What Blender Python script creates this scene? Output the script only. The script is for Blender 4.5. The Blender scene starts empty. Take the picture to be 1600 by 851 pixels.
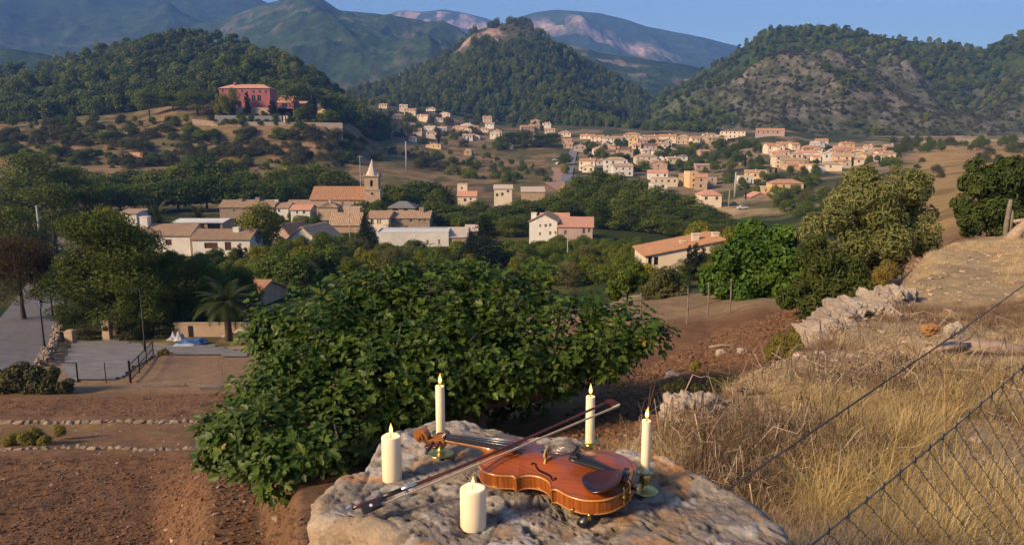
import bpy, math, random
import numpy as np
from mathutils import Vector, Matrix

# ------------------------------------------------------------------ camera
F_PX, CX, CY = 1150.0, 800.0, 425.5
PITCH = math.radians(9.65)
scene = bpy.context.scene
COL = scene.collection
cam_d = bpy.data.cameras.new('camera')
cam = bpy.data.objects.new('camera', cam_d); COL.objects.link(cam)
cam.location = (0, 0, 0)
cam.rotation_euler = (math.pi/2 - PITCH, 0, 0)
cam_d.sensor_width = 36.0
cam_d.lens = F_PX/1600.0*36.0
cam_d.clip_start = 0.05
cam_d.clip_end = 60000
scene.camera = cam
# ------------------------------------------------------------------ sky, sun, exposure
SUN_AZ, SUN_EL = math.radians(-124), math.radians(27)      # clockwise from +Y
world = bpy.data.worlds.new('World'); scene.world = world
world.use_nodes = True
wn = world.node_tree
bg = wn.nodes['Background']
sky = wn.nodes.new('ShaderNodeTexSky'); sky.sky_type = 'NISHITA'
sky.sun_disc = False
sky.sun_elevation = SUN_EL
sky.sun_rotation = SUN_AZ
sky.altitude = 200; sky.air_density = 1.0; sky.dust_density = 0.8; sky.ozone_density = 3.0
wn.links.new(sky.outputs[0], bg.inputs[0])
bg.inputs[1].default_value = 0.092
sun_d = bpy.data.lights.new('sun', 'SUN'); sun_d.energy = 5.0
sun_d.angle = math.radians(11.0); sun_d.color = (1.0, 0.725, 0.43)
sun = bpy.data.objects.new('sun', sun_d); COL.objects.link(sun)
sdir = Vector((math.sin(SUN_AZ)*math.cos(SUN_EL), math.cos(SUN_AZ)*math.cos(SUN_EL), math.sin(SUN_EL)))
sun.rotation_euler = sdir.to_track_quat('Z', 'Y').to_euler()
scene.view_settings.view_transform = 'Standard'
scene.view_settings.look = 'None'
scene.view_settings.exposure = 0.98
scene.view_settings.gamma = 1.0
scene.view_settings.use_curve_mapping = False
scene.render.engine = 'CYCLES'
cy_ = scene.cycles
cy_.use_denoising = True
cy_.max_bounces = 6; cy_.diffuse_bounces = 2; cy_.glossy_bounces = 3
cy_.transmission_bounces = 4; cy_.transparent_max_bounces = 6; cy_.volume_bounces = 0
cy_.sample_clamp_indirect = 6.0
cy_.use_adaptive_sampling = True

# ------------------------------------------------------------------ helpers
rng = np.random.default_rng(7)
random.seed(7)
FW = np.array([0, math.cos(PITCH), -math.sin(PITCH)])
UP = np.array([0, math.sin(PITCH), math.cos(PITCH)])
RT = np.array([1.0, 0, 0])

def ray(px, py):
    return FW + (px-CX)/F_PX*RT - (py-CY)/F_PX*UP
def tdep(py):                                   # tangent of depression of an image row
    return np.tan(PITCH + np.arctan((np.asarray(py, float)-CY)/F_PX))
def at(px, py, Y):                              # point on a pixel's ray at world depth Y
    d = ray(px, py); return d*(Y/d[1])
def at_z(px, py, z):
    d = ray(px, py); return d*(z/d[2])

def _hash(ix, iy, iz, seed):
    h = (ix.astype(np.int64)*374761393 + iy.astype(np.int64)*668265263 + iz.astype(np.int64)*2147483647 + seed*974634777) & 0xffffffff
    h = ((h ^ (h >> 13))*1274126177) & 0xffffffff
    h = (h ^ (h >> 16)) & 0xffffffff
    return h.astype(np.float64)/4294967295.0
def vnoise(p, seed=0):
    i = np.floor(p); f = p-i; f = f*f*f*(f*(f*6-15)+10)
    i = i.astype(np.int64); x, y, z = i[:, 0], i[:, 1], i[:, 2]
    r = 0
    for dx in (0, 1):
        wx = f[:, 0] if dx else 1-f[:, 0]
        for dy in (0, 1):
            wy = f[:, 1] if dy else 1-f[:, 1]
            for dz in (0, 1):
                wz = f[:, 2] if dz else 1-f[:, 2]
                r = r + wx*wy*wz*_hash(x+dx, y+dy, z+dz, seed)
    return r*2-1
def fbm(p, oct=4, seed=0, gain=0.5, lac=2.03):
    p = np.asarray(p, float); a, s, r = 1.0, 1.0, 0
    for k in range(oct):
        r = r + a*vnoise(p*s+k*17.3, seed+k); a *= gain; s *= lac
    return r
def worley(p, seed=0):
    p = np.asarray(p, float); c = np.floor(p).astype(np.int64); f1 = np.full(len(p), 9.); f2 = np.full(len(p), 9.); idv = np.zeros(len(p))
    for dx in (-1, 0, 1):
        for dy in (-1, 0, 1):
            for dz in (-1, 0, 1):
                q = c+np.array([dx, dy, dz]); h = [_hash(q[:, 0], q[:, 1], q[:, 2], seed+k*31) for k in range(4)]
                d = np.sqrt((q[:, 0]+h[0]-p[:, 0])**2+(q[:, 1]+h[1]-p[:, 1])**2+(q[:, 2]+h[2]-p[:, 2])**2)
                m = d < f1; f2 = np.where(m, f1, np.minimum(f2, d)); idv = np.where(m, h[3], idv); f1 = np.where(m, d, f1)
    return f1, f2, idv
def ridged(p, oct=4, seed=0):
    p = np.asarray(p, float); a, s, r = 1.0, 1.0, 0
    for k in range(oct):
        r = r + a*(1-np.abs(vnoise(p*s+k*9.1, seed+k))*2); a *= .5; s *= 2.07
    return r
def xy0(X, Y, s=1.0, z=0.0):
    return np.stack([np.ravel(X)*s, np.ravel(Y)*s, np.full(np.size(X), z)], -1)
def sstep(a, b, x):
    t = np.clip((np.asarray(x, float)-a)/(b-a), 0, 1); return t*t*(3-2*t)

def mesh(name, V, F, mats=(), midx=None, smooth=False, attrs=None, cols=None):
    """V (n,3); F: array (m,k) or list of arrays of different k"""
    V = np.asarray(V, np.float32)
    Fs = [np.asarray(a, np.int32) for a in (F if isinstance(F, list) else [F]) if len(a)]
    me = bpy.data.meshes.new(name)
    me.vertices.add(len(V)); me.vertices.foreach_set('co', V.ravel())
    loops = np.concatenate([a.ravel() for a in Fs])
    tot = np.concatenate([np.full(len(a), a.shape[1], np.int32) for a in Fs])
    start = np.concatenate([[0], np.cumsum(tot)[:-1]]).astype(np.int32)
    me.loops.add(len(loops)); me.loops.foreach_set('vertex_index', loops)
    me.polygons.add(len(tot)); me.polygons.foreach_set('loop_start', start)
    try: me.polygons.foreach_set('loop_total', tot)
    except Exception: pass
    me.polygons.foreach_set('use_smooth', np.full(len(tot), bool(smooth)))
    for m in mats: me.materials.append(m)
    if midx is not None: me.polygons.foreach_set('material_index', np.asarray(midx, np.int32))
    if attrs:
        for k, a in attrs.items():
            at_ = me.attributes.new(k, 'FLOAT', 'POINT'); at_.data.foreach_set('value', np.asarray(a, np.float32))
    if cols is not None:
        ca = me.color_attributes.new('col', 'FLOAT_COLOR', 'POINT')
        c4 = np.ones((len(V), 4), np.float32); c4[:, :3] = cols
        ca.data.foreach_set('color', c4.ravel())
    me.update(calc_edges=True); me.validate()
    return me

def link(name, me, parent=None, loc=None, rz=None, label=None, cat=None, group=None, kind=None):
    o = bpy.data.objects.new(name, me); COL.objects.link(o)
    if parent is not None: o.parent = parent
    if loc is not None: o.location = loc
    if rz is not None: o.rotation_euler = (0, 0, rz)
    if label: o['label'] = label
    if cat: o['category'] = cat
    if group: o['group'] = group
    if kind: o['kind'] = kind
    return o
def thing(name, label, cat, loc=(0, 0, 0), rz=0.0, group=None):
    o = link(name, None, None, loc, rz, label, cat, group); o.empty_display_size = .2
    return o

class MB:
    """collects shapes into one mesh"""
    def __init__(s): s.V = []; s.F = {}; s.n = 0
    def add(s, V, F, mi=0):
        V = np.asarray(V, float).reshape(-1, 3)
        for f in F:
            s.F.setdefault((len(f), mi), []).append([i+s.n for i in f])
        s.V.append(V); s.n += len(V); return s
    def addarr(s, V, F, mi=0):
        F = np.asarray(F, np.int64)+s.n
        s.F.setdefault((F.shape[1], mi), []).extend(F.tolist())
        s.V.append(np.asarray(V, float)); s.n += len(V); return s
    def box(s, x0, x1, y0, y1, z0, z1, mi=0):
        V = [(x, y, z) for z in (z0, z1) for y in (y0, y1) for x in (x0, x1)]
        return s.add(V, [(0, 2, 3, 1), (4, 5, 7, 6), (0, 1, 5, 4), (2, 6, 7, 3), (0, 4, 6, 2), (1, 3, 7, 5)], mi)
    def quad(s, a, b, c, d, mi=0): return s.add([a, b, c, d], [(0, 1, 2, 3)], mi)
    def tri(s, a, b, c, mi=0): return s.add([a, b, c], [(0, 1, 2)], mi)
    def tube(s, P, R, n=8, mi=0, cap=True, flat=None):
        V, F = tube_arr(P, R, n, cap, flat)
        s.add(V, F, mi); return s
    def lathe(s, prof, n=20, mi=0, c=(0, 0, 0)):
        prof = np.asarray(prof, float); a = np.linspace(0, 2*np.pi, n, endpoint=False)
        V = np.stack([prof[:, None, 0]*np.cos(a)+c[0], prof[:, None, 0]*np.sin(a)+c[1], prof[:, None, 1]+0*a+c[2]], -1).reshape(-1, 3)
        F = []
        for i in range(len(prof)-1):
            for j in range(n):
                k = (j+1) % n; F.append((i*n+j, i*n+k, (i+1)*n+k, (i+1)*n+j))
        F.append(tuple(range(n))[::-1]); F.append(tuple(range((len(prof)-1)*n, len(prof)*n)))
        return s.add(V, F, mi)
    def data(s, name, mats, smooth=False):
        V = np.concatenate(s.V) if s.V else np.zeros((0, 3)); Fs = []; mi = []
        for (k, m), f in s.F.items():
            Fs.append(np.array(f)); mi += [m]*len(f)
        return mesh(name, V, Fs, mats, mi, smooth)
    def obj(s, name, mats, parent=None, smooth=False, **kw):
        if not isinstance(mats, (list, tuple)): mats = [mats]
        return link(name, s.data(name, mats, smooth), parent, **kw)

def tube_arr(P, R, n=8, cap=True, flat=None):
    P = np.asarray(P, float); m = len(P)
    R = np.broadcast_to(np.asarray(R, float), (m,))
    T = np.gradient(P, axis=0); T /= np.linalg.norm(T, axis=1)[:, None]+1e-12
    ref = np.array([0, 0, 1.0]) if abs(T[0, 2]) < .9 else np.array([1.0, 0, 0])
    V = []
    a = np.linspace(0, 2*np.pi, n, endpoint=False)
    N = None
    for i in range(m):
        if N is None: N = np.cross(T[i], ref)
        else: N = N - T[i]*(N@T[i])
        N = N/(np.linalg.norm(N)+1e-12); B = np.cross(T[i], N)
        fl = 1.0 if flat is None else flat
        V.append(P[i]+R[i]*(np.cos(a)[:, None]*N+fl*np.sin(a)[:, None]*B))
    V = np.concatenate(V); F = []
    for i in range(m-1):
        for j in range(n):
            k = (j+1) % n; F.append((i*n+j, i*n+k, (i+1)*n+k, (i+1)*n+j))
    if cap:
        F.append(tuple(range(n))[::-1]); F.append(tuple(range((m-1)*n, m*n)))
    return V, F

# ------------------------------------------------------------------ materials
MATS = {}
def nt(name):
    m = bpy.data.materials.new(name); m.use_nodes = True
    t = m.node_tree; b = t.nodes['Principled BSDF']; MATS[name] = m
    return m, t, b
def nnode(t, typ, **kw):
    n = t.nodes.new(typ)
    for k, v in kw.items(): setattr(n, k, v)
    return n
def noise_n(t, scale, detail=4, rough=.55, vec=None):
    n = nnode(t, 'ShaderNodeTexNoise'); n.inputs['Scale'].default_value = scale
    n.inputs['Detail'].default_value = detail; n.inputs['Roughness'].default_value = rough
    if vec is not None: t.links.new(vec, n.inputs['Vector'])
    return n
def mixc(t, fac, a, b, mode='MIX'):
    n = nnode(t, 'ShaderNodeMix', data_type='RGBA', blend_type=mode)
    for sock, v in ((n.inputs[0], fac), (n.inputs[6], a), (n.inputs[7], b)):
        if isinstance(v, bpy.types.NodeSocket): t.links.new(v, sock)
        elif isinstance(v, (tuple, list)): sock.default_value = (*v[:3], 1)
        else: sock.default_value = v
    return n.outputs[2]
def ramp(t, fac, stops):
    n = nnode(t, 'ShaderNodeValToRGB'); t.links.new(fac, n.inputs[0])
    e = n.color_ramp.elements
    while len(e) < len(stops): e.new(.5)
    for el, (p, c) in zip(e, stops):
        el.position = p; el.color = (*c, 1) if not isinstance(c, (int, float)) else (c, c, c, 1)
    return n.outputs[0]
def add_bump(t, b, h, strength=.4, dist=.02):
    n = nnode(t, 'ShaderNodeBump'); n.inputs['Strength'].default_value = strength; n.inputs['Distance'].default_value = dist
    t.links.new(h, n.inputs['Height']); t.links.new(n.outputs[0], b.inputs['Normal'])
def objvec(t):
    return nnode(t, 'ShaderNodeTexCoord').outputs['Object']
def pmat(name, col, rough=.8, c2=None, scale=4, bump=0, bscale=None, bdist=.02, metal=0, spec=.3, rand=0, sss=0, coat=0, detail=5):
    if name in MATS: return MATS[name]
    m, t, b = nt(name); v = objvec(t)
    b.inputs['Roughness'].default_value = rough; b.inputs['Metallic'].default_value = metal
    b.inputs['Specular IOR Level'].default_value = spec; b.inputs['Coat Weight'].default_value = coat
    n = noise_n(t, scale, detail, .6, v)
    c2 = c2 or tuple(x*.7 for x in col)
    out = mixc(t, ramp(t, n.outputs[0], [(.3, 0.0), (.7, 1.0)]), col, c2)
    if rand:
        oi = nnode(t, 'ShaderNodeObjectInfo'); hs = nnode(t, 'ShaderNodeHueSaturation')
        mr = nnode(t, 'ShaderNodeMapRange'); t.links.new(oi.outputs['Random'], mr.inputs[0])
        mr.inputs[3].default_value = 1-rand; mr.inputs[4].default_value = 1+rand
        t.links.new(mr.outputs[0], hs.inputs['Value']); t.links.new(out, hs.inputs['Color']); out = hs.outputs[0]
    t.links.new(out, b.inputs['Base Color'])
    if sss:
        b.inputs['Subsurface Weight'].default_value = sss; b.inputs['Subsurface Radius'].default_value = (.02, .012, .006)
        b.inputs['Subsurface Scale'].default_value = .5
    if bump:
        nb = noise_n(t, bscale or scale*4, 6, .65, v); add_bump(t, b, nb.outputs[0], bump, bdist)
    return m
def leafmat(name, ca, cb, rough=.55, transl=.25, rand=.25, gloss=.35, cc=None, hue=True):
    """foliage: every leaf face carries 'rnd'; copies differ by object random"""
    m, t, b = nt(name)
    at_ = nnode(t, 'ShaderNodeAttribute', attribute_name='rnd')
    col = mixc(t, at_.outputs['Fac'], ca, cb)
    if cc is not None:
        col = mixc(t, ramp(t, at_.outputs['Fac'], [(.955, 0.0), (.965, 1.0)]), col, cc)
    oi = nnode(t, 'ShaderNodeObjectInfo'); hs = nnode(t, 'ShaderNodeHueSaturation')
    mr = nnode(t, 'ShaderNodeMapRange'); t.links.new(oi.outputs['Random'], mr.inputs[0])
    mr.inputs[3].default_value = 1-rand; mr.inputs[4].default_value = 1+rand
    t.links.new(mr.outputs[0], hs.inputs['Value'])
    mh = nnode(t, 'ShaderNodeMapRange'); t.links.new(oi.outputs['Random'], mh.inputs[0])
    mh.inputs[3].default_value = .497 if hue else .505; mh.inputs[4].default_value = .464 if hue else .495
    t.links.new(mh.outputs[0], hs.inputs['Hue'])
    t.links.new(col, hs.inputs['Color'])
    b.inputs['Roughness'].default_value = rough+.08; b.inputs['Specular IOR Level'].default_value = gloss*.6
    t.links.new(hs.outputs[0], b.inputs['Base Color'])
    tr = nnode(t, 'ShaderNodeBsdfTranslucent'); t.links.new(hs.outputs[0], tr.inputs[0])
    mx = nnode(t, 'ShaderNodeMixShader'); mx.inputs[0].default_value = transl
    t.links.new(b.outputs[0], mx.inputs[1]); t.links.new(tr.outputs[0], mx.inputs[2])
    t.links.new(mx.outputs[0], t.nodes['Material Output'].inputs[0])
    return m

BARK = pmat('bark', (.12, .085, .06), .95, (.05, .04, .03), 8, .6, 20)
STONE = pmat('stone', (.30, .235, .175), .95, (.17, .13, .10), 3, .7, 14, rand=.2)
METAL_DARK = pmat('dark_metal', (.035, .035, .04), .5, metal=.6)
GALV = pmat('galvanised_wire', (.16, .15, .15), .45, (.09, .085, .085), 40, metal=.7)
CONCRETE = pmat('concrete', (.36, .34, .32), .9, (.26, .25, .24), 2, .3, 20)
WOODGREY = pmat('grey_wood', (.24, .2, .16), .95, (.12, .1, .08), 6, .6, 30)
GLASS = pmat('window_glass', (.012, .014, .018), .12, (.02, .02, .025), 1, spec=.5)
SHUT = pmat('brown_shutter', (.09, .03, .022), .7, (.06, .022, .018), 5)
FRAME = pmat('window_frame', (.5, .46, .4), .7)
# ------------------------------------------------------------------ ground height
def ZY(*prs):                                   # (Y, image row) -> (Y, z)
    return [(Y, -Y*float(tdep(py))) for Y, py in prs]
NEARL = [(.5, -1.75), (2, -2.3), (4, -3.2), (7, -4.6), (10, -6.2)]
NEARM = [(.5, -1.7), (2, -1.95), (4, -2.5), (7, -3.4), (9.5, -4.05), (12, -4.5), (16, -5.3)]
LEFTF = [(14, 842), (17, 795), (20, 760), (23.6, 712), (24.2, 706), (30, 668), (31, 660), (38, 622), (45, 594), (55, 560), (63, 540), (75, 515), (100, 466), (140, 415), (170, 385), (200, 362), (240, 340)]
COLS = {
 -300: NEARL + ZY(*LEFTF, (300, 315), (400, 235), (520, 195), (900, 180), (9000, 215)),
 0: NEARL + ZY(*LEFTF, (300, 316), (350, 275), (400, 235), (440, 207), (480, 197), (560, 188), (1000, 180), (9000, 215)),
 200: NEARL + ZY(*LEFTF, (300, 318), (340, 285), (380, 255), (420, 222), (450, 198), (480, 185), (560, 170), (1000, 170), (9000, 215)),
 380: [(.5, -1.72), (2, -2.2), (4, -3.0), (7, -4.1)] + ZY((10, 782), (12, 752), (16, 738), (20, 722), (23.6, 708), (24.2, 703), (30, 668), (31, 660), (38, 622), (45, 594), (55, 560), (63, 540), (75, 512), (100, 463), (140, 412), (170, 388), (200, 368), (240, 340), (300, 318), (340, 290), (380, 262), (420, 225), (450, 192), (475, 167), (500, 160), (560, 155), (1000, 160), (9000, 215)),
 548: NEARM + [(20, -7.2), (30, -10.5), (45, -14), (70, -17.5), (100, -19.5), (150, -21.5)] + ZY((200, 366), (240, 338), (300, 305), (340, 288), (400, 262), (450, 230), (475, 205), (520, 195), (700, 185), (1000, 170), (9000, 215)),
 600: NEARM + [(20, -7.2), (30, -10.5), (45, -14), (70, -17.5), (100, -19.5), (150, -21.5)] + ZY((200, 368), (260, 332), (320, 292), (400, 264), (500, 242), (600, 217), (750, 192), (900, 167), (1100, 158), (9000, 215)),
 700: NEARM + [(20, -7.0), (30, -10), (45, -13.5), (70, -17), (100, -19.5), (150, -22)] + ZY((200, 372), (260, 335), (330, 300), (400, 276), (500, 255), (600, 232), (700, 211), (850, 184), (1000, 170), (9000, 215)),
 800: NEARM + [(20, -6.8), (30, -9), (45, -12), (70, -16), (100, -19.5), (150, -22)] + ZY((200, 376), (260, 340), (330, 308), (400, 281), (470, 262), (530, 248), (600, 232), (700, 212), (800, 200), (1000, 190), (9000, 215)),
 900: [(.5, -1.65), (2, -1.8), (4, -2.1), (7, -3.1)] + ZY((9, 690), (12, 625), (16, 568), (20, 530)) + [(28, -7.2), (45, -11), (70, -15.5), (100, -19), (150, -22)] + ZY((200, 378), (300, 325), (400, 282), (470, 262), (530, 246), (600, 228), (680, 213), (760, 202), (1000, 192), (9000, 215)),
 1000: [(.5, -1.65), (2, -1.8), (4, -2.0), (6, -2.5)] + ZY((8.5, 690), (11, 640), (16, 570), (20, 530), (25, 500), (32, 470)) + [(45, -9.5), (70, -14), (100, -17.5), (150, -21.5)] + ZY((200, 385), (300, 322), (380, 290), (440, 270), (500, 250), (560, 232), (620, 218), (700, 208), (1000, 196), (9000, 215)),
 1100: [(.5, -1.65), (2, -1.8), (4, -2.1), (6.5, -2.9)] + ZY((9, 660), (12, 600), (16, 555), (20, 520), (26, 485), (34, 458)) + [(50, -10.5), (75, -14.5), (100, -17), (150, -21.5)] + ZY((200, 384), (270, 345), (330, 312), (390, 285), (440, 268), (500, 248), (560, 230), (620, 215), (1000, 200), (9000, 215)),
 1200: [(.5, -1.65), (2, -1.8), (5, -2.4), (8, -3.4)] + ZY((11, 600), (15, 545), (20, 500), (26, 472), (32, 460)) + [(50, -10.5), (75, -14), (100, -16.5), (150, -20.5)] + ZY((200, 360), (260, 335), (300, 318), (350, 290), (400, 268), (450, 250), (500, 232), (540, 214), (600, 206), (1000, 202), (9000, 215)),
 1300: [(.5, -1.65), (4, -2.1), (8, -3.2), (12, -4.0), (18, -4.6), (24, -5.2), (34, -6.5), (60, -10), (100, -14)] + ZY((200, 330), (300, 300), (350, 282), (400, 268), (450, 255), (500, 240), (560, 225), (620, 217), (1000, 208), (9000, 215)),
 1400: [(.5, -1.65), (6, -2.0), (11, -2.9), (16, -3.8), (24, -4.6), (34, -5.4), (60, -7.5), (100, -9.5)] + ZY((170, 308), (300, 280), (400, 258), (480, 240), (560, 225), (640, 215), (1000, 208), (9000, 215)),
 1500: [(.5, -1.65), (6, -1.95), (11, -2.2), (20, -2.7), (24, -2.95), (34, -4.2), (60, -6), (100, -7.6)] + ZY((170, 298), (250, 275), (350, 255), (500, 230), (640, 215), (1000, 208), (9000, 215)),
 1650: [(.5, -1.62), (6, -1.9), (11, -2.15), (20, -2.6), (25, -2.9), (34, -3.8), (60, -5.2), (100, -6.6), (170, -8), (250, -8), (350, -6), (500, 0)] + ZY((640, 215), (1000, 208), (9000, 215)),
 1950: [(.5, -1.6), (6, -1.7), (11, -1.8), (20, -2.0), (34, -2.8), (60, -4), (100, -5), (170, -6), (250, -6), (350, -4), (500, 2)] + ZY((640, 213), (1000, 206), (9000, 215)),
}
for _c in (310, 455, 515): COLS[_c] = COLS[380][:-14]+ZY((200, 368), (240, 340), (300, 318), (340, 290), (380, 262), (420, 225), (450, 192), (463, 176), (475, 169), (500, 164), (560, 160), (1000, 160), (9000, 215)) if _c == 310 else NEARM + [(20, -7.2), (30, -10.5), (45, -14), (70, -17.5), (100, -19.5), (150, -21.5)] + ZY((200, 367), (240, 339), (300, 312), (340, 289), (380, 262), (420, 225), (450, 193), (463, 178), (475, 170), (500, 165), (560, 160), (1000, 160), (9000, 215))
_lg = np.linspace(math.log(.3), math.log(9500), 900)
_cpx = np.array(sorted(COLS)); _tab = []
for c in _cpx:
    a = np.array(COLS[c]); z = np.interp(_lg, np.log(a[:, 0]), a[:, 1])
    k = np.exp(-np.linspace(-2, 2, 9)**2); k /= k.sum()
    _tab.append(np.convolve(np.pad(z, 4, mode='edge'), k, 'valid'))
_tab = np.array(_tab)

EDGE = np.array([(-2.0, -3.0), (-1.5, -1.0), (-1.15, .6), (-.85, 1.7), (-.4, 2.35), (.45, 2.75), (.95, 3.5), (1.2, 4.9), (2.0, 6.1), (3.35, 8.0), (6.1, 11.2), (8.6, 15.2), (11.3, 19.6), (16, 24), (30, 30)])
def bank_sd(X, Y):
    """signed distance to the bank's edge, positive on the bank (right-hand) side"""
    X = np.ravel(X); Y = np.ravel(Y); best = np.full(X.shape, 1e9); sg = np.zeros(X.shape)
    for (x0, y0), (x1, y1) in zip(EDGE[:-1], EDGE[1:]):
        dx, dy = x1-x0, y1-y0; L2 = dx*dx+dy*dy
        t = np.clip(((X-x0)*dx+(Y-y0)*dy)/L2, 0, 1)
        d = np.hypot(X-x0-t*dx, Y-y0-t*dy); s = (X-x0)*dy-(Y-y0)*dx
        m = d < best; best = np.where(m, d, best); sg = np.where(m, np.sign(s), sg)
    return best*sg

ROAD_PX = {}
def ground(X, Y, detail=True):
    X = np.ravel(np.asarray(X, float)); Y = np.ravel(np.asarray(Y, float))
    r = np.hypot(X, Y)+1e-6; th = np.arctan2(X, Y); lim = math.radians(58)
    tc = np.clip(th, -lim, lim); Ye = np.maximum(r*np.cos(tc), .31)
    px = np.clip(800+1133.7*np.tan(tc), _cpx[0], _cpx[-1]-1e-6)
    k = np.clip(np.searchsorted(_cpx, px, side='right')-1, 0, len(_cpx)-2)
    w = (px-_cpx[k])/(_cpx[k+1]-_cpx[k]); w = w*w*(3-2*w)
    q = np.clip((np.log(Ye)-_lg[0])/(_lg[1]-_lg[0]), 0, len(_lg)-1.001); qi = q.astype(int); qf = q-qi
    za = _tab[k, qi]*(1-qf)+_tab[k, qi+1]*qf; zb = _tab[k+1, qi]*(1-qf)+_tab[k+1, qi+1]*qf
    z = za*(1-w)+zb*w
    back = sstep(lim, math.radians(120), np.abs(th)); z = z*(1-back)+(-1.62-.01*r)*back
    near = r < 45
    if near.any():
        xn, yn = X[near], Y[near]; sd = bank_sd(xn, yn)
        wob = .35*fbm(xy0(xn, yn, .9), 3, 5)
        zb = -1.62-.052*np.hypot(xn*.5, yn)
        bl = sstep(-1.0, .25, sd+wob*.5)*(1-sstep(22, 30, yn))*(1-back[near])
        zn = z[near]; z[near] = zn+np.maximum(zb-zn, 0)*bl
    if detail:
        flat = 1-sstep(40, 45, Ye)*(1-sstep(90, 110, Ye))*(1-sstep(400, 460, px))
        amp = np.clip(.012*r, .015, 2.2)
        z = z + amp*fbm(xy0(X, Y, 1.0)/np.clip(r[:, None]*.18, .5, 40)**.999, 3, 11)*.35*(.25+.75*flat) if False else z
        z = z + .05*fbm(xy0(X, Y, .8), 3, 21)*np.clip(r/4, .3, 1)*flat + .55*fbm(xy0(X, Y, .035), 3, 22)*sstep(15, 120, r)*flat
        so = soil_mask(px, Ye)
        z = z + so*(.035*fbm(xy0(X, Y*2.2, 2.2), 3, 31))
    return z
def soil_mask(px, Ye):
    l = (1-sstep(400, 520, px))*(sstep(11, 13, Ye)*(1-sstep(23.5, 24.3, Ye))+sstep(31, 32, Ye)*(1-sstep(37, 41, Ye))*.7)
    r_ = sstep(820, 930, px)*sstep(8.5, 10.5, Ye)*(1-sstep(21, 25, Ye))
    return np.clip(l+r_, 0, 1)
def g1(x, y, detail=False): return float(ground([x], [y], detail)[0])
_RY = np.exp(np.linspace(math.log(1.2), math.log(1500), 700))
def hit(px, py, y0=1.2):
    """first ground point on a pixel's ray"""
    d = ray(px, py); Ys = _RY[_RY >= y0]; k = Ys/d[1]
    df = d[2]*k-ground(d[0]*k, Ys, False)
    i = np.where(df <= 0)[0]
    if len(i) == 0: i = len(Ys)-1
    else: i = i[0]
    if i > 0 and df[i] < 0:
        t = df[i-1]/(df[i-1]-df[i]); Y = Ys[i-1]+(Ys[i]-Ys[i-1])*t
    else: Y = Ys[i]
    p = d*(Y/d[1]); p[2] = g1(p[0], p[1]); return p
def in_poly(px, py, poly):
    px = np.asarray(px); py = np.asarray(py); ins = np.zeros(px.shape, bool); n = len(poly)
    for i in range(n):
        x0, y0 = poly[i]; x1, y1 = poly[(i+1) % n]
        c = ((y0 > py) != (y1 > py)) & (px < (x1-x0)*(py-y0)/((y1-y0) or 1e-9)+x0); ins ^= c
    return ins
def topix(P):
    P = np.asarray(P, float); zc = P@FW
    return CX+F_PX*(P@RT)/zc, CY-F_PX*(P@UP)/zc

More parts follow.
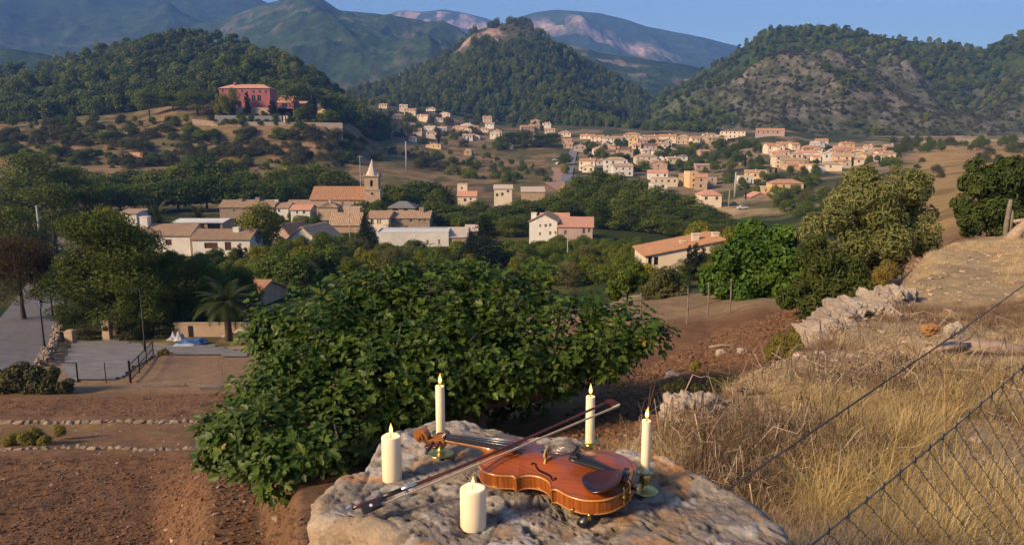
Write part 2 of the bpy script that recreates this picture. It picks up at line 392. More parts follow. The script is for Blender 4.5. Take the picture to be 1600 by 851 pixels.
# ------------------------------------------------------------------ ground sheet
def build_ground():
    tf = np.linspace(-52, 52, 520); tb = np.concatenate([np.linspace(52, 308, 66)[1:-1]])
    th = np.radians(np.concatenate([tf, tb])); nT = len(th)
    R = np.concatenate([[.02, .25, .5], np.exp(np.linspace(math.log(.8), math.log(6500), 620))]); nR = len(R)
    X = (R[:, None]*np.sin(th)).ravel(); Y = (R[:, None]*np.cos(th)).ravel()
    Z = ground(X, Y)
    V = np.stack([X, Y, Z], -1)
    i = np.arange(nR-1)[:, None]*nT; j = np.arange(nT); k = (j+1) % nT
    F = np.stack([i+j, i+k, i+nT+k, i+nT+j], -1).reshape(-1, 4)
    # ground cover colours
    r = np.hypot(X, Y); tc = np.clip(np.arctan2(X, Y), -1.01, 1.01); Ye = r*np.cos(tc); px = 800+1133.7*np.tan(tc)
    n1 = fbm(xy0(X, Y, .05), 4, 41); n2 = fbm(xy0(X, Y, .5), 3, 42); n3 = fbm(xy0(X, Y, .012), 3, 43)
    def C(*c): return np.array(c)
    soil = C(.21, .112, .060); soil2 = C(.245, .138, .076); straw = C(.48, .35, .19); straw2 = C(.42, .30, .165)
    grn = C(.035, .050, .014); drygrn = C(.11, .10, .035); sand = C(.30, .19, .11); tan = C(.235, .155, .078); scrub = C(.075, .070, .03)
    col = np.zeros((len(X), 3))+straw2
    def lay(c, m): col[:] = col*(1-m[:, None])+c*m[:, None]
    sd = bank_sd(X, Y)
    lay(soil2, (1-sstep(-1.0, -.2, sd+.2*n2))*(1-sstep(50, 62, Ye)))
    lay(straw, sstep(-.1, .4, n2+.25)*sstep(-.4, .3, sd)*(Ye < 30))
    so = soil_mask(px, Ye)*(1-sstep(-.6, -.1, sd)*(px > 700)); lay(soil, so*sstep(-.9, .3, n2+.3))
    lay(C(.24, .15, .07), (1-sstep(430, 520, px))*sstep(24, 24.5, Ye)*(1-sstep(30.5, 31.3, Ye))*sstep(-.6, .4, n2+.2))
    lay(sand, (1-sstep(430, 620, px))*sstep(39, 42, Ye)*(1-sstep(58, 64, Ye)))
    lay(C(.30, .20, .11), sstep(860, 960, px)*sstep(22, 26, Ye)*(1-sstep(46, 60, Ye))*(1-sstep(1230, 1300, px)))
    lay(grn, sstep(58, 75, Ye+8*n2)*(1-sstep(255, 285, Ye+25*n1)))
    lay(drygrn, sstep(.1, .6, n1)*sstep(58, 75, Ye)*(1-sstep(240, 270, Ye))*.8)
    slope = sstep(265, 300, Ye+20*n1)
    lay(tan, slope*(1-sstep(1050, 1150, px))); lay(drygrn, slope*sstep(-.1, .4, n1+.3*n3)*.85); lay(scrub, slope*sstep(.15, .6, fbm(xy0(X, Y, .11), 3, 44))*.8)
    lay(C(.30, .15, .085), sstep(40, 70, Ye)*0)
    rf = sstep(1290, 1400, px+60*n1)*sstep(34, 60, Ye)
    lay(C(.34, .22, .09), rf*(Ye < 560)); lay(drygrn, rf*sstep(.2, .6, n1)*.6)
    town = sstep(840, 900, px)*(1-sstep(1380, 1440, px))*sstep(290, 340, Ye)
    lay(C(.22, .17, .10), town*.7); lay(grn, town*sstep(-.3, .2, n1)*.85)
    lay(scrub, sstep(700, 900, Ye)*.9)
    me = mesh('ground', V, F, [ground_mat()], smooth=True, cols=col)
    link('ground', me, kind='structure', label='sloping ground of ploughed soil, dry grass and green valley floor')
def ground_mat():
    m, t, b = nt('ground_cover')
    at_ = nnode(t, 'ShaderNodeAttribute', attribute_name='col'); v = objvec(t)
    n1 = noise_n(t, 3.0, 8, .7, v); n2 = noise_n(t, .12, 6, .65, v); n3 = noise_n(t, 28, 5, .7, v)
    c = mixc(t, .8, at_.outputs['Color'], ramp(t, n1.outputs[0], [(.25, .45), (.5, .95), (.75, 1.5)]), 'MULTIPLY')
    c = mixc(t, .6, c, ramp(t, n2.outputs[0], [(.3, .55), (.7, 1.4)]), 'MULTIPLY')
    c = mixc(t, .5, c, ramp(t, n3.outputs[0], [(.3, .6), (.7, 1.35)]), 'MULTIPLY')
    t.links.new(c, b.inputs['Base Color']); b.inputs['Roughness'].default_value = .97; b.inputs['Specular IOR Level'].default_value = .08
    ad = nnode(t, 'ShaderNodeMath', operation='ADD'); t.links.new(n1.outputs[0], ad.inputs[0]); t.links.new(n3.outputs[0], ad.inputs[1])
    add_bump(t, b, ad.outputs[0], .7, .08)
    return m
build_ground()

def drape(name, poly, mat, off, label, step=5, steep=None):
    """a paved sheet laid on the ground inside an outline"""
    xs = [p[0] for p in poly]; ys = [p[1] for p in poly]
    gx = np.arange(min(xs), max(xs)+step, step); gy = np.arange(min(ys), max(ys)+step*.6, step*.6)
    idx = {}; V = []; F = []
    def vid(i, j):
        if (i, j) not in idx:
            p = hit(gx[i], gy[j]); idx[(i, j)] = len(V); V.append((p[0], p[1], p[2]+off))
        return idx[(i, j)]
    for i in range(len(gx)-1):
        for j in range(len(gy)-1):
            if in_poly(np.array([(gx[i]+gx[i+1])/2]), np.array([(gy[j]+gy[j+1])/2]), poly)[0]:
                F.append((vid(i, j+1), vid(i+1, j+1), vid(i+1, j), vid(i, j)))
    me = mesh(name, V, np.array(F), [mat], smooth=True)
    return link(name, me, kind='structure', label=label)
def ribbon(name, line, mat, off, label):
    """a road: (px, py, half width in metres) centre line"""
    P = [hit(a, b) for a, b, c in line]; P = np.array(P); W = np.array([c for *_, c in line])
    s = np.concatenate([[0], np.cumsum(np.linalg.norm(np.diff(P[:, :2], axis=0), axis=1))]); q = np.linspace(0, s[-1], 140)
    X = np.interp(q, s, P[:, 0]); Y = np.interp(q, s, P[:, 1]); W = np.interp(q, s, W)
    k = np.ones(13)/13
    X = np.convolve(np.pad(X, 6, mode='edge'), k, 'valid'); Y = np.convolve(np.pad(Y, 6, mode='edge'), k, 'valid')
    tx, ty = np.gradient(X), np.gradient(Y); L = np.hypot(tx, ty); nx, ny = ty/L, -tx/L
    V = []; c = np.linspace(-1, 1, 9)
    for i in range(len(X)):
        for a in c: V.append((X[i]+nx[i]*W[i]*a, Y[i]+ny[i]*W[i]*a))
    V = np.array(V); Z = ground(V[:, 0], V[:, 1], False)+off
    n = len(X); F = [(i*9+j, i*9+j+1, (i+1)*9+j+1, (i+1)*9+j) for i in range(n-1) for j in range(8)]
    me = mesh(name, np.c_[V, Z], np.array(F), [mat], smooth=True)
    return link(name, me, kind='structure', label=label)
ASPH = pmat('asphalt', (.18, .165, .165), .9, (.10, .095, .098), 1.1, .3, 30, detail=8)
PAVE = pmat('pale_concrete_paving', (.25, .23, .215), .92, (.15, .138, .128), 1.0, .3, 20, detail=8)
ribbon('road', [(-60, 590, 3.6), (10, 545, 3.4), (45, 500, 3.0), (72, 450, 2.9), (92, 410, 2.8), (106, 388, 2.8), (110, 372, 2.6), (103, 355, 2.6), (108, 346, 2.6)], ASPH, .10, 'narrow grey asphalt lane climbing past the street lamp')
drape('paved_yard', [(112, 536), (180, 531), (232, 541), (330, 540), (388, 552), (386, 558), (260, 553), (235, 560), (207, 575), (190, 592), (110, 596), (96, 575)], PAVE, .09, 'pale concrete yard in front of the gate pillars')
ribbon('street', [(884, 285, 3.0), (889, 262, 3.0), (894, 244, 3.0), (898, 232, 3.0)], pmat('pale_asphalt', (.2, .2, .215), .9), .35, 'straight grey street running into the town')
drape('dirt_lot', [(862, 262), (880, 262), (884, 290), (872, 300), (850, 286), (866, 275)], pmat('pink_dirt', (.36, .22, .15), .95, (.28, .17, .11), .2), .3, 'bare pinkish dirt lot beside the town street', step=3)

# ------------------------------------------------------------------ hills and mountains
HILLS = {}
def hill(name, label, crest, foot, yc, n=(220, 60), amp=18, nsc=110, seed=0, shape=1.0, mat=None, cols=None, back=.35, ridge=.5):
    cp = np.array(crest, float); fp = np.array(foot, float)      # crest (px,py); foot (px,Y,py)
    pxs = np.linspace(cp[0, 0], cp[-1, 0], n[0])
    cy0 = np.interp(pxs, cp[:, 0], cp[:, 1]); k = np.array([1, 2, 3, 2, 1.])/9
    cy1 = np.convolve(np.pad(cy0, 2, mode='edge'), k, 'valid')
    fY = np.interp(pxs, fp[:, 0], fp[:, 1]); fpy = np.interp(pxs, fp[:, 0], fp[:, 2])
    yc = np.interp(pxs, *np.array(yc, float).T) if isinstance(yc, list) else np.full(n[0], float(yc))
    t = np.concatenate([np.linspace(-.08, 1, n[1]), 1+np.linspace(.03, back, 12)])
    u = (pxs-CX)/1133.7
    T, U = np.meshgrid(t, u, indexing='ij'); Yc = yc[None]; Yf = fY[None]
    YY = Yf+(Yc-Yf)*T
    zc = -yc*tdep(cy1); zf = -fY*tdep(fpy)
    s = np.clip(T, 0, 1)**shape
    ZZ = zf[None]+(zc-zf)[None]*s + np.where(T < 0, T*40, 0) - np.where(T > 1, (T-1)*(Yc-Yf)*.6, 0)
    XX = U*YY
    P = np.stack([XX.ravel()/nsc, YY.ravel()/nsc, np.zeros(XX.size)], -1)
    nz = (fbm(P, 5, seed)*(1-ridge)+(ridged(P*.8, 5, seed+50)-1)*ridge)
    env = (np.sin(np.clip(T, 0, 1)*np.pi)**.6+.12*np.clip(T, 0, 1)).ravel()
    Z = ZZ.ravel()+amp*nz*env
    nT, nU = len(t), n[0]
    i = np.arange(nT-1)[:, None]*nU; j = np.arange(nU-1)
    F = np.stack([i+j, i+j+1, i+nU+j+1, i+nU+j], -1).reshape(-1, 4)
    V = np.stack([XX.ravel(), YY.ravel(), Z], -1)
    H = dict(V=V.reshape(nT, nU, 3), pxs=pxs, t=t, n1=n[1])
    HILLS[seed] = H
    c = cols(V, T.ravel(), (U*1133.7+CX).ravel(), nz) if cols else None
    me = mesh(name, V, F, [mat], smooth=True, cols=c)
    link(name, me, kind='structure', label=label)
    return H
def hill_mat(name, bscale, bdist):
    m, t, b = nt(name)
    at_ = nnode(t, 'ShaderNodeAttribute', attribute_name='col'); v = objvec(t)
    n1 = noise_n(t, bscale, 8, .7, v); n2 = noise_n(t, bscale*.18, 5, .6, v)
    c = mixc(t, .85, at_.outputs['Color'], ramp(t, n1.outputs[0], [(.28, .3), (.5, .9), (.72, 1.7)]), 'MULTIPLY')
    c = mixc(t, .5, c, ramp(t, n2.outputs[0], [(.3, .6), (.7, 1.4)]), 'MULTIPLY')
    t.links.new(c, b.inputs['Base Color']); b.inputs['Roughness'].default_value = 1; b.inputs['Specular IOR Level'].default_value = 0
    add_bump(t, b, n1.outputs[0], 1.0, bdist)
    return m
HM_NEAR = hill_mat('scrub_hillside', .12, 3.0); HM_FAR = hill_mat('far_mountainside', .022, 14.0)
FOR = np.array([.036, .058, .016]); ROCKC = np.array([.30, .24, .19]); SCR = np.array([.10, .085, .045]); PINKR = np.array([.42, .30, .24])
def cmix(a, b, m): return a*(1-m[:, None])+b*m[:, None]
def slope_rock(V, T, scale, seed, lo, hi):
    return sstep(lo, hi, fbm(V/np.array([scale, scale, scale*.45]), 5, seed, .6))
hA = hill('hill', 'low rounded hill covered in green pines behind the pink mansion',
  [(-420, 175), (-250, 160), (0, 128), (60, 114), (130, 101), (200, 84), (260, 71), (330, 64), (380, 69), (420, 81), (470, 101), (510, 127), (540, 157), (570, 185), (610, 205)],
  [(-420, 520, 200), (0, 500, 197), (250, 500, 185), (380, 510, 163), (480, 520, 178), (560, 560, 200), (610, 600, 215)], [(-420, 850), (330, 860), (480, 760), (610, 700)],
  n=(200, 50), amp=16, nsc=110, seed=3, shape=.85, mat=HM_NEAR, cols=lambda V, T, px, nz: cmix(FOR[None]*np.ones((len(V), 1)), SCR, slope_rock(V, T, 60, 4, .2, .7)*.5))
hE = hill('hill', 'steep pine covered hill with a bare rock crown',
  [(520, 168), (560, 150), (600, 134), (640, 114), (690, 94), (722, 74), (742, 50), (770, 42), (800, 38), (825, 40), (850, 60), (880, 78), (905, 100), (950, 123), (1000, 153), (1050, 186), (1090, 206), (1130, 225)],
  [(520, 950, 172), (700, 930, 172), (800, 900, 195), (900, 850, 199), (1050, 800, 208), (1130, 780, 215)], [(520, 1300), (800, 1420), (1130, 1200)],
  n=(240, 70), amp=26, nsc=150, seed=8, shape=.8, mat=HM_NEAR,
  cols=lambda V, T, px, nz: cmix(FOR[None]*np.ones((len(V), 1)), np.array([.36, .26, .20])*(.35+.65*sstep(-.5, .4, fbm(V/np.array([14, 14, 30]), 4, 9)))[:, None], np.clip(sstep(.60, .72, T+.05*nz)*(1-sstep(.93, 1.0, T))*sstep(708, 730, px)*(1-.75*sstep(775, 800, px))*(1-sstep(835, 855, px)), 0, 1)))
hF = hill('hill', 'broad grey rocky hill with pines along its crest',
  [(960, 190), (1000, 160), (1040, 135), (1080, 115), (1125, 88), (1150, 68), (1180, 50), (1230, 45), (1275, 45), (1330, 53), (1390, 63), (1450, 73), (1505, 77), (1530, 66), (1560, 53), (1600, 37), (1700, 5), (1850, -20), (2050, -20)],
  [(960, 800, 215), (1050, 740, 210), (1200, 700, 208), (1400, 700, 214), (1600, 680, 216), (2050, 680, 216)], [(960, 1300), (1250, 1250), (1600, 1150), (2050, 1100)],
  n=(300, 80), amp=34, nsc=170, seed=15, shape=.9, mat=HM_NEAR, ridge=.6,
  cols=lambda V, T, px, nz: cmix(cmix(np.array([.165, .150, .118])[None]*np.ones((len(V), 1)), np.array([.075, .080, .045]), slope_rock(V, T, 24, 16, -.45, .35)), FOR*1.3, np.clip(sstep(.62, .78, T+.1*nz)+sstep(.2, .6, -nz)*.5+(1-sstep(1060, 1150, px+60*nz))*.6, 0, 1)))
hD2 = hill('hill', 'dark wooded ridge between the rock crowned hill and the grey hill',
  [(820, 75), (860, 66), (890, 70), (930, 82), (1000, 92), (1060, 98), (1100, 108), (1160, 135), (1210, 165), (1260, 190)],
  [(820, 1500, 190), (1260, 1500, 200)], 2400, n=(160, 50), amp=60, nsc=260, seed=23, mat=HM_FAR,
  cols=lambda V, T, px, nz: cmix(FOR[None]*np.ones((len(V), 1)), ROCKC*.8, slope_rock(V, T, 120, 24, .3, .7)*.7))
hA2 = hill('hill', 'dark wooded spur far behind the pine hill',
  [(-420, 70), (-250, 66), (0, 76), (50, 73), (100, 80), (160, 98), (230, 125), (280, 150)],
  [(-420, 1000, 190), (280, 1100, 190)], 1600, n=(120, 40), amp=40, nsc=200, seed=33, mat=HM_FAR,
  cols=lambda V, T, px, nz: FOR[None]*np.ones((len(V), 1)))
hB2 = hill('mountain', 'blue hazed rocky mountain falling towards the valley gap',
  [(120, 140), (200, 95), (255, 62), (310, 42), (380, 24), (440, 5), (490, -10), (518, -4), (545, 15), (600, 20), (660, 30), (720, 46), (780, 78), (850, 115), (930, 160)],
  [(120, 1500, 190), (500, 1700, 150), (930, 1700, 190)], 2900, n=(300, 110), amp=130, nsc=520, seed=43, mat=HM_FAR, shape=1.0,
  cols=lambda V, T, px, nz: cmix(FOR[None]*np.ones((len(V), 1))*1.1, ROCKC*.55, slope_rock(V, T, 80, 44, .2, .9)*.5))
hB1 = hill('mountain', 'great blue hazed mountain filling the sky behind the pine hill',
  [(-500, -100), (-250, -100), (0, -92), (200, -70), (330, -40), (420, -12), (470, 15), (540, 60), (640, 120)],
  [(-500, 2100, 170), (640, 2200, 170)], 3700, n=(200, 80), amp=150, nsc=700, seed=53, mat=HM_FAR,
  cols=lambda V, T, px, nz: cmix(FOR[None]*np.ones((len(V), 1)), ROCKC*.5, slope_rock(V, T, 200, 54, .45, .9)*.4))
hC = hill('mountain', 'small far peak with pale cliffs',
  [(560, 40), (610, 27), (640, 21), (670, 19), (700, 15), (735, 21), (770, 31), (820, 55), (880, 90)],
  [(560, 3600, 150), (880, 3600, 150)], 5600, n=(160, 60), amp=120, nsc=500, seed=63, mat=HM_FAR,
  cols=lambda V, T, px, nz: cmix(FOR[None]*np.ones((len(V), 1))*1.2, PINKR, sstep(.72, .8, T)*(1-sstep(.93, .99, T))*sstep(-.5, .2, fbm(V/np.array([70, 300, 300]), 3, 64))))
hD = hill('mountain', 'long far mountain with a band of pinkish cliffs',
  [(720, 95), (760, 60), (800, 29), (830, 20), (870, 16), (900, 18), (930, 19), (960, 26), (1000, 40), (1060, 53), (1100, 62), (1133, 71), (1180, 92), (1250, 120), (1330, 160)],
  [(720, 3000, 150), (1330, 3000, 170)], 5000, n=(280, 90), amp=110, nsc=600, seed=73, mat=HM_FAR,
  cols=lambda V, T, px, nz: cmix(FOR[None]*np.ones((len(V), 1))*1.15, PINKR*1.1, (np.exp(-((T-(.80-.0009*(px-880)))/.075)**2)*sstep(810, 850, px)*(1-sstep(1035, 1070, px)))*sstep(-.5, .3, fbm(V/np.array([60, 400, 400]), 3, 74))))
def hill_point(H, a, b):
    """a across 0..1, b foot to crest 0..1 -> point on that hill's surface"""
    V = H['V']; n1 = H['n1']; lo = int(np.argmin(np.abs(H['t'])))
    fi = lo+b*(n1-1-lo); fj = a*(V.shape[1]-1)
    i = np.minimum(fi.astype(int), n1-2); j = np.minimum(fj.astype(int), V.shape[1]-2); u = (fi-i)[:, None]; v = (fj-j)[:, None]
    return (V[i, j]*(1-u)+V[i+1, j]*u)*(1-v)+(V[i, j+1]*(1-u)+V[i+1, j+1]*u)*v
# ------------------------------------------------------------------ haze
def build_haze():
    m = bpy.data.materials.new('pale_haze'); m.use_nodes = True; t = m.node_tree
    for n in list(t.nodes):
        if n.type != 'OUTPUT_MATERIAL': t.nodes.remove(n)
    pv = nnode(t, 'ShaderNodeVolumePrincipled')
    pv.inputs['Color'].default_value = (.17, .38, 1.0, 1); pv.inputs['Density'].default_value = HAZE_DENSITY; pv.inputs['Anisotropy'].default_value = .0
    t.links.new(pv.outputs[0], t.nodes['Material Output'].inputs['Volume'])
    b = MB(); b.box(-6700, 6700, -6700, 6700, -75, 1180)
    b.obj('haze', m, kind='stuff', label='thin blue air over the valley')
HAZE_DENSITY = 1.8e-4
build_haze()

# ------------------------------------------------------------------ foliage meshes
def cards(C, N, S, asp, rg, curl=.15, tang=None):
    """rhombic leaves; C centres, N normals, S lengths"""
    n = len(C); N = N/(np.linalg.norm(N, axis=1)[:, None]+1e-9)
    R = rg.normal(size=(n, 3)) if tang is None else tang
    T = np.cross(N, np.cross(R, N)) if tang is not None else np.cross(N, R)
    T /= np.linalg.norm(T, axis=1)[:, None]+1e-9; B = np.cross(N, T); S = S[:, None]
    V = np.stack([C-T*S*.5, C+B*S*asp*.5+N*S*curl, C+T*S*.5, C-B*S*asp*.5+N*S*curl], 1).reshape(-1, 3)
    F = np.arange(4*n).reshape(-1, 4)
    return V, F
def lobes_leaves(L, n, size, asp, rg, shell=.4, up=.25, jit=.6):
    """leaves spread over ellipsoidal clumps L: (cx,cy,cz,rx,ry,rz)"""
    L = np.asarray(L, float); w = (L[:, 3]*L[:, 4]*L[:, 5])**(2/3); k = rg.choice(len(L), n, p=w/w.sum())
    D = rg.normal(size=(n, 3)); D /= np.linalg.norm(D, axis=1)[:, None]
    rad = 1-shell*rg.random(n)**1.7
    C = L[k, :3]+D*L[k, 3:]*rad[:, None]
    N = D/L[k, 3:]; N /= np.linalg.norm(N, axis=1)[:, None]
    N = N+rg.normal(size=(n, 3))*jit*.6; N[:, 2] += up
    S = size*(.6+.8*rg.random(n))
    V, F = cards(C, N, S, asp, rg)
    rnd = np.clip(.5*rg.random(n)+.5*rg.random(len(L))[k], 0, 1)
    return V, F, np.repeat(rnd, 4)
def crown_lobes(rg, n, R, H0, H1, rl, kind):
    """clump layout for different crown habits: R half width, H0..H1 crown heights, rl clump radius"""
    out = []
    for i in range(n):
        f = (i+.5)/n; a = i*2.399963+rg.normal()*.35
        if kind == 'round':
            z = 1-2*f*.92; q = math.sqrt(max(0, 1-z*z)); rr = .45+.42*rg.random()
            c = [math.cos(a)*q*R*rr, math.sin(a)*q*R*rr, (H0+H1)/2+z*(H1-H0)/2*.80]; s = rl*(.7+.6*rg.random()); sz = .85
        elif kind == 'pine':
            z = rg.random()**.8; q = math.sqrt(rg.random()); prof = (.55+.45*math.sin(math.pi*min(1, .25+z*.8)))
            c = [math.cos(a)*q*R*.8*prof, math.sin(a)*q*R*.8*prof, H0+(H1-H0)*(.1+.83*z)]; s = rl*(.7+.7*rg.random()); sz = .6
        elif kind == 'umbrella':
            q = math.sqrt(rg.random()); c = [math.cos(a)*q*R*.85, math.sin(a)*q*R*.85, H1-(H1-H0)*(.3+.5*q*q)*(.8+.4*rg.random())]; s = rl*(.7+.6*rg.random()); sz = .55
        elif kind == 'cone':
            z = f; q = (1-z)**.85; c = [math.cos(a)*q*R*.75, math.sin(a)*q*R*.75, H0+(H1-H0)*(z*.97)]; s = rl*(.35+.9*(1-z))*(.8+.4*rg.random()); sz = .4
        elif kind == 'column':
            z = f; q = math.sin(math.pi*min(1, .12+z*.86))**.6; c = [math.cos(a)*q*R*.5, math.sin(a)*q*R*.5, H0+(H1-H0)*(.04+.92*z)]; s = max(R*.55*q, rl*.4)*(.8+.4*rg.random()); sz = 1.7
        elif kind == 'poplar':
            z = f; q = math.sin(math.pi*min(1, .18+z*.78))**.7; rr = .5+.4*rg.random(); c = [math.cos(a)*q*R*rr, math.sin(a)*q*R*rr, H0+(H1-H0)*(.06+.88*z)]; s = rl*(.6+.6*rg.random())*(.5+.5*q); sz = 1.25
        else:  # dome
            z = rg.random(); q = math.sqrt(max(0, 1-z*z)); rr = .5+.4*rg.random()
            c = [math.cos(a)*q*R*rr, math.sin(a)*q*R*rr, H0+(H1-H0)*z*.82]; s = rl*(.7+.6*rg.random()); sz = .85
        out.append((*c, s, s, s*sz))
    return out
LEAFM = {
 'broad': leafmat('broad_leaf', (.045, .088, .008), (.125, .180, .018)),
 'yellow': leafmat('yellow_green_leaf', (.13, .16, .010), (.22, .235, .020)),
 'pine': leafmat('pine_needles', (.036, .068, .009), (.098, .138, .018), rand=.35),
 'pinelit': leafmat('lit_pine_needles', (.058, .108, .012), (.155, .205, .024), rand=.38),  # lit copy of the pine needles, sunlight put into the colour
 'dark': leafmat('dark_needles', (.008, .018, .010), (.020, .036, .016)),
 'olive': leafmat('olive_leaf', (.065, .080, .026), (.145, .150, .050)),
 'greyolive': leafmat('grey_olive_leaf', (.048, .058, .022), (.105, .108, .042)),
 'palm': leafmat('palm_leaf', (.020, .038, .010), (.048, .070, .016)),  # darkened leaf colour: the shade over the yard palm is put into it
 'brown': leafmat('rusty_leaf', (.050, .045, .010), (.125, .080, .018)),
 'shrub': leafmat('shrub_leaf', (.035, .052, .016), (.080, .095, .030)),
 'plum': leafmat('purple_black_leaf', (.014, .014, .022), (.028, .026, .035)),
}
def trunk_arr(h, r, rg, limbs=5, spread=.5, base=.35, sides=7, bend=.1):
    b = MB(); P = [(0, 0, -.4), (0, 0, 0)]; R = [r*1.5, r*1.25]
    for k in range(1, 5):
        P.append((rg.normal()*bend*h*.12*k/2, rg.normal()*bend*h*.12*k/2, h*k/4.0)); R.append(r*(1-.2*k))
    b.tube(P, R, sides)
    for i in range(limbs):
        z = h*(base+(1-base)*rg.random()*.8); a = rg.random()*6.28; l = h*spread*(.6+.5*rg.random())
        p0 = np.array([0, 0, z]); d = np.array([math.cos(a), math.sin(a), .7+.5*rg.random()]); d /= np.linalg.norm(d)
        p1 = p0+d*l*.5+np.array([0, 0, -.03*l]); p2 = p0+d*l+np.array([0, 0, .12*l])
        b.tube([p0, p1, p2], [r*.45, r*.3, r*.1], 5)
    return b
PROTO = {}
def proto(key, kind, leaf, R, H, h0, nl, rl, n, size, asp=.55, seed=1, trunk=None, up=.25, limbs=5):
    rg = np.random.default_rng(seed*131+len(key))
    L = crown_lobes(rg, nl, R, h0*H, H, rl, kind)
    V, F, rnd = lobes_leaves(L, n, size, asp, rg, up=up)
    V[:, 2] = np.maximum(V[:, 2], .02)
    sc = H/V[:, 2].max(); V[:, 2] *= sc
    w = np.percentile(np.abs(V[:, :2]), 98.5)
    cm = mesh('crown_'+key, V, F, [LEAFM[leaf]], attrs={'rnd': rnd})
    tr = trunk_arr(H*.72, trunk if trunk else R*.06, rg, limbs).data('trunk_'+key, [BARK], True) if trunk != 0 else None
    PROTO[key] = (cm, tr, H, w)
for s in (1, 2, 3):
    proto(f'broad{s}', 'round', 'broad', 3.2, 7.5, .18, 26, 1.25, 3600, .42, seed=s)
    proto(f'poplar{s}', 'poplar', 'broad', 2.9, 14, .06, 34, 1.6, 5000, .48, seed=s+10)
    proto(f'pine{s}', 'pine', 'pinelit', 3.6, 10, .25, 30, 1.5, 4600, .42, .4, seed=s+20)
for s in (1, 2):
    proto(f'yellow{s}', 'round', 'yellow', 2.6, 7, .1, 22, 1.1, 3200, .38, seed=s+30)
    proto(f'darkpine{s}', 'pine', 'pine', 3.8, 10, .15, 30, 1.6, 4600, .42, .4, seed=s+40)
    proto(f'conifer{s}', 'cone', 'dark', 3.2, 13, .05, 60, 1.5, 5200, .42, .4, seed=s+50, up=.0)
    proto(f'cypress{s}', 'column', 'dark', 1.0, 9, .02, 16, .8, 2200, .34, .4, seed=s+60)
    proto(f'olivebush{s}', 'dome', 'greyolive', 2.8, 4.2, .02, 22, 1.1, 2400, .36, .45, seed=s+70, trunk=0)
    proto(f'greenbush{s}', 'dome', 'broad', 2.4, 3.4, .02, 18, 1.0, 2200, .36, seed=s+80, trunk=0)
    proto(f'shrub{s}', 'dome', 'shrub', 1.4, 1.5, .0, 14, .55, 1600, .2, .4, seed=s+90, trunk=0)
    proto(f'olive{s}', 'round', 'olive', 2.8, 5.5, .15, 26, 1.05, 4200, .30, .4, seed=s+95)
for s in (1, 2):
    proto(f'pinehi{s}', 'pine', 'pine', 3.8, 10, .06, 44, 1.45, 24000, .25, .35, seed=s+140)
    proto(f'broadhi{s}', 'round', 'broad', 3.2, 7.5, .05, 44, 1.1, 20000, .23, .5, seed=s+150)
    proto(f'brownhi{s}', 'pine', 'brown', 3.6, 9, .2, 34, 1.3, 14000, .2, .35, seed=s+160)
proto('umbrella1', 'umbrella', 'pinelit', 5, 9, .5, 26, 1.7, 4200, .42, .4, seed=7)
proto('brown1', 'pine', 'brown', 3.6, 9, .2, 26, 1.5, 4200, .36, .4, seed=9)
proto('plum1', 'pine', 'plum', 3.0, 7, .3, 24, 1.2, 3200, .34, .4, seed=12)
# palm
def palm_proto(key, leaf, seed, th=2.6, L=3.4, nf=46):
    rg = np.random.default_rng(seed); Vs = []; Fs = []; n = 0; rn = []
    for i in range(nf):
        a = i*2.39996+rg.normal()*.1; el = math.radians(78-118*(i/nf)**.8+rg.normal()*5)
        m = 16; s = np.linspace(0, 1, m); ang = el-1.15*s**1.6
        ln = L*(.85+.25*rg.random()); dx = np.cos(ang)*ln/m; dz = np.sin(ang)*ln/m
        rr = np.cumsum(dx); zz = th+np.cumsum(dz); P = np.stack([np.cos(a)*rr, np.sin(a)*rr, zz], -1)
        side = np.array([-math.sin(a), math.cos(a), 0])
        for j in range(1, m):
            w = .55*math.sin(math.pi*min(1, .12+.88*j/m))**.7
            for sg in (-1, 1):
                for q in (0, .5):
                    p = P[j-1]*(1-q)+P[j]*q; d = side*sg*w+(P[j]-P[j-1])*1.2+np.array([0, 0, -.22*w])
                    wv = (P[j]-P[j-1])*.22
                    Vs += [p-wv, p+wv, p+d]; Fs.append((n, n+1, n+2)); n += 3; rn += [rg.random()]*3
    me = mesh('crown_'+key, np.array(Vs), np.array(Fs), [LEAFM[leaf]], attrs={'rnd': rn})
    tb = MB(); tb.tube([(0, 0, -.5), (0.05, 0, th*.4), (0, 0, th)], [.34, .27, .32], 9)
    PROTO[key] = (me, tb.data('trunk_'+key, [BARK], True), th+L*.72, L*.8)
palm_proto('palm1', 'palm', 3); palm_proto('palm2', 'palm', 4, 4.2, 3.2, 40)

CATOF = dict(broad='tree', poplar='tree', pine='pine tree', yellow='tree', darkpine='pine tree', conifer='conifer', cypress='cypress', olivebush='bush', greenbush='bush', shrub='shrub', olive='olive tree', umbrella='pine tree', brown='tree', pinehi='pine tree', broadhi='tree', brownhi='tree', plum='tree', palm='palm')
NAMEOF = dict(broad='broadleaf_tree', poplar='tall_leafy_tree', pine='pine_tree', yellow='yellow_green_tree', darkpine='pine_tree', conifer='conifer_tree', cypress='cypress_tree', olivebush='round_bush', greenbush='green_bush', shrub='shrub', olive='olive_tree', umbrella='umbrella_pine', brown='rusty_tree', pinehi='pine_tree', broadhi='broadleaf_tree', brownhi='rusty_tree', plum='dark_leaning_tree', palm='palm_tree')
FIXED = set(); HSTAT = {}; HMID = {}
KW = dict(broad='leafy crown', poplar='tapering crown', pine='bright pine', yellow='yellowish crown', darkpine='dark pine', conifer='conifer', cypress='cypress', olivebush='grey bush', greenbush='green bush', shrub='shrub', olive='olive', umbrella='umbrella pine', brown='rusty crown', plum='dark crown', palm='palm', pinehi='pine', broadhi='leafy crown', brownhi='rusty crown')
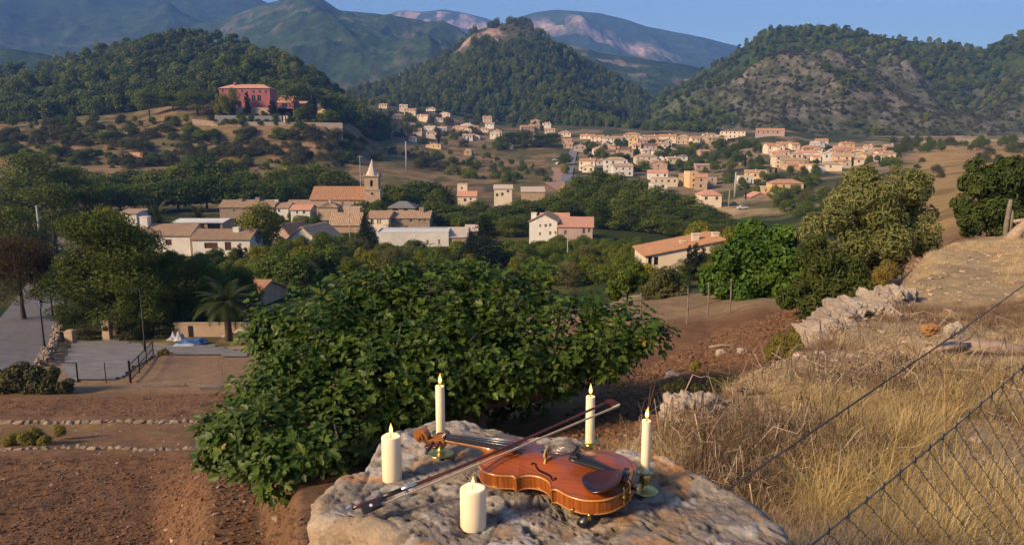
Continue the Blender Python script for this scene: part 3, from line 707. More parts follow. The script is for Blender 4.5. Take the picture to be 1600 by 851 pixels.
def put_tree(key, X, Y, h, w=None, label='', group=None, parts=True, rz=None, sink=.15):
    cm, tm, H, W = PROTO[key]; kind = key.rstrip('0123456789')
    sz = h/H; sx = (w/2/W) if w else sz
    if group and group not in FIXED:
        HSTAT.setdefault(group, []).append((h, sx/sz, kind, label))
    z = g1(X, Y)-sink
    rz = random.random()*6.28 if rz is None else rz
    if tm is None or not parts:
        o = link(NAMEOF[kind], cm, None, (X, Y, z), rz, label, CATOF[kind], group); o.scale = (sx, sx, sz)
        if group: o['hk'] = len(HSTAT[group])-1
        if tm is not None:
            t = link('trunk', tm, o)
        return o
    e = thing(NAMEOF[kind], label, CATOF[kind], (X, Y, z), rz, group); e.scale = (sx, sx, sz)
    if group: e['hk'] = len(HSTAT[group])-1
    link('trunk', tm, e); link('crown', cm, e)
    return e
def relabel():
    for o in COL.objects:
        gq = o.get('group')
        if gq in HSTAT and o.parent is None:
            H = sorted(x[0] for x in HSTAT[gq]); R = sorted(x[1] for x in HSTAT[gq]); n = len(H)
            key = o.get('hk')
            if key is None: continue
            h, r, kind, lab = HSTAT[gq][key]; del o['hk']
            if n < 5: continue
            hw = 'shortest' if h <= H[n//5] else 'short' if h <= H[2*n//5] else 'middling' if h <= H[3*n//5] else 'tall' if h <= H[4*n//5] else 'tallest'
            rw = 'slim' if r <= R[n//3] else 'broad' if r >= R[2*n//3] else 'even'
            o['label'] = f'{lab}, {hw} {rw} {KW[kind]}'
def tree(key, px, ytop, Y, wpx=None, label='', group=None, hmul=1.0):
    """tree standing on the ground at depth Y in pixel column px whose top reaches row ytop"""
    p = at(px, ytop, Y); z = g1(p[0], Y); h = max((p[2]-z)*hmul, 1.0)
    w = wpx/F_PX*Y*1.01 if wpx else None
    return put_tree(key, p[0], Y, h, w, label, group)
def scatter(poly, n, keys, hr, label, group, parts=True, mind=0.0, asp=(.85, 1.2), seed=0):
    HMID[group] = (hr[0]+hr[1])/2; rg = np.random.default_rng(seed+n); xs = [p[0] for p in poly]; ys = [p[1] for p in poly]; done = []; tries = 0
    while len(done) < n and tries < n*25:
        tries += 1
        a, b = rg.uniform(min(xs), max(xs)), rg.uniform(min(ys), max(ys))
        if not in_poly(np.array([a]), np.array([b]), poly)[0]: continue
        p = hit(a, b)
        if any((p[0]-q[0])**2+(p[1]-q[1])**2 < mind*mind for q in done): continue
        if blocked(p[0], p[1]): continue
        done.append(p); key = keys[int(rg.integers(len(keys)))]; H, W = PROTO[key][2:]
        h = hr[0]+(hr[1]-hr[0])*rg.random()**1.4; put_tree(key, p[0], p[1], h, 2*W*h/H*rg.uniform(*asp), label, group, parts, rg.uniform(0, 6.28))
FOOT = []                                       # house footprints, kept clear of trees
def blocked(x, y):
    return any(abs(x-a) < c and abs(y-b) < d for a, b, c, d in FOOT)

# ------------------------------------------------------------------ instanced stuff
def instanced(name, P, S, RZ, protos, label, tilt=None):
    """one 'stuff' object: points with instances of a few small meshes"""
    me = bpy.data.meshes.new(name); me.vertices.add(len(P)); me.vertices.foreach_set('co', np.asarray(P, np.float32).ravel())
    for k, a, ty in (('scl', S, 'FLOAT'), ('rz', RZ, 'FLOAT'), ('pick', rng.integers(0, len(protos), len(P)), 'INT')):
        at_ = me.attributes.new(k, ty, 'POINT'); at_.data.foreach_set('value', np.asarray(a, np.float32 if ty == 'FLOAT' else np.int32))
    o = link(name, me, kind='stuff', label=label)
    c = bpy.data.collections.new(name+'_sources')
    for k, m in enumerate(protos):
        q = bpy.data.objects.new(f'{name}_source_{k}', m); c.objects.link(q)
    g = bpy.data.node_groups.new(name, 'GeometryNodeTree')
    g.interface.new_socket('Geometry', in_out='INPUT', socket_type='NodeSocketGeometry'); g.interface.new_socket('Geometry', in_out='OUTPUT', socket_type='NodeSocketGeometry')
    gi = g.nodes.new('NodeGroupInput'); go = g.nodes.new('NodeGroupOutput')
    ip = g.nodes.new('GeometryNodeInstanceOnPoints'); ci = g.nodes.new('GeometryNodeCollectionInfo')
    ci.inputs['Collection'].default_value = c; ci.inputs['Separate Children'].default_value = True; ci.inputs['Reset Children'].default_value = True
    def na(nm, ty):
        n = g.nodes.new('GeometryNodeInputNamedAttribute'); n.data_type = ty; n.inputs['Name'].default_value = nm; return n.outputs['Attribute']
    cx_ = g.nodes.new('ShaderNodeCombineXYZ'); g.links.new(na('rz', 'FLOAT'), cx_.inputs[2])
    mp = g.nodes.new('GeometryNodeMeshToPoints')
    g.links.new(gi.outputs[0], mp.inputs['Mesh']); g.links.new(mp.outputs[0], ip.inputs['Points'])
    g.links.new(ci.outputs[0], ip.inputs['Instance']); ip.inputs['Pick Instance'].default_value = True
    g.links.new(na('pick', 'INT'), ip.inputs['Instance Index']); g.links.new(cx_.outputs[0], ip.inputs['Rotation']); g.links.new(na('scl', 'FLOAT'), ip.inputs['Scale'])
    g.links.new(ip.outputs[0], go.inputs[0])
    md = o.modifiers.new('scatter', 'NODES'); md.node_group = g
    return o
def forest_meshes(kind, leaf, R, H, nl, rl, n, size, k, h0=.1):
    out = []
    for s in range(k):
        rg = np.random.default_rng(900+s*7+len(kind)+n); L = crown_lobes(rg, nl, R, h0*H, H, rl, kind)
        V, F, rnd = lobes_leaves(L, n, size, .6, rg)
        b = MB(); b.tube([(0, 0, -1.5), (0, 0, H*.6)], [.3, .15], 5); tv = np.concatenate(b.V)
        q = np.array(b.F[(4, 0)])
        me = mesh('forest_crown', np.concatenate([V, tv]), [F, q+len(V)], [LEAFM[leaf], BARK], [0]*len(F)+[1]*len(q), attrs={'rnd': np.concatenate([rnd, np.zeros(len(tv))])})
        out.append(me)
    return out
FP = forest_meshes('round', 'pinelit', 3.4, 9.5, 12, 1.9, 620, 1.0, 3, .2)+forest_meshes('pine', 'pine', 3.2, 9.0, 14, 1.7, 620, .95, 3, .2)
FC = forest_meshes('cone', 'pinelit', 2.7, 11, 18, 1.7, 560, .95, 2, .05)+forest_meshes('poplar', 'pine', 2.6, 10, 14, 1.6, 560, .95, 2, .1)
FS = forest_meshes('dome', 'greyolive', 2.0, 2.8, 8, 1.0, 260, .7, 3, .0)
def forest(name, H, n, protos, smin, smax, label, mask=None, bpow=1.0, seed=0, arange=(0, 1), brange=(0, 1)):
    rg = np.random.default_rng(seed+5); a = rg.uniform(*arange, n*2); b = rg.uniform(0, 1, n*2)**bpow; b = brange[0]+(brange[1]-brange[0])*b
    P = hill_point(H, a, b)
    k = np.ones(len(P), bool)
    if mask is not None: k &= rg.random(len(P)) < mask(a, b, P)
    P = P[k][:n]; P[:, 2] -= .4
    return instanced(name, P, rg.uniform(smin, smax, len(P)), rg.uniform(0, 6.28, len(P)), protos, label)
def apx(H, a): return H['pxs'][0]+a*(H['pxs'][-1]-H['pxs'][0])
forest('pine_forest', hA, 3600, FP, .55, 1.6, 'dense green pine forest on the hill behind the pink mansion', seed=1)
forest('pine_forest', hE, 5200, FC+FP[:2], .55, 1.4, 'dense green pine forest on the rock crowned hill', seed=2,
  mask=lambda a, b, P: np.where((apx(hE, a) > 704) & (apx(hE, a) < 850) & (b > .58) & (b < .955), np.where(apx(hE, a) < 795, .03, .3), 1.0))
forest('pine_forest', hF, 3600, FP, .5, 1.25, 'dark pine wood along the crest of the grey hill', seed=3,
  mask=lambda a, b, P: np.clip(sstep(.60, .78, b+.16*fbm(P/120, 3, 77))+.28*sstep(.1, .5, fbm(P/70, 3, 78))+.55*(apx(hF, a) < 1115), 0, 1))
forest('hillside_scrub', hF, 6500, FS, .5, 1.4, 'scattered low scrub on the stony face of the grey hill', seed=4, brange=(0, .75), bpow=.8)
# ------------------------------------------------------------------ buildings
WALLS = {
 'white': pmat('white_render', (.66, .63, .58), .9, (.54, .50, .45), .6, .2, 6),
 'cream': pmat('cream_render', (.66, .56, .43), .9, (.55, .45, .33), .5, .2, 6, rand=.12),
 'ochre': pmat('ochre_render', (.62, .45, .25), .9, (.52, .36, .19), .5, .2, 6, rand=.1),
 'sand': pmat('sandstone_wall', (.46, .34, .235), .95, (.33, .235, .16), .9, .5, 5, rand=.12),
 'stone': pmat('rubble_stone_wall', (.36, .27, .195), .95, (.22, .165, .12), 1.2, .6, 5, bdist=.06),
 'pink': pmat('pink_render', (.36, .125, .125), .9, (.28, .095, .10), .4, .2, 6),
 'rosy': pmat('rosy_grey_render', (.42, .31, .27), .9, (.34, .25, .22), .5, .2, 6),
}
ROOFS = {
 'terra': pmat('terracotta_tiles', (.50, .27, .145), .9, (.36, .19, .105), 1.2, .5, 8, bdist=.05, rand=.12),
 'tan': pmat('weathered_tan_tiles', (.46, .31, .19), .9, (.32, .21, .135), 1.0, .5, 8, bdist=.05, rand=.12),
 'salmon': pmat('salmon_tiles', (.58, .29, .19), .85, (.48, .24, .155), .6, .3, 8, bdist=.04),
 'brown': pmat('brown_tiles', (.20, .12, .085), .9, (.14, .085, .06), .8, .4, 8, bdist=.04),
 'grey': pmat('grey_roof', (.20, .19, .185), .9, (.15, .14, .14), .6, .3, 8),
 'pale': pmat('pale_roof', (.56, .45, .35), .9, (.47, .37, .28), .5, .2, 8),
 'whiteroof': pmat('white_roof', (.66, .64, .60), .8, (.56, .54, .5), .5),
}
def slab(b, e0, e1, r1, r0, thick=.16, corr=0.0, mi=0):
    """roof plane from eave e0-e1 up to ridge r0-r1; corr = tile pitch in metres (0: plain)"""
    e0, e1, r0, r1 = map(lambda v: np.array(v, float), (e0, e1, r0, r1))
    nrm = np.cross(e1-e0, r0-e0) if np.linalg.norm(r0-e0) > 1e-6 else np.cross(e1-e0, r1-e0)
    nrm /= np.linalg.norm(nrm)+1e-9
    if nrm[2] < 0: nrm = -nrm
    L = np.linalg.norm(e1-e0); m = max(1, int(round(L/corr))*4) if corr else 1; q = 7 if corr else 1
    s = np.linspace(0, 1, m+1); bot = e0+(e1-e0)*s[:, None]; top = r0+(r1-r0)*s[:, None]
    off = (np.abs(np.sin(np.arange(m+1)*np.pi/4))*.11 if corr else np.zeros(m+1))[:, None]*nrm
    rows = []
    for k in range(q+1):
        f = k/q; base = bot*(1-f)+top*f
        if corr and 0 < k < q: rows += [base+off-nrm*.035]
        rows += [base+off]
    V = np.concatenate(rows); nr = len(rows); w = m+1
    F = [(i*w+j, i*w+j+1, (i+1)*w+j+1, (i+1)*w+j) for i in range(nr-1) for j in range(m)]
    Vb = np.concatenate([bot-nrm*thick, top-nrm*thick]); nb = len(V)
    F += [(nb+j+1, nb+j, nb+w+j, nb+w+j+1) for j in range(m)]
    F += [(j, nb+j, nb+j+1, j+1) for j in range(m)]
    F += [((nr-1)*w+j+1, nb+w+j+1, nb+w+j, (nr-1)*w+j) for j in range(m)]
    F += [(0, (nr-1)*w, nb+w, nb), (m, nb+m, nb+w+m, (nr-1)*w+m)]
    b.add(np.concatenate([V, Vb]), F, mi)
def facade(b, o, ux, W, z0, z1, ops, rev=.22):
    """rectangular wall with openings (x0,x1,za,zb) and reveals; o origin at left base, ux along the wall (outward normal on its right-hand side)"""
    o = np.array(o, float); ux = np.array(ux, float); uz = np.array([0, 0, 1.0]); nin = np.cross(uz, ux)
    xs = sorted({0, W, *[v for a in ops for v in a[:2]]}); zs = sorted({z0, z1, *[v for a in ops for v in a[2:4]]})
    P = lambda x, z, d=0: o+ux*x+uz*z+nin*d
    for i in range(len(xs)-1):
        for j in range(len(zs)-1):
            cx, cz = (xs[i]+xs[i+1])/2, (zs[j]+zs[j+1])/2
            if any(a[0] < cx < a[1] and a[2] < cz < a[3] for a in ops): continue
            b.quad(P(xs[i], zs[j]), P(xs[i+1], zs[j]), P(xs[i+1], zs[j+1]), P(xs[i], zs[j+1]))
    for a in ops:
        x0, x1, za, zb = a[:4]
        b.quad(P(x0, za), P(x0, za, rev), P(x0, zb, rev), P(x0, zb)); b.quad(P(x1, za, rev), P(x1, za), P(x1, zb), P(x1, zb, rev))
        b.quad(P(x0, zb), P(x0, zb, rev), P(x1, zb, rev), P(x1, zb)); b.quad(P(x0, za, rev), P(x0, za), P(x1, za), P(x1, za, rev))
def window_part(parent, o, ux, x0, x1, z0, z1, kind='glass', rev=.22, big=False):
    """a window (or door) filling one opening"""
    o = np.array(o, float); ux = np.array(ux, float); uz = np.array([0, 0, 1.0]); nin = np.cross(uz, ux)
    b = MB(); P = lambda x, z, d: o+ux*x+uz*z+nin*d
    def bx(xa, xb, za, zb, da, db, mi):
        V = [P(x, z, d) for d in (da, db) for z in (za, zb) for x in (xa, xb)]
        b.add(V, [(0, 1, 3, 2), (4, 6, 7, 5), (0, 4, 5, 1), (2, 3, 7, 6), (0, 2, 6, 4), (1, 5, 7, 3)], mi)
    bx(x0, x1, z0, z1, rev*.72, rev*1.05, 1)
    if kind != 'dark':
        f = .07
        bx(x0, x0+f, z0, z1, rev*.5, rev*.9, 0); bx(x1-f, x1, z0, z1, rev*.5, rev*.9, 0); bx(x0+f, x1-f, z0, z0+f, rev*.5, rev*.9, 0); bx(x0+f, x1-f, z1-f, z1, rev*.5, rev*.9, 0)
        xm = (x0+x1)/2; bx(xm-f*.5, xm+f*.5, z0+f, z1-f, rev*.5, rev*.9, 0)
    if kind == 'shutter':
        return b.obj('window', [SHUT, SHUT], parent)
    if kind == 'door':
        return b.obj('door', [SHUT, SHUT], parent)
    o_ = b.obj('window', [FRAME, GLASS], parent)
    return o_
def house(label, pxl, pxr, yeave, Y, yridge=None, ybase=None, depth=8.0, roof='front', wall='cream', rmat='terra', wins=(), auto=None, chim=(), rot=0.0, corr=0.0, ov=.35, group=None, name='house', cat='house', rise=None, small=False, seed=0, wallthick=0, flatpar=.4):
    """front wall spans pixel columns pxl..pxr at depth Y, its top at row yeave"""
    rg = random.Random(int(pxl*13+yeave*7)+seed)
    xl, xr = at(pxl, yeave, Y)[0], at(pxr, yeave, Y)[0]; W = xr-xl; D = depth
    cx, cyy = (xl+xr)/2, Y+D/2
    zg = min(g1(cx+sx*W/2, cyy+sy*D/2) for sx in (-1, 1) for sy in (-1, 1))-.4
    ze = -Y*float(tdep(yeave)); 
    if ybase is not None: zg = min(zg, -Y*float(tdep(ybase)))
    if ze-zg < 2.4: zg = ze-2.4
    H = ze-zg
    e = thing(name, label, cat, (cx, cyy, zg), math.radians(rot), group)
    FOOT.append((cx, cyy, W/2+1.2, D/2+1.2))
    hw, hd = W/2, D/2
    if rise is None:
        zr = -(Y+(D/2 if roof in ('front', 'hip') else .1))*float(tdep(yridge)) if yridge is not None else ze+.22*D
        rise = max(zr-ze, .25)
    fo = [(-hw, -hd, 0), (1, 0, 0), W]; so = [(hw, -hd, 0), (0, 1, 0), D]; lo = [(-hw, hd, 0), (0, -1, 0), D]; bo = [(hw, hd, 0), (-1, 0, 0), W]
    ops = []
    for (a, c, y0, y1, *k) in wins:
        x0 = at(a, y0, Y)[0]-xl; x1 = at(c, y0, Y)[0]-xl; zb_ = -Y*float(tdep(y1))-zg; zt = -Y*float(tdep(y0))-zg
        ops.append((max(x0, .15), min(x1, W-.15), max(zb_, .05), min(zt, H-.08), k[0] if k else 'glass'))
    sops = []
    if auto:
        nc, nr = auto; fl = min(2.9, (H-.3)/nr)
        for r in range(nr):
            for c in range(nc):
                xc = W*(c+.5)/nc+rg.uniform(-.2, .2); zt = H-.55-r*fl; ww = rg.choice((.42, .5, .6)); hh = min(1.35, fl*.55)
                if rg.random() < .12 and nc*nr > 2: continue
                if zt-hh < .1: continue
                ops.append((max(xc-ww, .15), min(xc+ww, W-.15), zt-hh, zt, 'shutter' if rg.random() < .25 else 'glass'))
        if not small:
            for r in range(nr):
                for c in range(2):
                    xc = D*(c+.5)/2; zt = H-.55-r*fl; hh = min(1.3, fl*.55)
                    if zt-hh > .1 and rg.random() < .8: sops.append((xc-.45, xc+.45, zt-hh, zt, 'glass'))
    # drop overlapping openings
    good = []
    for a in ops:
        if a[1]-a[0] > .15 and a[3]-a[2] > .15 and not any(a[0] < g[1] and g[0] < a[1] and a[2] < g[3] and g[2] < a[3] for g in good): good.append(a)
    ops = good
    b = MB()
    facade(b, fo[0], fo[1], W, 0, H, ops); facade(b, so[0], so[1], D, 0, H, sops); facade(b, lo[0], lo[1], D, 0, H, sops); facade(b, bo[0], bo[1], W, 0, H, [])
    rb = MB(); t = .16
    if roof == 'front':
        for sx in (-1, 1):
            V = [(sx*hw, -hd, H), (sx*hw, hd, H), (sx*hw, 0, H+rise)]; b.tri(*(V if sx > 0 else V[::-1]))
        sl = rise/hd
        slab(rb, (-hw-ov, -hd-ov, H-sl*ov+t), (hw+ov, -hd-ov, H-sl*ov+t), (hw+ov, 0, H+rise+t), (-hw-ov, 0, H+rise+t), t, corr)
        slab(rb, (hw+ov, hd+ov, H-sl*ov+t), (-hw-ov, hd+ov, H-sl*ov+t), (-hw-ov, 0.002, H+rise+t), (hw+ov, 0.002, H+rise+t), t, corr)
    elif roof == 'side':
        for sy in (-1, 1):
            V = [(-hw, sy*hd, H), (hw, sy*hd, H), (0, sy*hd, H+rise)]; b.tri(*(V if sy < 0 else V[::-1]))
        sl = rise/hw
        slab(rb, (-hw-ov, hd+ov, H-sl*ov+t), (-hw-ov, -hd-ov, H-sl*ov+t), (0, -hd-ov, H+rise+t), (0, hd+ov, H+rise+t), t, corr)
        slab(rb, (hw+ov, -hd-ov, H-sl*ov+t), (hw+ov, hd+ov, H-sl*ov+t), (0.002, hd+ov, H+rise+t), (0.002, -hd-ov, H+rise+t), t, corr)
    elif roof == 'hip':
        k = min(hd, hw*.8)*.9; sl = rise/hd
        A, B_, C_, D_ = (-hw-ov, -hd-ov, H+.03), (hw+ov, -hd-ov, H+.03), (hw+ov, hd+ov, H+.03), (-hw-ov, hd+ov, H+.03)
        r0, r1 = (-hw+k, 0, H+rise+t), (hw-k, 0, H+rise+t)
        slab(rb, A, B_, r1, r0, t, corr); slab(rb, C_, D_, r0, r1, t, corr)
        slab(rb, B_, C_, r1, r1, t, 0); slab(rb, D_, A, r0, r0, t, 0)
    elif roof in ('monoL', 'monoR'):              # single slope: high side left / right
        zl, zr_ = (rise, 0) if roof == 'monoL' else (0, rise)
        for sy in (-1, 1):
            V = [(-hw, sy*hd, H), (hw, sy*hd, H), ((-hw if zl else hw), sy*hd, H+rise)]
            b.tri(*(V if sy < 0 else V[::-1]))
        xx = -hw if zl else hw; V = [(xx, -hd, H), (xx, hd, H), (xx, hd, H+rise), (xx, -hd, H+rise)]; b.quad(*(V if xx > 0 else V[::-1]))
        lo_, hi_ = (hw+ov, -hw-ov) if zl else (-hw-ov, hw+ov)
        slab(rb, (lo_, -hd-ov, H+t-.05), (lo_, hd+ov, H+t-.05), (hi_, hd+ov, H+rise+t), (hi_, -hd-ov, H+rise+t), t, corr)
    elif roof == 'shed':                          # slopes down towards the front
        V0 = [(-hw, -hd, H), (-hw, hd, H+rise), (-hw, hd, H)]; b.tri(*V0); b.tri((hw, -hd, H), (hw, hd, H), (hw, hd, H+rise)); b.quad((hw, hd, H), (-hw, hd, H), (-hw, hd, H+rise), (hw, hd, H+rise))
        slab(rb, (-hw-ov, -hd-ov, H+t-.03), (hw+ov, -hd-ov, H+t-.03), (hw+ov, hd+ov, H+rise+t), (-hw-ov, hd+ov, H+rise+t), t, corr)
    else:                                         # flat with a parapet
        rb.box(-hw+.25, hw-.25, -hd+.25, hd-.25, H-.25, H-.12)
        p = flatpar
        rb.box(-hw-.05, hw+.05, -hd-.05, -hd+.25, H, H+p); rb.box(-hw-.05, hw+.05, hd-.25, hd+.05, H, H+p)
        rb.box(-hw-.05, -hw+.25, -hd+.25, hd-.25, H, H+p); rb.box(hw-.25, hw+.05, -hd+.25, hd-.25, H, H+p)
    b.obj('wall', WALLS[wall], e)
    ro = rb.obj('roof', ROOFS[rmat], e)
    for a in ops: window_part(e, fo[0], fo[1], *a[:4], kind=a[4])
    for a in sops: window_part(e, so[0], so[1], *a[:4], kind=a[4]); window_part(e, lo[0], lo[1], *a[:4], kind=a[4])
    for (cpx, cty, cw) in chim:
        cxl = at(cpx, yeave, Y+D*.4)[0]-cx; zt = -(Y+D*.4)*float(tdep(cty))-zg; m = MB()
        m.box(cxl-cw/2, cxl+cw/2, -D*.1-cw/2, -D*.1+cw/2, H-.2, zt); m.box(cxl-cw/2-.08, cxl+cw/2+.08, -D*.1-cw/2-.08, -D*.1+cw/2+.08, zt, zt+.15)
        m.obj('chimney', WALLS[wall], ro)
    return e, zg, H, W

# near village, left
house('white cottage with porch and big square chimney above the dark pines', 214, 296, 368, 150, 351, 392, 9, 'front', 'white', 'tan', [(229, 243, 371, 385, 'dark'), (258, 268, 374, 383, 'shutter')], chim=[(229, 339, 1.6)], corr=.42)
house('white house with one long tiled roof and brown shutters', 300, 390, 374, 148, 359, 402, 8, 'front', 'white', 'tan', [(319, 340, 379, 388, 'shutter'), (351, 361, 378, 391, 'shutter')], chim=[(371, 356, 1.2)], corr=.42)
house('flat white canopied pavilion behind the white cottages', 270, 347, 348, 172, 342, 368, 9, 'front', 'sand', 'whiteroof', [(309, 319, 350, 358, 'dark'), (324, 344, 350, 358, 'dark')], flatpar=.5)
house('long low rubble stone house with weathered tan roof', 342, 425, 324, 232, 313, 345, 10, 'front', 'stone', 'tan', [(363, 366, 327, 331), (400, 403, 327, 331)], chim=[(377, 311, 1.0), (403, 309, 1.2)], corr=.5, rot=4)
house('narrow white house joined to the long stone house', 423, 450, 325, 233, 317, 345, 9, 'front', 'white', 'tan', [(434, 438, 327, 331.5)], chim=[(433, 313, 1)], corr=.5)
house('plain stone block between the white house and the church', 448, 486, 320, 242, 313, 345, 8, 'front', 'sand', 'tan', corr=.5)
house('small whitewashed house with pale pink roof and two windows', 454, 484, 328, 224, 320, 345, 8, 'front', 'white', 'salmon', [(462.5, 466, 329.5, 334), (473, 477, 329.5, 334)])
house('pale gabled barn with grey roof among the gardens', 452, 511, 378, 160, 355, 398, 11, 'side', 'white', 'tan', [(458, 470, 380, 388, 'dark'), (488, 500, 380, 388, 'dark')], rot=-14, corr=.5)
house('rosy walled shed behind the pale barn', 430, 466, 372, 172, 352, 392, 10, 'side', 'rosy', 'terra', [(446, 452, 375, 379)], rot=-14, corr=.5)
house('tan roofed shed with a blank tower wall by the church', 515, 562, 352, 200, 333, 366, 9, 'front', 'sand', 'tan', corr=.5)
house('tall blank sandstone block rising over the shed', 537, 562, 325, 207, None, 352, 4, 'flat', 'sand', 'pale', flatpar=.2)
house('big two storey rubble stone house with a long tan roof', 606, 671, 341, 205, 330, 366, 10, 'front', 'stone', 'tan', [(613, 616, 342, 346), (624, 628, 342, 346), (640, 644, 342, 347), (654, 657.5, 342, 346.5), (662, 665, 342, 346.5), (633, 638, 353, 362, 'door'), (654, 657, 355, 360), (662, 665, 355, 360)], chim=[(659, 325, 1.3)], corr=.5)
house('cream wing with arched windows beside the big stone house', 575, 611, 341, 203, 330, 360, 9, 'front', 'cream', 'tan', [(582, 587, 342, 351), (592.5, 595, 342.5, 350), (596.5, 599, 342.5, 350)], corr=.5, rot=-8)
house('house with low grey hipped roof behind the big stone house', 604, 648, 325, 228, 315, 340, 10, 'hip', 'stone', 'grey', [(613, 622, 326, 330, 'dark'), (631, 637, 326, 330, 'dark')])
house('long blank white modern house with slit windows', 586, 699, 363, 172, None, 405, 10, 'flat', 'white', 'whiteroof', [(664.5, 668, 375, 383), (683, 686, 374.5, 382), (677.5, 682, 390, 398)], rot=3, flatpar=.12)
house('grey brown annex with pale lean-to roof beside the white modern house', 699.5, 728, 371, 173, 362, 405, 9, 'shed', 'rosy', 'pale', rot=3)
house('rough shed with pale humped roof by the tall conifers', 727, 745, 362, 180, 355, 378, 5, 'shed', 'sand', 'pale')
house('villa with an arched window below a square tower', 715, 744, 307, 272, 299, 320, 8, 'front', 'cream', 'salmon', [(724.5, 729, 310, 315), (734, 737, 309, 313)])
house('square cream tower room with flat cap above the villa', 714.5, 730, 289, 277, None, 305, 4, 'flat', 'cream', 'pale', [(720, 723, 292, 296)])
house('cream two storey house with twin gables above the tree tops', 772, 800, 295, 272, 289, 318, 9, 'front', 'cream', 'pale', [(783, 787, 301, 306), (775, 779, 302, 307), (792, 796, 297, 301)])
house('long pale flat roofed shed near the dirt lot', 815, 851, 300, 300, 294, 308, 9, 'shed', 'sand', 'pale')
house('little ochre gabled house at the foot of the street', 874, 887, 300, 330, 292, 312, 8, 'side', 'ochre', 'terra')
house('hut with orange roof sunk among the trees', 770, 785, 330, 250, 325, 345, 6, 'shed', 'ochre', 'terra')
house('white gable ended house with six small windows beside the orchard', 832, 876, 346, 192, 335, 376, 10, 'side', 'white', 'tan', [(848, 851, 350.5, 355), (856, 860, 350, 354.5), (863.5, 867, 349, 354), (847.5, 850.5, 363, 368), (863.5, 867, 361, 367), (872, 875, 361, 366)], chim=[(835.5, 333, 1.4)], rot=-10)
house('low wing with salmon lean-to roof and dark windows on short stilts', 875, 929, 355, 190, 345, 370, 10, 'shed', 'rosy', 'salmon', [(885, 889, 360, 367), (913.5, 918, 357, 365), (922, 926, 355, 363)], rot=-6)  # rosy wall: shaded side of the white house, shade put into the colour
house('upper salmon roofed storey behind the white gable', 846, 890, 342, 203, 333, 372, 8, 'front', 'rosy', 'salmon', [(872, 884, 343, 348, 'dark')], rot=-4)
house('cream house with sloping roof and chimneys by the dark cypresses', 1009, 1128, 400, 100, 372, 425, 9, 'monoR', 'cream', 'terra', [(1013, 1019, 401, 414, 'dark'), (1022, 1029, 401, 414, 'dark')], chim=[(1066, 377, .8), (1085, 366, .9), (1116, 364, .9)], rise=2.2, corr=.42)
house('tan roofed barn behind the palm beside the yard', 340, 408, 470, 88, 438, 505, 9, 'front', 'sand', 'terra', corr=.42, rot=-14)
house('pale tiled roof corner hidden behind the fig tree', 492, 545, 432, 118, 424, 450, 8, 'front', 'sand', 'tan', corr=.42)
house('ochre garden shed with tiled lean-to roof in the shrubs', 524, 546, 412, 135, 404, 425, 6, 'shed', 'sand', 'terra', corr=.42)
house('lone stone cottage on the dry slope below the forest', 192, 222, 246, 385, 239, 257, 8, 'front', 'sand', 'terra', [(196, 200, 246.5, 250.5), (209, 212.5, 246.5, 250.5)], ov=.2)
house('low tan roofed hut among trees behind the palm', 182, 213, 334, 215, 330, 345, 7, 'shed', 'white', 'tan')

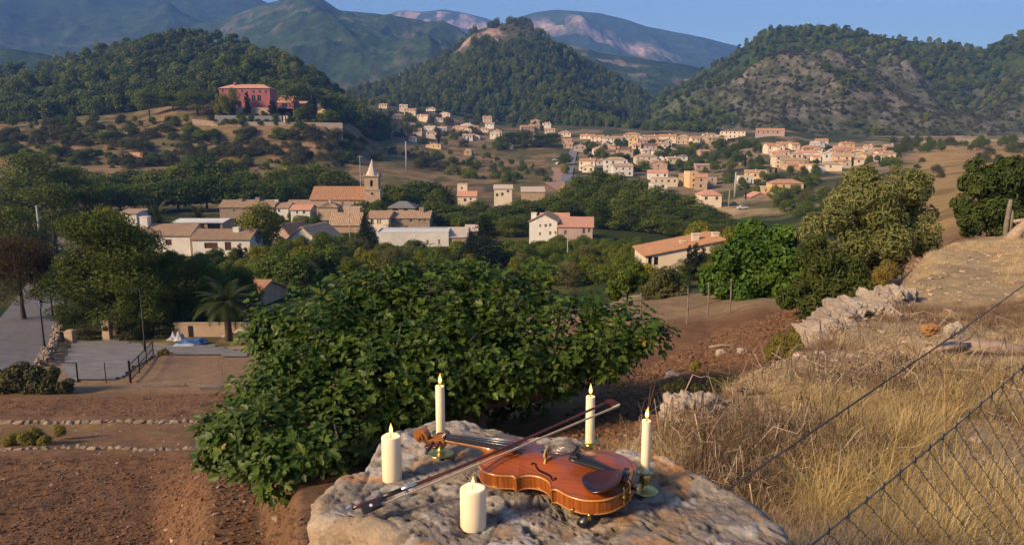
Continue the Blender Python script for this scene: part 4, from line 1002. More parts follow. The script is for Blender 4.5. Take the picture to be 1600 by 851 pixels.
# church
def church():
    Y = 235.0
    e, zg, H, W = house('sandstone church with long tiled nave and a spired bell tower', 485, 572, 312, Y, 292, 340, 13, 'front', 'sand', 'terra', [(534, 537, 315, 320), (553, 556, 315, 320)], corr=.55, name='church', cat='church')
    x0, x1 = at(570.5, 300, Y)[0], at(593, 300, Y)[0]; hw = (x1-x0)/2; cxl = (x0+x1)/2-e.location.x; yl = -13/2+1.0
    z = lambda py: -Y*float(tdep(py))-zg
    b = MB(); z1 = z(297); z2 = z(277)
    b.box(cxl-hw*.92, cxl+hw*1.18, yl-hw*1.05, yl+hw*1.05, 0, z1)
    b.box(cxl-hw*1.0, cxl+hw*1.26, yl-hw*1.12, yl+hw*1.12, z1, z1+.3)
    def tw(cx_, x, za, zb, ops):
        for (o, ux) in (((cx_-x, yl-x, 0), (1, 0, 0)), ((cx_+x, yl-x, 0), (0, 1, 0)), ((cx_+x, yl+x, 0), (-1, 0, 0)), ((cx_-x, yl+x, 0), (0, -1, 0))):
            facade(b, o, ux, 2*x, za, zb, ops, .5)
    x = hw*.95; zc0, zc1 = z(291), z(282.5)
    tw(cxl, x, z1+.3, z2, [(x-.42, x+.42, zc0, zc1)])
    b.box(cxl-x*1.06, cxl+x*1.06, yl-x*1.06, yl+x*1.06, z2, z2+.25); b.box(cxl-x*1.16, cxl+x*1.16, yl-x*1.16, yl+x*1.16, z2+.25, z2+.5)
    for sx in (-1, 1):
        for sy in (-1, 1): b.lathe([(.22, 0), (.22, .4), (.05, 1.0)], 6, c=(cxl+sx*x*1.0, yl+sy*x*1.0, z2+.5))
    t = b.obj('bell_tower', WALLS['sand'], e)
    d = MB(); d.box(cxl-x+.52, cxl+x-.52, yl-x+.52, yl+x-.52, zc0-.3, zc1+.3)
    d.lathe([(.42, zc1-.25), (.42, zc1+.05), (.3, zc1+.3), (.05, zc1+.42)], 8, c=(cxl, yl-x+.12, 0))
    d.obj('belfry_opening', GLASS, t)
    r = MB(); r.lathe([(.38, 0), (.38, .06)], 12); rr = r.obj('round_window', GLASS, t); rr.location = (cxl+.15, yl-hw*1.05-.02, z(302)); rr.rotation_euler = (math.pi/2, 0, 0)
    s = MB(); zt = z(249); a = np.arange(8)*math.pi/4+math.pi/8; rb = x*1.0
    prof = [(rb*1.02, z2+.5), (rb*.9, z2+.9), (rb*.48, z2+(zt-z2)*.52), (.07, zt)]
    s.lathe(prof, 8); sp = s.obj('spire', pmat('pale_spire_stone', (.56, .47, .38), .9, (.44, .36, .29), 1.2, .4, 6), e); sp.location = (cxl, yl, 0); sp.rotation_euler = (0, 0, math.pi/8)
    c = MB(); c.tube([(cxl, yl, zt-.2), (cxl, yl, zt+.7)], .05, 6); c.box(cxl-.2, cxl+.2, yl-.04, yl+.04, zt+.4, zt+.48); c.obj('cross', METAL_DARK, sp).matrix_parent_inverse = (Matrix.Translation((cxl, yl, 0)) @ Matrix.Rotation(math.pi/8, 4, 'Z')).inverted()
church()
house('square sacristy with pyramid tiled roof against the church', 497, 527, 324, 226, 317, 342, 7, 'hip', 'sand', 'tan', chim=[(516, 311, .7)], corr=.5)

# pink mansion on its terraces
house('big pink two storey mansion with an arched doorway', 342, 421, 138, 470, 132.5, 168, 13, 'hip', 'pink', 'salmon', [(346.5, 349.5, 139.5, 144.5), (377, 380, 140, 144.5), (394.5, 398, 141, 145.5), (404.5, 408, 141, 145.5), (413.5, 417, 141, 145.5), (371.5, 377, 158.5, 168, 'dark'), (393, 399, 149, 158), (402, 408, 149, 158)], chim=[(367, 129, 1.2)], ov=.6, name='mansion', cat='mansion')
house('lower pink wing with a dark veranda beside the mansion', 434, 458, 160, 462, 150, 172, 12, 'front', 'pink', 'salmon', [(440, 449, 162, 168, 'dark'), (451.5, 454.5, 163, 167.5)], ov=.5)
house('rosy roofed annex behind the umbrella pine', 460, 474, 164, 470, 157, 172, 10, 'shed', 'rosy', 'salmon')
house('little tan kiosk at the end of the terraced garden', 496, 509, 173, 455, 169, 178, 4, 'side', 'ochre', 'terra')
def terrace_wall(label, pts, Y, h0, th=.5, mat=STONE):
    P = [at(a, b, Y) for a, b in pts]; b = MB(); h = max(h0, max(p[2]-g1(p[0], Y) for p in P)+.3)
    for p, q in zip(P[:-1], P[1:]):
        b.add([(p[0], Y, p[2]), (q[0], Y, q[2]), (q[0], Y, q[2]-h), (p[0], Y, p[2]-h), (p[0], Y+th, p[2]), (q[0], Y+th, q[2]), (q[0], Y+th, q[2]-h), (p[0], Y+th, p[2]-h)],
              [(3, 2, 1, 0), (0, 1, 5, 4), (4, 5, 6, 7), (0, 4, 7, 3), (1, 2, 6, 5)])
    c = np.mean(P, axis=0); o = b.obj('terrace_wall', mat, label=label, cat='wall', group='garden terrace walls under the mansion')
    return o
terrace_wall('upper beige garden wall right under the pink mansion', [(343, 168), (400, 168), (458, 170)], 462, 3.5, mat=WALLS['sand'])
terrace_wall('middle grey garden wall with clipped hedges behind it', [(335, 180), (400, 181), (440, 181)], 452, 3.2, mat=pmat('bluish_grey_wall', (.22, .23, .24), .9))
terrace_wall('long lowest grey wall along the garden edge', [(372, 190), (450, 191), (535, 192)], 446, 2.6, mat=pmat('warm_grey_wall', (.34, .28, .23), .9))
terrace_wall('short pale wall by the bare earth bank beside the garden', [(300, 186), (340, 190)], 446, 2.4, mat=WALLS['sand'])
for i, (px, py) in enumerate([(444, 182), (448.5, 182)]):
    p = at(px, py, 447); b = MB(); b.box(-.45, .45, -.45, .45, -3.4, 0); b.box(-.6, .6, -.6, .6, 0, .35)
    b.obj('gate_pier', WALLS['cream'], loc=p, label='pale square gate pier in the garden wall under the mansion', cat='gate pier', group='garden gate piers under the mansion')
for i in range(14):
    px = 352+i*12.6; Y = 449; p = at(px, 183.5, Y)
    if 440 < px < 456: continue
    put_tree('greenbush1', p[0], Y, 3.2, 5.4, 'clipped dark hedge bush on the mansion terrace', 'clipped hedge bushes on the mansion terrace', rz=i)
for i in range(9):
    px = 350+i*12.5; p = at(px, 174, 458); put_tree('olivebush1', p[0], 458, 3.0, 5.0, 'grey green bush on the upper terrace below the mansion', 'bushes on the upper mansion terrace', rz=i)

# town: columns, rows -> auto houses   (px left, px right, row of roof top, row of base)
def T(pl, pr, yt, yb, wall, rm, roof='front', rows=2, area='in the hillside town', dep=8, wadj=None, Yf=None):
    p = hit((pl+pr)/2, yb) if Yf is None else None
    Y = Yf or p[1]; Wm = (pr-pl)/1133*Y; Hm = (yb-yt)/1133*Y
    rise_m = min(.2*dep, Hm*.28); ye = yt+(yb-yt)*(rise_m/max(Hm, .1)) if roof != 'flat' else yt+1
    cols = max(1, int(Wm/3.2)); wc = dict(white='white', cream='cream', ochre='ochre', sand='sandstone', stone='stone', rosy='rosy grey', pink='pink')[wall]
    rc = dict(terra='orange tiled', tan='tan tiled', salmon='salmon tiled', brown='dark brown', grey='grey', pale='pale', whiteroof='white')[rm]
    rf = dict(front='ridged roof', hip='hipped roof', side='gable facing the valley', flat='flat roof', shed='lean-to roof', monoL='single slope roof', monoR='single slope roof')[roof]
    sz = 'tall' if Hm > .85*Wm else ('long' if Wm > 2.1*Hm else 'square')
    house(f'{sz} {wc} house with {rc} {rf} {area}', pl, pr, ye, Y, None, yb, dep, roof, wall, rm, auto=(cols, rows), rise=rise_m, rot=random.uniform(-16, 10), ov=.3, group='houses '+area, small=True, chim=[(pl+(pr-pl)*random.uniform(.2, .8), yt-1.2, .75)] if random.random() < .65 and roof != 'flat' else ())
TOWN = [
 (873, 893, 205, 214, 'cream', 'tan', 'hip', 1), (908, 929, 210, 218, 'cream', 'salmon', 'front', 1), (925, 945, 211, 222, 'cream', 'terra', 'front', 2), (942, 973, 213, 227, 'white', 'tan', 'front', 2),
 (976, 1001, 207, 223, 'ochre', 'tan', 'hip', 2), (984, 999, 215, 232, 'ochre', 'tan', 'flat', 3), (999, 1012, 216, 232, 'rosy', 'tan', 'front', 2), (1003, 1028, 211, 221, 'white', 'terra', 'front', 1),
 (1017, 1031, 215, 228, 'ochre', 'terra', 'front', 2), (1029, 1044, 222, 237, 'cream', 'tan', 'front', 2), (1008, 1028, 224, 240, 'rosy', 'brown', 'front', 1), (1031, 1058, 210, 225, 'cream', 'terra', 'front', 2),
 (878, 894, 217, 227, 'cream', 'terra', 'front', 2), (882, 897, 223, 232, 'sand', 'tan', 'front', 1), (897, 916, 225, 237, 'rosy', 'tan', 'side', 1), (965, 990, 230, 247, 'sand', 'brown', 'hip', 2), (947, 966, 234, 246, 'rosy', 'brown', 'front', 2),
 (945, 981, 246, 271, 'white', 'tan', 'hip', 3), (958, 989, 256, 275, 'white', 'tan', 'front', 2), (907, 932, 248, 267, 'cream', 'terra', 'front', 2), (912, 930, 258, 270, 'cream', 'pale', 'side', 1),
 (993, 1027, 241, 257, 'cream', 'tan', 'hip', 2), (1014, 1043, 252, 268, 'sand', 'tan', 'side', 2), (1014, 1045, 266, 281, 'white', 'salmon', 'front', 1), (1018, 1043, 286, 300, 'white', 'pale', 'flat', 1), (1021, 1060, 278, 292, 'cream', 'tan', 'flat', 1), (1042, 1063, 245, 256, 'cream', 'tan', 'front', 1),
 (1060, 1080, 211, 226, 'sand', 'tan', 'hip', 2), (1081, 1094, 213, 228, 'cream', 'terra', 'front', 2), (1094, 1108, 212, 226, 'cream', 'tan', 'side', 2), (1106, 1133, 214, 228, 'sand', 'terra', 'flat', 1), (1100, 1118, 208, 216, 'cream', 'tan', 'front', 1),
 (1128, 1166, 202, 216, 'cream', 'brown', 'hip', 2), (1185, 1227, 201, 213, 'rosy', 'terra', 'front', 1), (1093, 1109, 234, 243, 'sand', 'terra', 'front', 1), (1063, 1075, 242, 251, 'white', 'grey', 'hip', 1), 
 (1086, 1125, 256, 266, 'rosy', 'tan', 'front', 1), (1064, 1078, 272, 290, 'ochre', 'tan', 'front', 1), (1076, 1090, 268, 294, 'ochre', 'pale', 'flat', 3), (1089, 1108, 272, 297, 'sand', 'terra', 'front', 2), (1110, 1122, 276, 290, 'rosy', 'grey', 'flat', 1),  # sand house is the yellow building's shaded front, shade put into the wall colour
 (1158, 1178, 275, 289, 'white', 'pale', 'flat', 1), (1168, 1200, 266, 280, 'ochre', 'tan', 'front', 1), (1207, 1256, 281, 301, 'ochre', 'terra', 'hip', 1), (1189, 1222, 292, 301, 'ochre', 'pale', 'flat', 1),
 (1212, 1232, 240, 262, 'cream', 'tan', 'hip', 3), (1226, 1259, 247, 266, 'sand', 'tan', 'front', 2), (1199, 1216, 224, 240, 'cream', 'terra', 'front', 2), (1214, 1226, 226, 242, 'cream', 'tan', 'side', 2), (1217, 1240, 222, 231, 'sand', 'terra', 'front', 1),
 (1243, 1282, 235, 248, 'cream', 'salmon', 'hip', 1), (1290, 1307, 237, 256, 'white', 'pale', 'side', 1), (1307, 1332, 240, 259, 'ochre', 'tan', 'front', 2), (1285, 1318, 253, 267, 'cream', 'tan', 'hip', 1), (1256, 1270, 228, 238, 'sand', 'terra', 'hip', 1), (1275, 1290, 233, 243, 'cream', 'terra', 'front', 1),  # ochre house is the white one's right face, its shade put into colour
 (1302, 1325, 232, 241, 'cream', 'terra', 'front', 1), (1317, 1336, 222, 231, 'ochre', 'terra', 'front', 1), (1326, 1350, 230, 239, 'ochre', 'terra', 'front', 1), (1329, 1352, 236, 247, 'cream', 'terra', 'side', 1), (1351, 1377, 240, 250, 'ochre', 'tan', 'front', 1), (1352, 1370, 232, 241, 'cream', 'pale', 'hip', 1), (1362, 1380, 236, 246, 'cream', 'tan', 'side', 1), (1374, 1392, 236, 248, 'cream', 'terra', 'front', 1), (1370, 1386, 231, 240, 'sand', 'terra', 'front', 1), (1391, 1408, 239, 248, 'cream', 'tan', 'side', 1),
 (1255, 1276, 256, 270, 'ochre', 'tan', 'flat', 2), (1273, 1288, 260, 272, 'white', 'whiteroof', 'flat', 1), (1232, 1258, 255, 268, 'sand', 'terra', 'front', 2), (1316, 1330, 250, 262, 'cream', 'terra', 'side', 1), (1336, 1352, 246, 257, 'cream', 'tan', 'front', 1),
]
for h in TOWN: T(*h[:6], roof=h[6], rows=h[7])
house('two storey stone house with steps and dark ground floor openings', 1173, 1203, 308, 318, 301, 332, 9, 'side', 'stone', 'salmon', [(1182, 1185, 310.5, 315), (1190, 1193.5, 310.5, 315), (1179, 1185, 318.5, 323.5, 'dark'), (1188, 1195, 318.5, 323.5, 'dark')])
house('low salmon roofed house with a deep side wall near the parked cars', 1096, 1128, 305, 300, 297, 318, 10, 'hip', 'cream', 'salmon', auto=(2, 1))
house('small lean-to garage beside the two storey stone house', 1157, 1173, 322, 316, 319, 332, 6, 'shed', 'rosy', 'terra', [(1160, 1170, 324, 331, 'dark')])
_rt = random.Random(4)
for k in range(90):
    a, b_, c_, d_ = _rt.choice([(975, 1130, 216, 230), (1235, 1400, 234, 258), (930, 1060, 232, 262), (1205, 1290, 226, 262), (1245, 1390, 232, 250), (640, 860, 200, 222), (600, 780, 172, 205)])
    px_ = _rt.uniform(a, b_); yb_ = _rt.uniform(c_, d_); p_ = hit(px_, yb_); w_ = _rt.uniform(11, 19)
    if blocked(p_[0], p_[1]): continue
    T(px_-w_/2, px_+w_/2, yb_-_rt.uniform(8, 12), yb_, _rt.choice(['cream', 'cream', 'white', 'sand', 'white']), _rt.choice(['terra', 'tan', 'salmon', 'pale']), _rt.choice(['front', 'hip', 'side', 'front']), 1, 'on the far valley slope' if px_ < 870 else 'in the hillside town', dep=7)
FARV = [(592, 605, 162, 170, 'cream'), (613, 630, 178, 186, 'sand'), (632, 649, 191, 199, 'white'), (662, 670, 154, 160, 'sand'), (666, 681, 168, 177, 'cream'), (687, 704, 175, 184, 'cream'), (744, 765, 174, 181, 'ochre'), (764, 778, 180, 189, 'cream'), (829, 845, 186, 195, 'sand'), (726, 747, 196, 205, 'cream'), (748, 764, 199, 207, 'cream'), (766, 785, 202, 212, 'sand'), (813, 834, 196, 206, 'rosy'), (823, 841, 209, 219, 'cream'), (666, 690, 224, 232, 'ochre'), (792, 803, 226, 234, 'white'), (952, 972, 184, 192, 'ochre'), (700, 715, 187, 194, 'sand'), (678, 692, 184, 191, 'white'), (726, 738, 233, 243, 'sand')]
for k, (a, b, c, d, w) in enumerate(FARV): T(a, b, c, d, w, ('terra', 'tan', 'salmon')[k % 3], ('front', 'hip', 'side')[k % 3], 1, 'on the far valley slope')
# ------------------------------------------------------------------ trees one by one
G_A = 'dark trees shading the lane'
tree('pinehi1', 165, 326, 71, 165, 'broad dark pine spreading over the gate pillars')
tree('pinehi2', 120, 385, 73, 90, 'low dark pine leaning over the lane wall')
tree('pinehi2', 262, 394, 72, 105, 'tall green pine behind the tall black lamp pole')
tree('broadhi1', 312, 404, 74, 100, 'leafy green tree beside the yard palm')
tree('broadhi2', 225, 400, 70, 90, 'green tree between the gate pillar and the tall lamp pole')
tree('broadhi1', 365, 412, 80, 70, 'green tree behind the yard palm')
for a, b, Y, w in [(205, 490, 68, 60), (250, 500, 69, 60), (130, 505, 68, 44), (285, 498, 71, 50), (95, 470, 76, 30)]:
    tree('darkpine2' if a == 95 else 'olivebush1', a, b, Y, w, 'dark undergrowth bush below the yard pines', 'dark undergrowth below the yard pines')
tree('palm2', 352, 434, 66, 100, 'shaggy dark palm standing in the yard')
tree('brownhi1', 22, 362, 82, 105, 'rusty brown tree beside the lane')
tree('plum1', 72, 398, 84, 60, 'purplish black tree leaning over the lane')
tree('olive1', 36, 338, 115, 90, 'grey green olive tree behind the rusty tree')
tree('olivebush1', 68, 384, 110, 50, 'grey bush at the bend of the lane')
for a, b, Y, w, k in [(20, 270, 190, 120, 'darkpine1'), (75, 282, 170, 90, 'darkpine2'), (-20, 300, 150, 110, 'darkpine1'), (128, 285, 175, 60, 'darkpine2'), (5, 318, 130, 90, 'darkpine2'), (92, 300, 190, 60, 'darkpine2')]:
    tree(k, a, b, Y, w, 'tall very dark pine in the wood above the lane', G_A)
tree('pine1', 45, 236, 225, 95, 'bright green pine rising over the dark wood by the lane')
tree('pine2', 100, 258, 240, 75, 'round topped green pine above the lane bend')
tree('yellow1', 165, 320, 128, 80, 'yellow green tree in front of the white cottage')
tree('yellow2', 203, 352, 122, 70, 'yellow green bushy tree below the white cottage')
tree('palm1', 243, 307, 165, 62, 'tall palm behind the white cottage')
tree('palm1', 308, 315, 190, 45, 'small palm behind the flat white pavilion')
tree('yellow1', 403, 314, 158, 62, 'yellow green tree at the end of the white house')
tree('brown1', 392, 352, 152, 26, 'reddish shrub against the white house end wall')
tree('cypress1', 374, 378, 128, 12, 'slim dark cypress in front of the white house', 'slim cypresses in front of the white house')
tree('cypress2', 383, 384, 128, 12, 'slim dark cypress in front of the white house', 'slim cypresses in front of the white house')
for a, b, Y, w in [(120, 262, 300, 60), (160, 268, 290, 55), (200, 262, 300, 55), (240, 262, 295, 60), (285, 252, 300, 60), (318, 240, 300, 55), (352, 246, 300, 52), (385, 262, 295, 50), (140, 280, 262, 60), (185, 285, 255, 60), (230, 282, 255, 60), (275, 275, 258, 62), (320, 270, 262, 60), (360, 275, 262, 55), (400, 280, 262, 45)]:
    tree(random.choice(['broad1', 'broad2', 'broad3']), a, b, Y, w*1.15, 'dark leafy tree in the belt between dry slope and cottages', 'tree belt between the slope and the cottages')
for a, b, Y, w in [(428, 262, 290, 46), (455, 255, 300, 50), (490, 252, 305, 52), (522, 262, 300, 50), (545, 276, 300, 40), (435, 280, 262, 40), (470, 270, 275, 44)]:
    tree(random.choice(['broad1', 'poplar2', 'broad3']), a, b, Y, w*1.15, 'leafy tree in the belt behind the church', 'tree belt behind the church')
for a, b, Y, w in [(603, 286, 262, 40), (625, 290, 262, 45), (650, 280, 270, 50), (672, 282, 275, 45), (690, 292, 262, 42), (712, 318, 235, 45), (745, 312, 250, 40), (600, 305, 238, 34), (640, 300, 245, 40), (680, 312, 235, 45), (700, 330, 215, 45), (730, 335, 212, 50), (760, 330, 222, 50), (790, 318, 240, 55), (815, 310, 255, 55), (840, 312, 262, 50), (800, 335, 212, 50), (822, 332, 222, 40), (860, 305, 262, 45)]:
    tree(random.choice(['broad1', 'broad2', 'broad3', 'poplar1']), a, b, Y, w*1.1, 'round green tree between the big stone house and the villa', 'trees between the stone house and the villa')
tree('palm1', 697, 287, 255, 40, 'grey green palm beside the villa tower')
tree('palm1', 612, 348, 192, 36, 'short palm in front of the big stone house')
tree('broad2', 565, 312, 222, 44, 'leafy tree against the church tower foot')
tree('broad1', 590, 310, 218, 34, 'leafy tree hugging the church tower corner')
tree('conifer1', 571, 328, 140, 44, 'tall dark conifer in front of the sheds by the church')
tree('conifer2', 757, 334, 128, 84, 'broad dark conifer behind the fig tree')
tree('conifer1', 735, 362, 132, 50, 'smaller dark conifer beside the broad one')
tree('yellow2', 716, 374, 155, 32, 'small yellow green tree at the corner of the annex')
# grove
GR = [(905, 272, 275), (935, 262, 285), (965, 268, 280), (995, 275, 275), (1025, 288, 265), (1050, 298, 262), (1075, 302, 260), (1100, 318, 255), (1120, 328, 250), (890, 290, 262), (880, 310, 250), (920, 288, 255), (950, 285, 252), (980, 292, 248), (1010, 302, 245), (1040, 312, 242), (1068, 320, 240), (1095, 335, 235), (1120, 348, 225), (935, 305, 232), (965, 308, 230), (995, 318, 228), (1022, 325, 226), (1050, 335, 222), (1080, 346, 218), (1140, 340, 235), (1160, 345, 230)]
for a, b, Y in GR:
    tree(random.choice(['poplar1', 'poplar2', 'poplar3']), a, b, Y, 52, 'tall leafy tree in the dense grove beyond the orchard', 'dense grove beyond the orchard')
tree('yellow1', 1095, 342, 150, 44, 'yellow green tree behind the cream house')
tree('yellow2', 1150, 350, 140, 44, 'yellow green tree above the dark round tree')
tree('brown1', 1128, 352, 145, 20, 'thin rusty tree behind the cream house chimneys')
for a, b, w in [(1078, 380, 14), (1088, 376, 16), (1099, 382, 14)]: tree('cypress1', a, b, 88, w, 'dark cypress against the cream house wall', 'cypresses against the cream house wall')
# gardens
scatter([(390, 415), (560, 400), (600, 410), (700, 408), (700, 432), (520, 440), (430, 470), (400, 450)], 40, ['greenbush1', 'greenbush2', 'broad1', 'broad3', 'yellow1', 'olive1', 'broad2'], (3.2, 5.6), 'leafy garden tree in the plots behind the fig tree', 'garden trees behind the fig tree', mind=2.5)
scatter([(395, 372), (450, 395), (580, 405), (580, 385), (520, 372), (430, 360)], 26, ['greenbush1', 'greenbush2', 'broad2', 'broad3'], (2.6, 4.6), 'green garden tree near the pale barn', 'garden trees near the pale barn', mind=3)
scatter([(600, 405), (740, 410), (740, 425), (600, 420)], 14, ['greenbush2', 'broad3', 'olive2', 'yellow2'], (2.6, 4.2), 'garden tree below the white modern house', 'garden trees below the white modern house', mind=3)
scatter([(780, 392), (900, 380), (1000, 384), (1005, 408), (890, 420), (790, 415)], 70, ['greenbush1', 'greenbush2'], (2.2, 3.4), 'round citrus tree in the orchard', 'round citrus trees in the orchard', mind=3.2)
scatter([(800, 420), (1000, 410), (1010, 440), (900, 450), (820, 440)], 24, ['greenbush1', 'olive1', 'yellow1', 'broad1', 'olive2'], (2.8, 4.6), 'mixed garden tree at the near edge of the orchard', 'trees at the near edge of the orchard', mind=3)
scatter([(420, 335), (505, 345), (500, 360), (420, 352)], 10, ['greenbush1', 'broad2'], (2.5, 4), 'low green tree in front of the stone row', 'low trees in front of the stone row', mind=3)
scatter([(215, 395), (300, 400), (400, 408), (400, 440), (300, 430), (215, 425)], 14, ['broad1', 'broad2', 'greenbush1'], (2.2, 3.6), 'green tree below the white houses', 'trees below the white houses', mind=4)
tree('greenbush2', 645, 372, 160, 40, 'fan leaved bush against the white modern house')
tree('olivebush2', 679, 388, 158, 18, 'dark round bush under the slit windows')
# slope bushes
scatter([(0, 205), (120, 200), (240, 195), (340, 205), (520, 205), (640, 245), (520, 262), (330, 270), (120, 262), (0, 250)], 240, ['olivebush1', 'olivebush2', 'greenbush1'], (1.6, 7.0), 'round grey green bush on the dry slope below the mansion', 'bushes on the dry slope below the mansion', mind=3.5, asp=(.9, 1.4))
scatter([(0, 190), (300, 190), (300, 202), (0, 205)], 26, ['olivebush1', 'broad1', 'pine1'], (4.5, 8), 'tree at the foot of the pine hill', 'trees at the foot of the pine hill', mind=6)
scatter([(640, 245), (760, 262), (850, 285), (790, 290), (650, 262)], 26, ['greenbush1', 'olivebush1', 'broad2'], (3, 6.5), 'bushy tree on the hollow beside the bare slope', 'bushy trees in the hollow beside the bare slope', mind=5)
scatter([(560, 195), (700, 200), (850, 215), (850, 240), (700, 235), (560, 215)], 60, ['broad1', 'broad3', 'darkpine1', 'cypress1', 'olivebush1'], (5, 9), 'dark tree among the far valley houses', 'dark trees among the far valley houses', mind=7)
scatter([(590, 165), (740, 172), (860, 192), (860, 212), (720, 200), (590, 190)], 50, ['broad1', 'darkpine1', 'olivebush2', 'pine2'], (5, 9), 'tree on the high valley slope under the rock crowned hill', 'trees on the high valley slope', mind=8)
for a, b, Y, w in [(690, 215, 0, 0)]: pass
for a, b, Y, w in [(800, 205, 600, 26), (820, 202, 600, 26), (845, 208, 600, 34), (860, 206, 590, 34), (785, 212, 590, 20), (640, 178, 640, 22)]:
    tree('darkpine2', a, b, Y, w*1.2, 'big dark pine in the row before the first town houses', 'big dark pines before the town')
tree('broad2', 884, 238, 480, 22, 'round green tree beside the town street')
tree('yellow1', 883, 256, 430, 14, 'slim green tree on the street verge')
for a, b, Y, w, k in [(1012, 408, 84, 40, 'yellow1'), (1045, 418, 78, 60, 'broadhi1'), (1105, 392, 92, 44, 'broadhi2'), (1130, 376, 94, 40, 'broad1'), (1118, 404, 84, 50, 'broadhi1'), (1068, 402, 88, 34, 'darkpine1')]:
    tree(k, a, b, Y, w, 'tree hiding the wall of the cream house', 'trees hiding the cream house')
# mansion trees
for a, b, Y, w, k, l in [(305, 134, 460, 60, 'darkpine1', 'wide black green pine next to the mansion'), (230, 142, 470, 38, 'pine2', 'round bright green pine on the open ridge near the mansion'), (268, 145, 470, 40, 'darkpine2', 'spreading pine between the bright pine and the black green pine'), (363, 136, 462, 18, 'pine1', 'slim pine in front of the mansion facade'), (385, 142, 460, 9, 'cypress1', 'small cypress against the mansion facade'), (458, 134, 458, 42, 'umbrella1', 'umbrella pine beside the pink wing'), (425, 156, 458, 14, 'cypress2', 'dark pointed tree before the pink wing'), (491, 151, 458, 9, 'cypress1', 'tall black cypress by the garden kiosk'), (506, 152, 470, 16, 'conifer1', 'pointed conifer behind the garden kiosk'), (470, 166, 452, 22, 'broad1', 'green tree below the umbrella pine'), (515, 170, 455, 30, 'broad2', 'dark leafy tree at the end of the garden terrace'), (480, 160, 462, 18, 'yellow1', 'yellowish tree behind the annex'), (345, 145, 455, 26, 'yellow2', 'bushy tree at the mansion corner')]:
    tree(k, a, b, Y, w, l)
# town greenery
scatter([(900, 235), (960, 222), (1060, 232), (1140, 220), (1200, 232), (1210, 275), (1100, 270), (1000, 270), (930, 262)], 150, ['broad1', 'broad3', 'greenbush1', 'darkpine1', 'cypress2', 'greenbush2'], (2.6, 7.5), 'dark green tree between the town houses', 'trees between the town houses', mind=3.5)
scatter([(1130, 275), (1250, 262), (1290, 275), (1250, 305), (1215, 330), (1130, 305)], 36, ['broad2', 'greenbush1', 'olivebush1', 'cypress1', 'greenbush2'], (3, 6.5), 'tree in the gardens below the town', 'trees in the gardens below the town', mind=4)
scatter([(1240, 300), (1330, 290), (1330, 330), (1220, 345)], 24, ['greenbush1', 'olivebush2', 'olive2'], (2.5, 5), 'bush on the green slope behind the wild olive', 'bushes on the green slope behind the wild olive', mind=3)
scatter([(1390, 225), (1500, 222), (1600, 225), (1600, 242), (1480, 240), (1400, 245)], 44, ['broad2', 'olivebush1', 'broad3', 'darkpine1'], (4, 8), 'tree in the hedge line beyond the golden field', 'hedge line beyond the golden field', mind=6)
scatter([(1400, 250), (1600, 245), (1600, 285), (1430, 290)], 16, ['olivebush1', 'olivebush2'], (2, 4), 'small bush in the golden field', 'bushes in the golden field', mind=5)
scatter([(1340, 238), (1400, 245), (1420, 262), (1350, 262)], 10, ['greenbush1', 'broad1'], (3, 5), 'green tree at the end of the town houses', 'trees at the end of the town', mind=4)

scatter([(325, 172), (350, 176), (540, 178), (540, 196), (330, 198)], 34, ['broad1', 'olivebush1', 'broad3', 'darkpine1', 'greenbush1'], (3, 6.5), 'garden tree on the mansion terraces', 'garden trees on the mansion terraces', mind=4)
scatter([(1215, 232), (1400, 236), (1400, 262), (1230, 272)], 34, ['broad1', 'greenbush1', 'cypress1', 'greenbush2'], (2.4, 5), 'small tree among the packed houses at the town end', 'trees among the packed houses at the town end', mind=3)
scatter([(640, 235), (760, 245), (860, 262), (860, 290), (760, 285), (650, 262)], 44, ['greenbush1', 'olivebush1', 'broad2', 'broad1'], (2, 6), 'bushy tree around the bare field before the town', 'bushy trees around the bare field before the town', mind=4)
relabel()
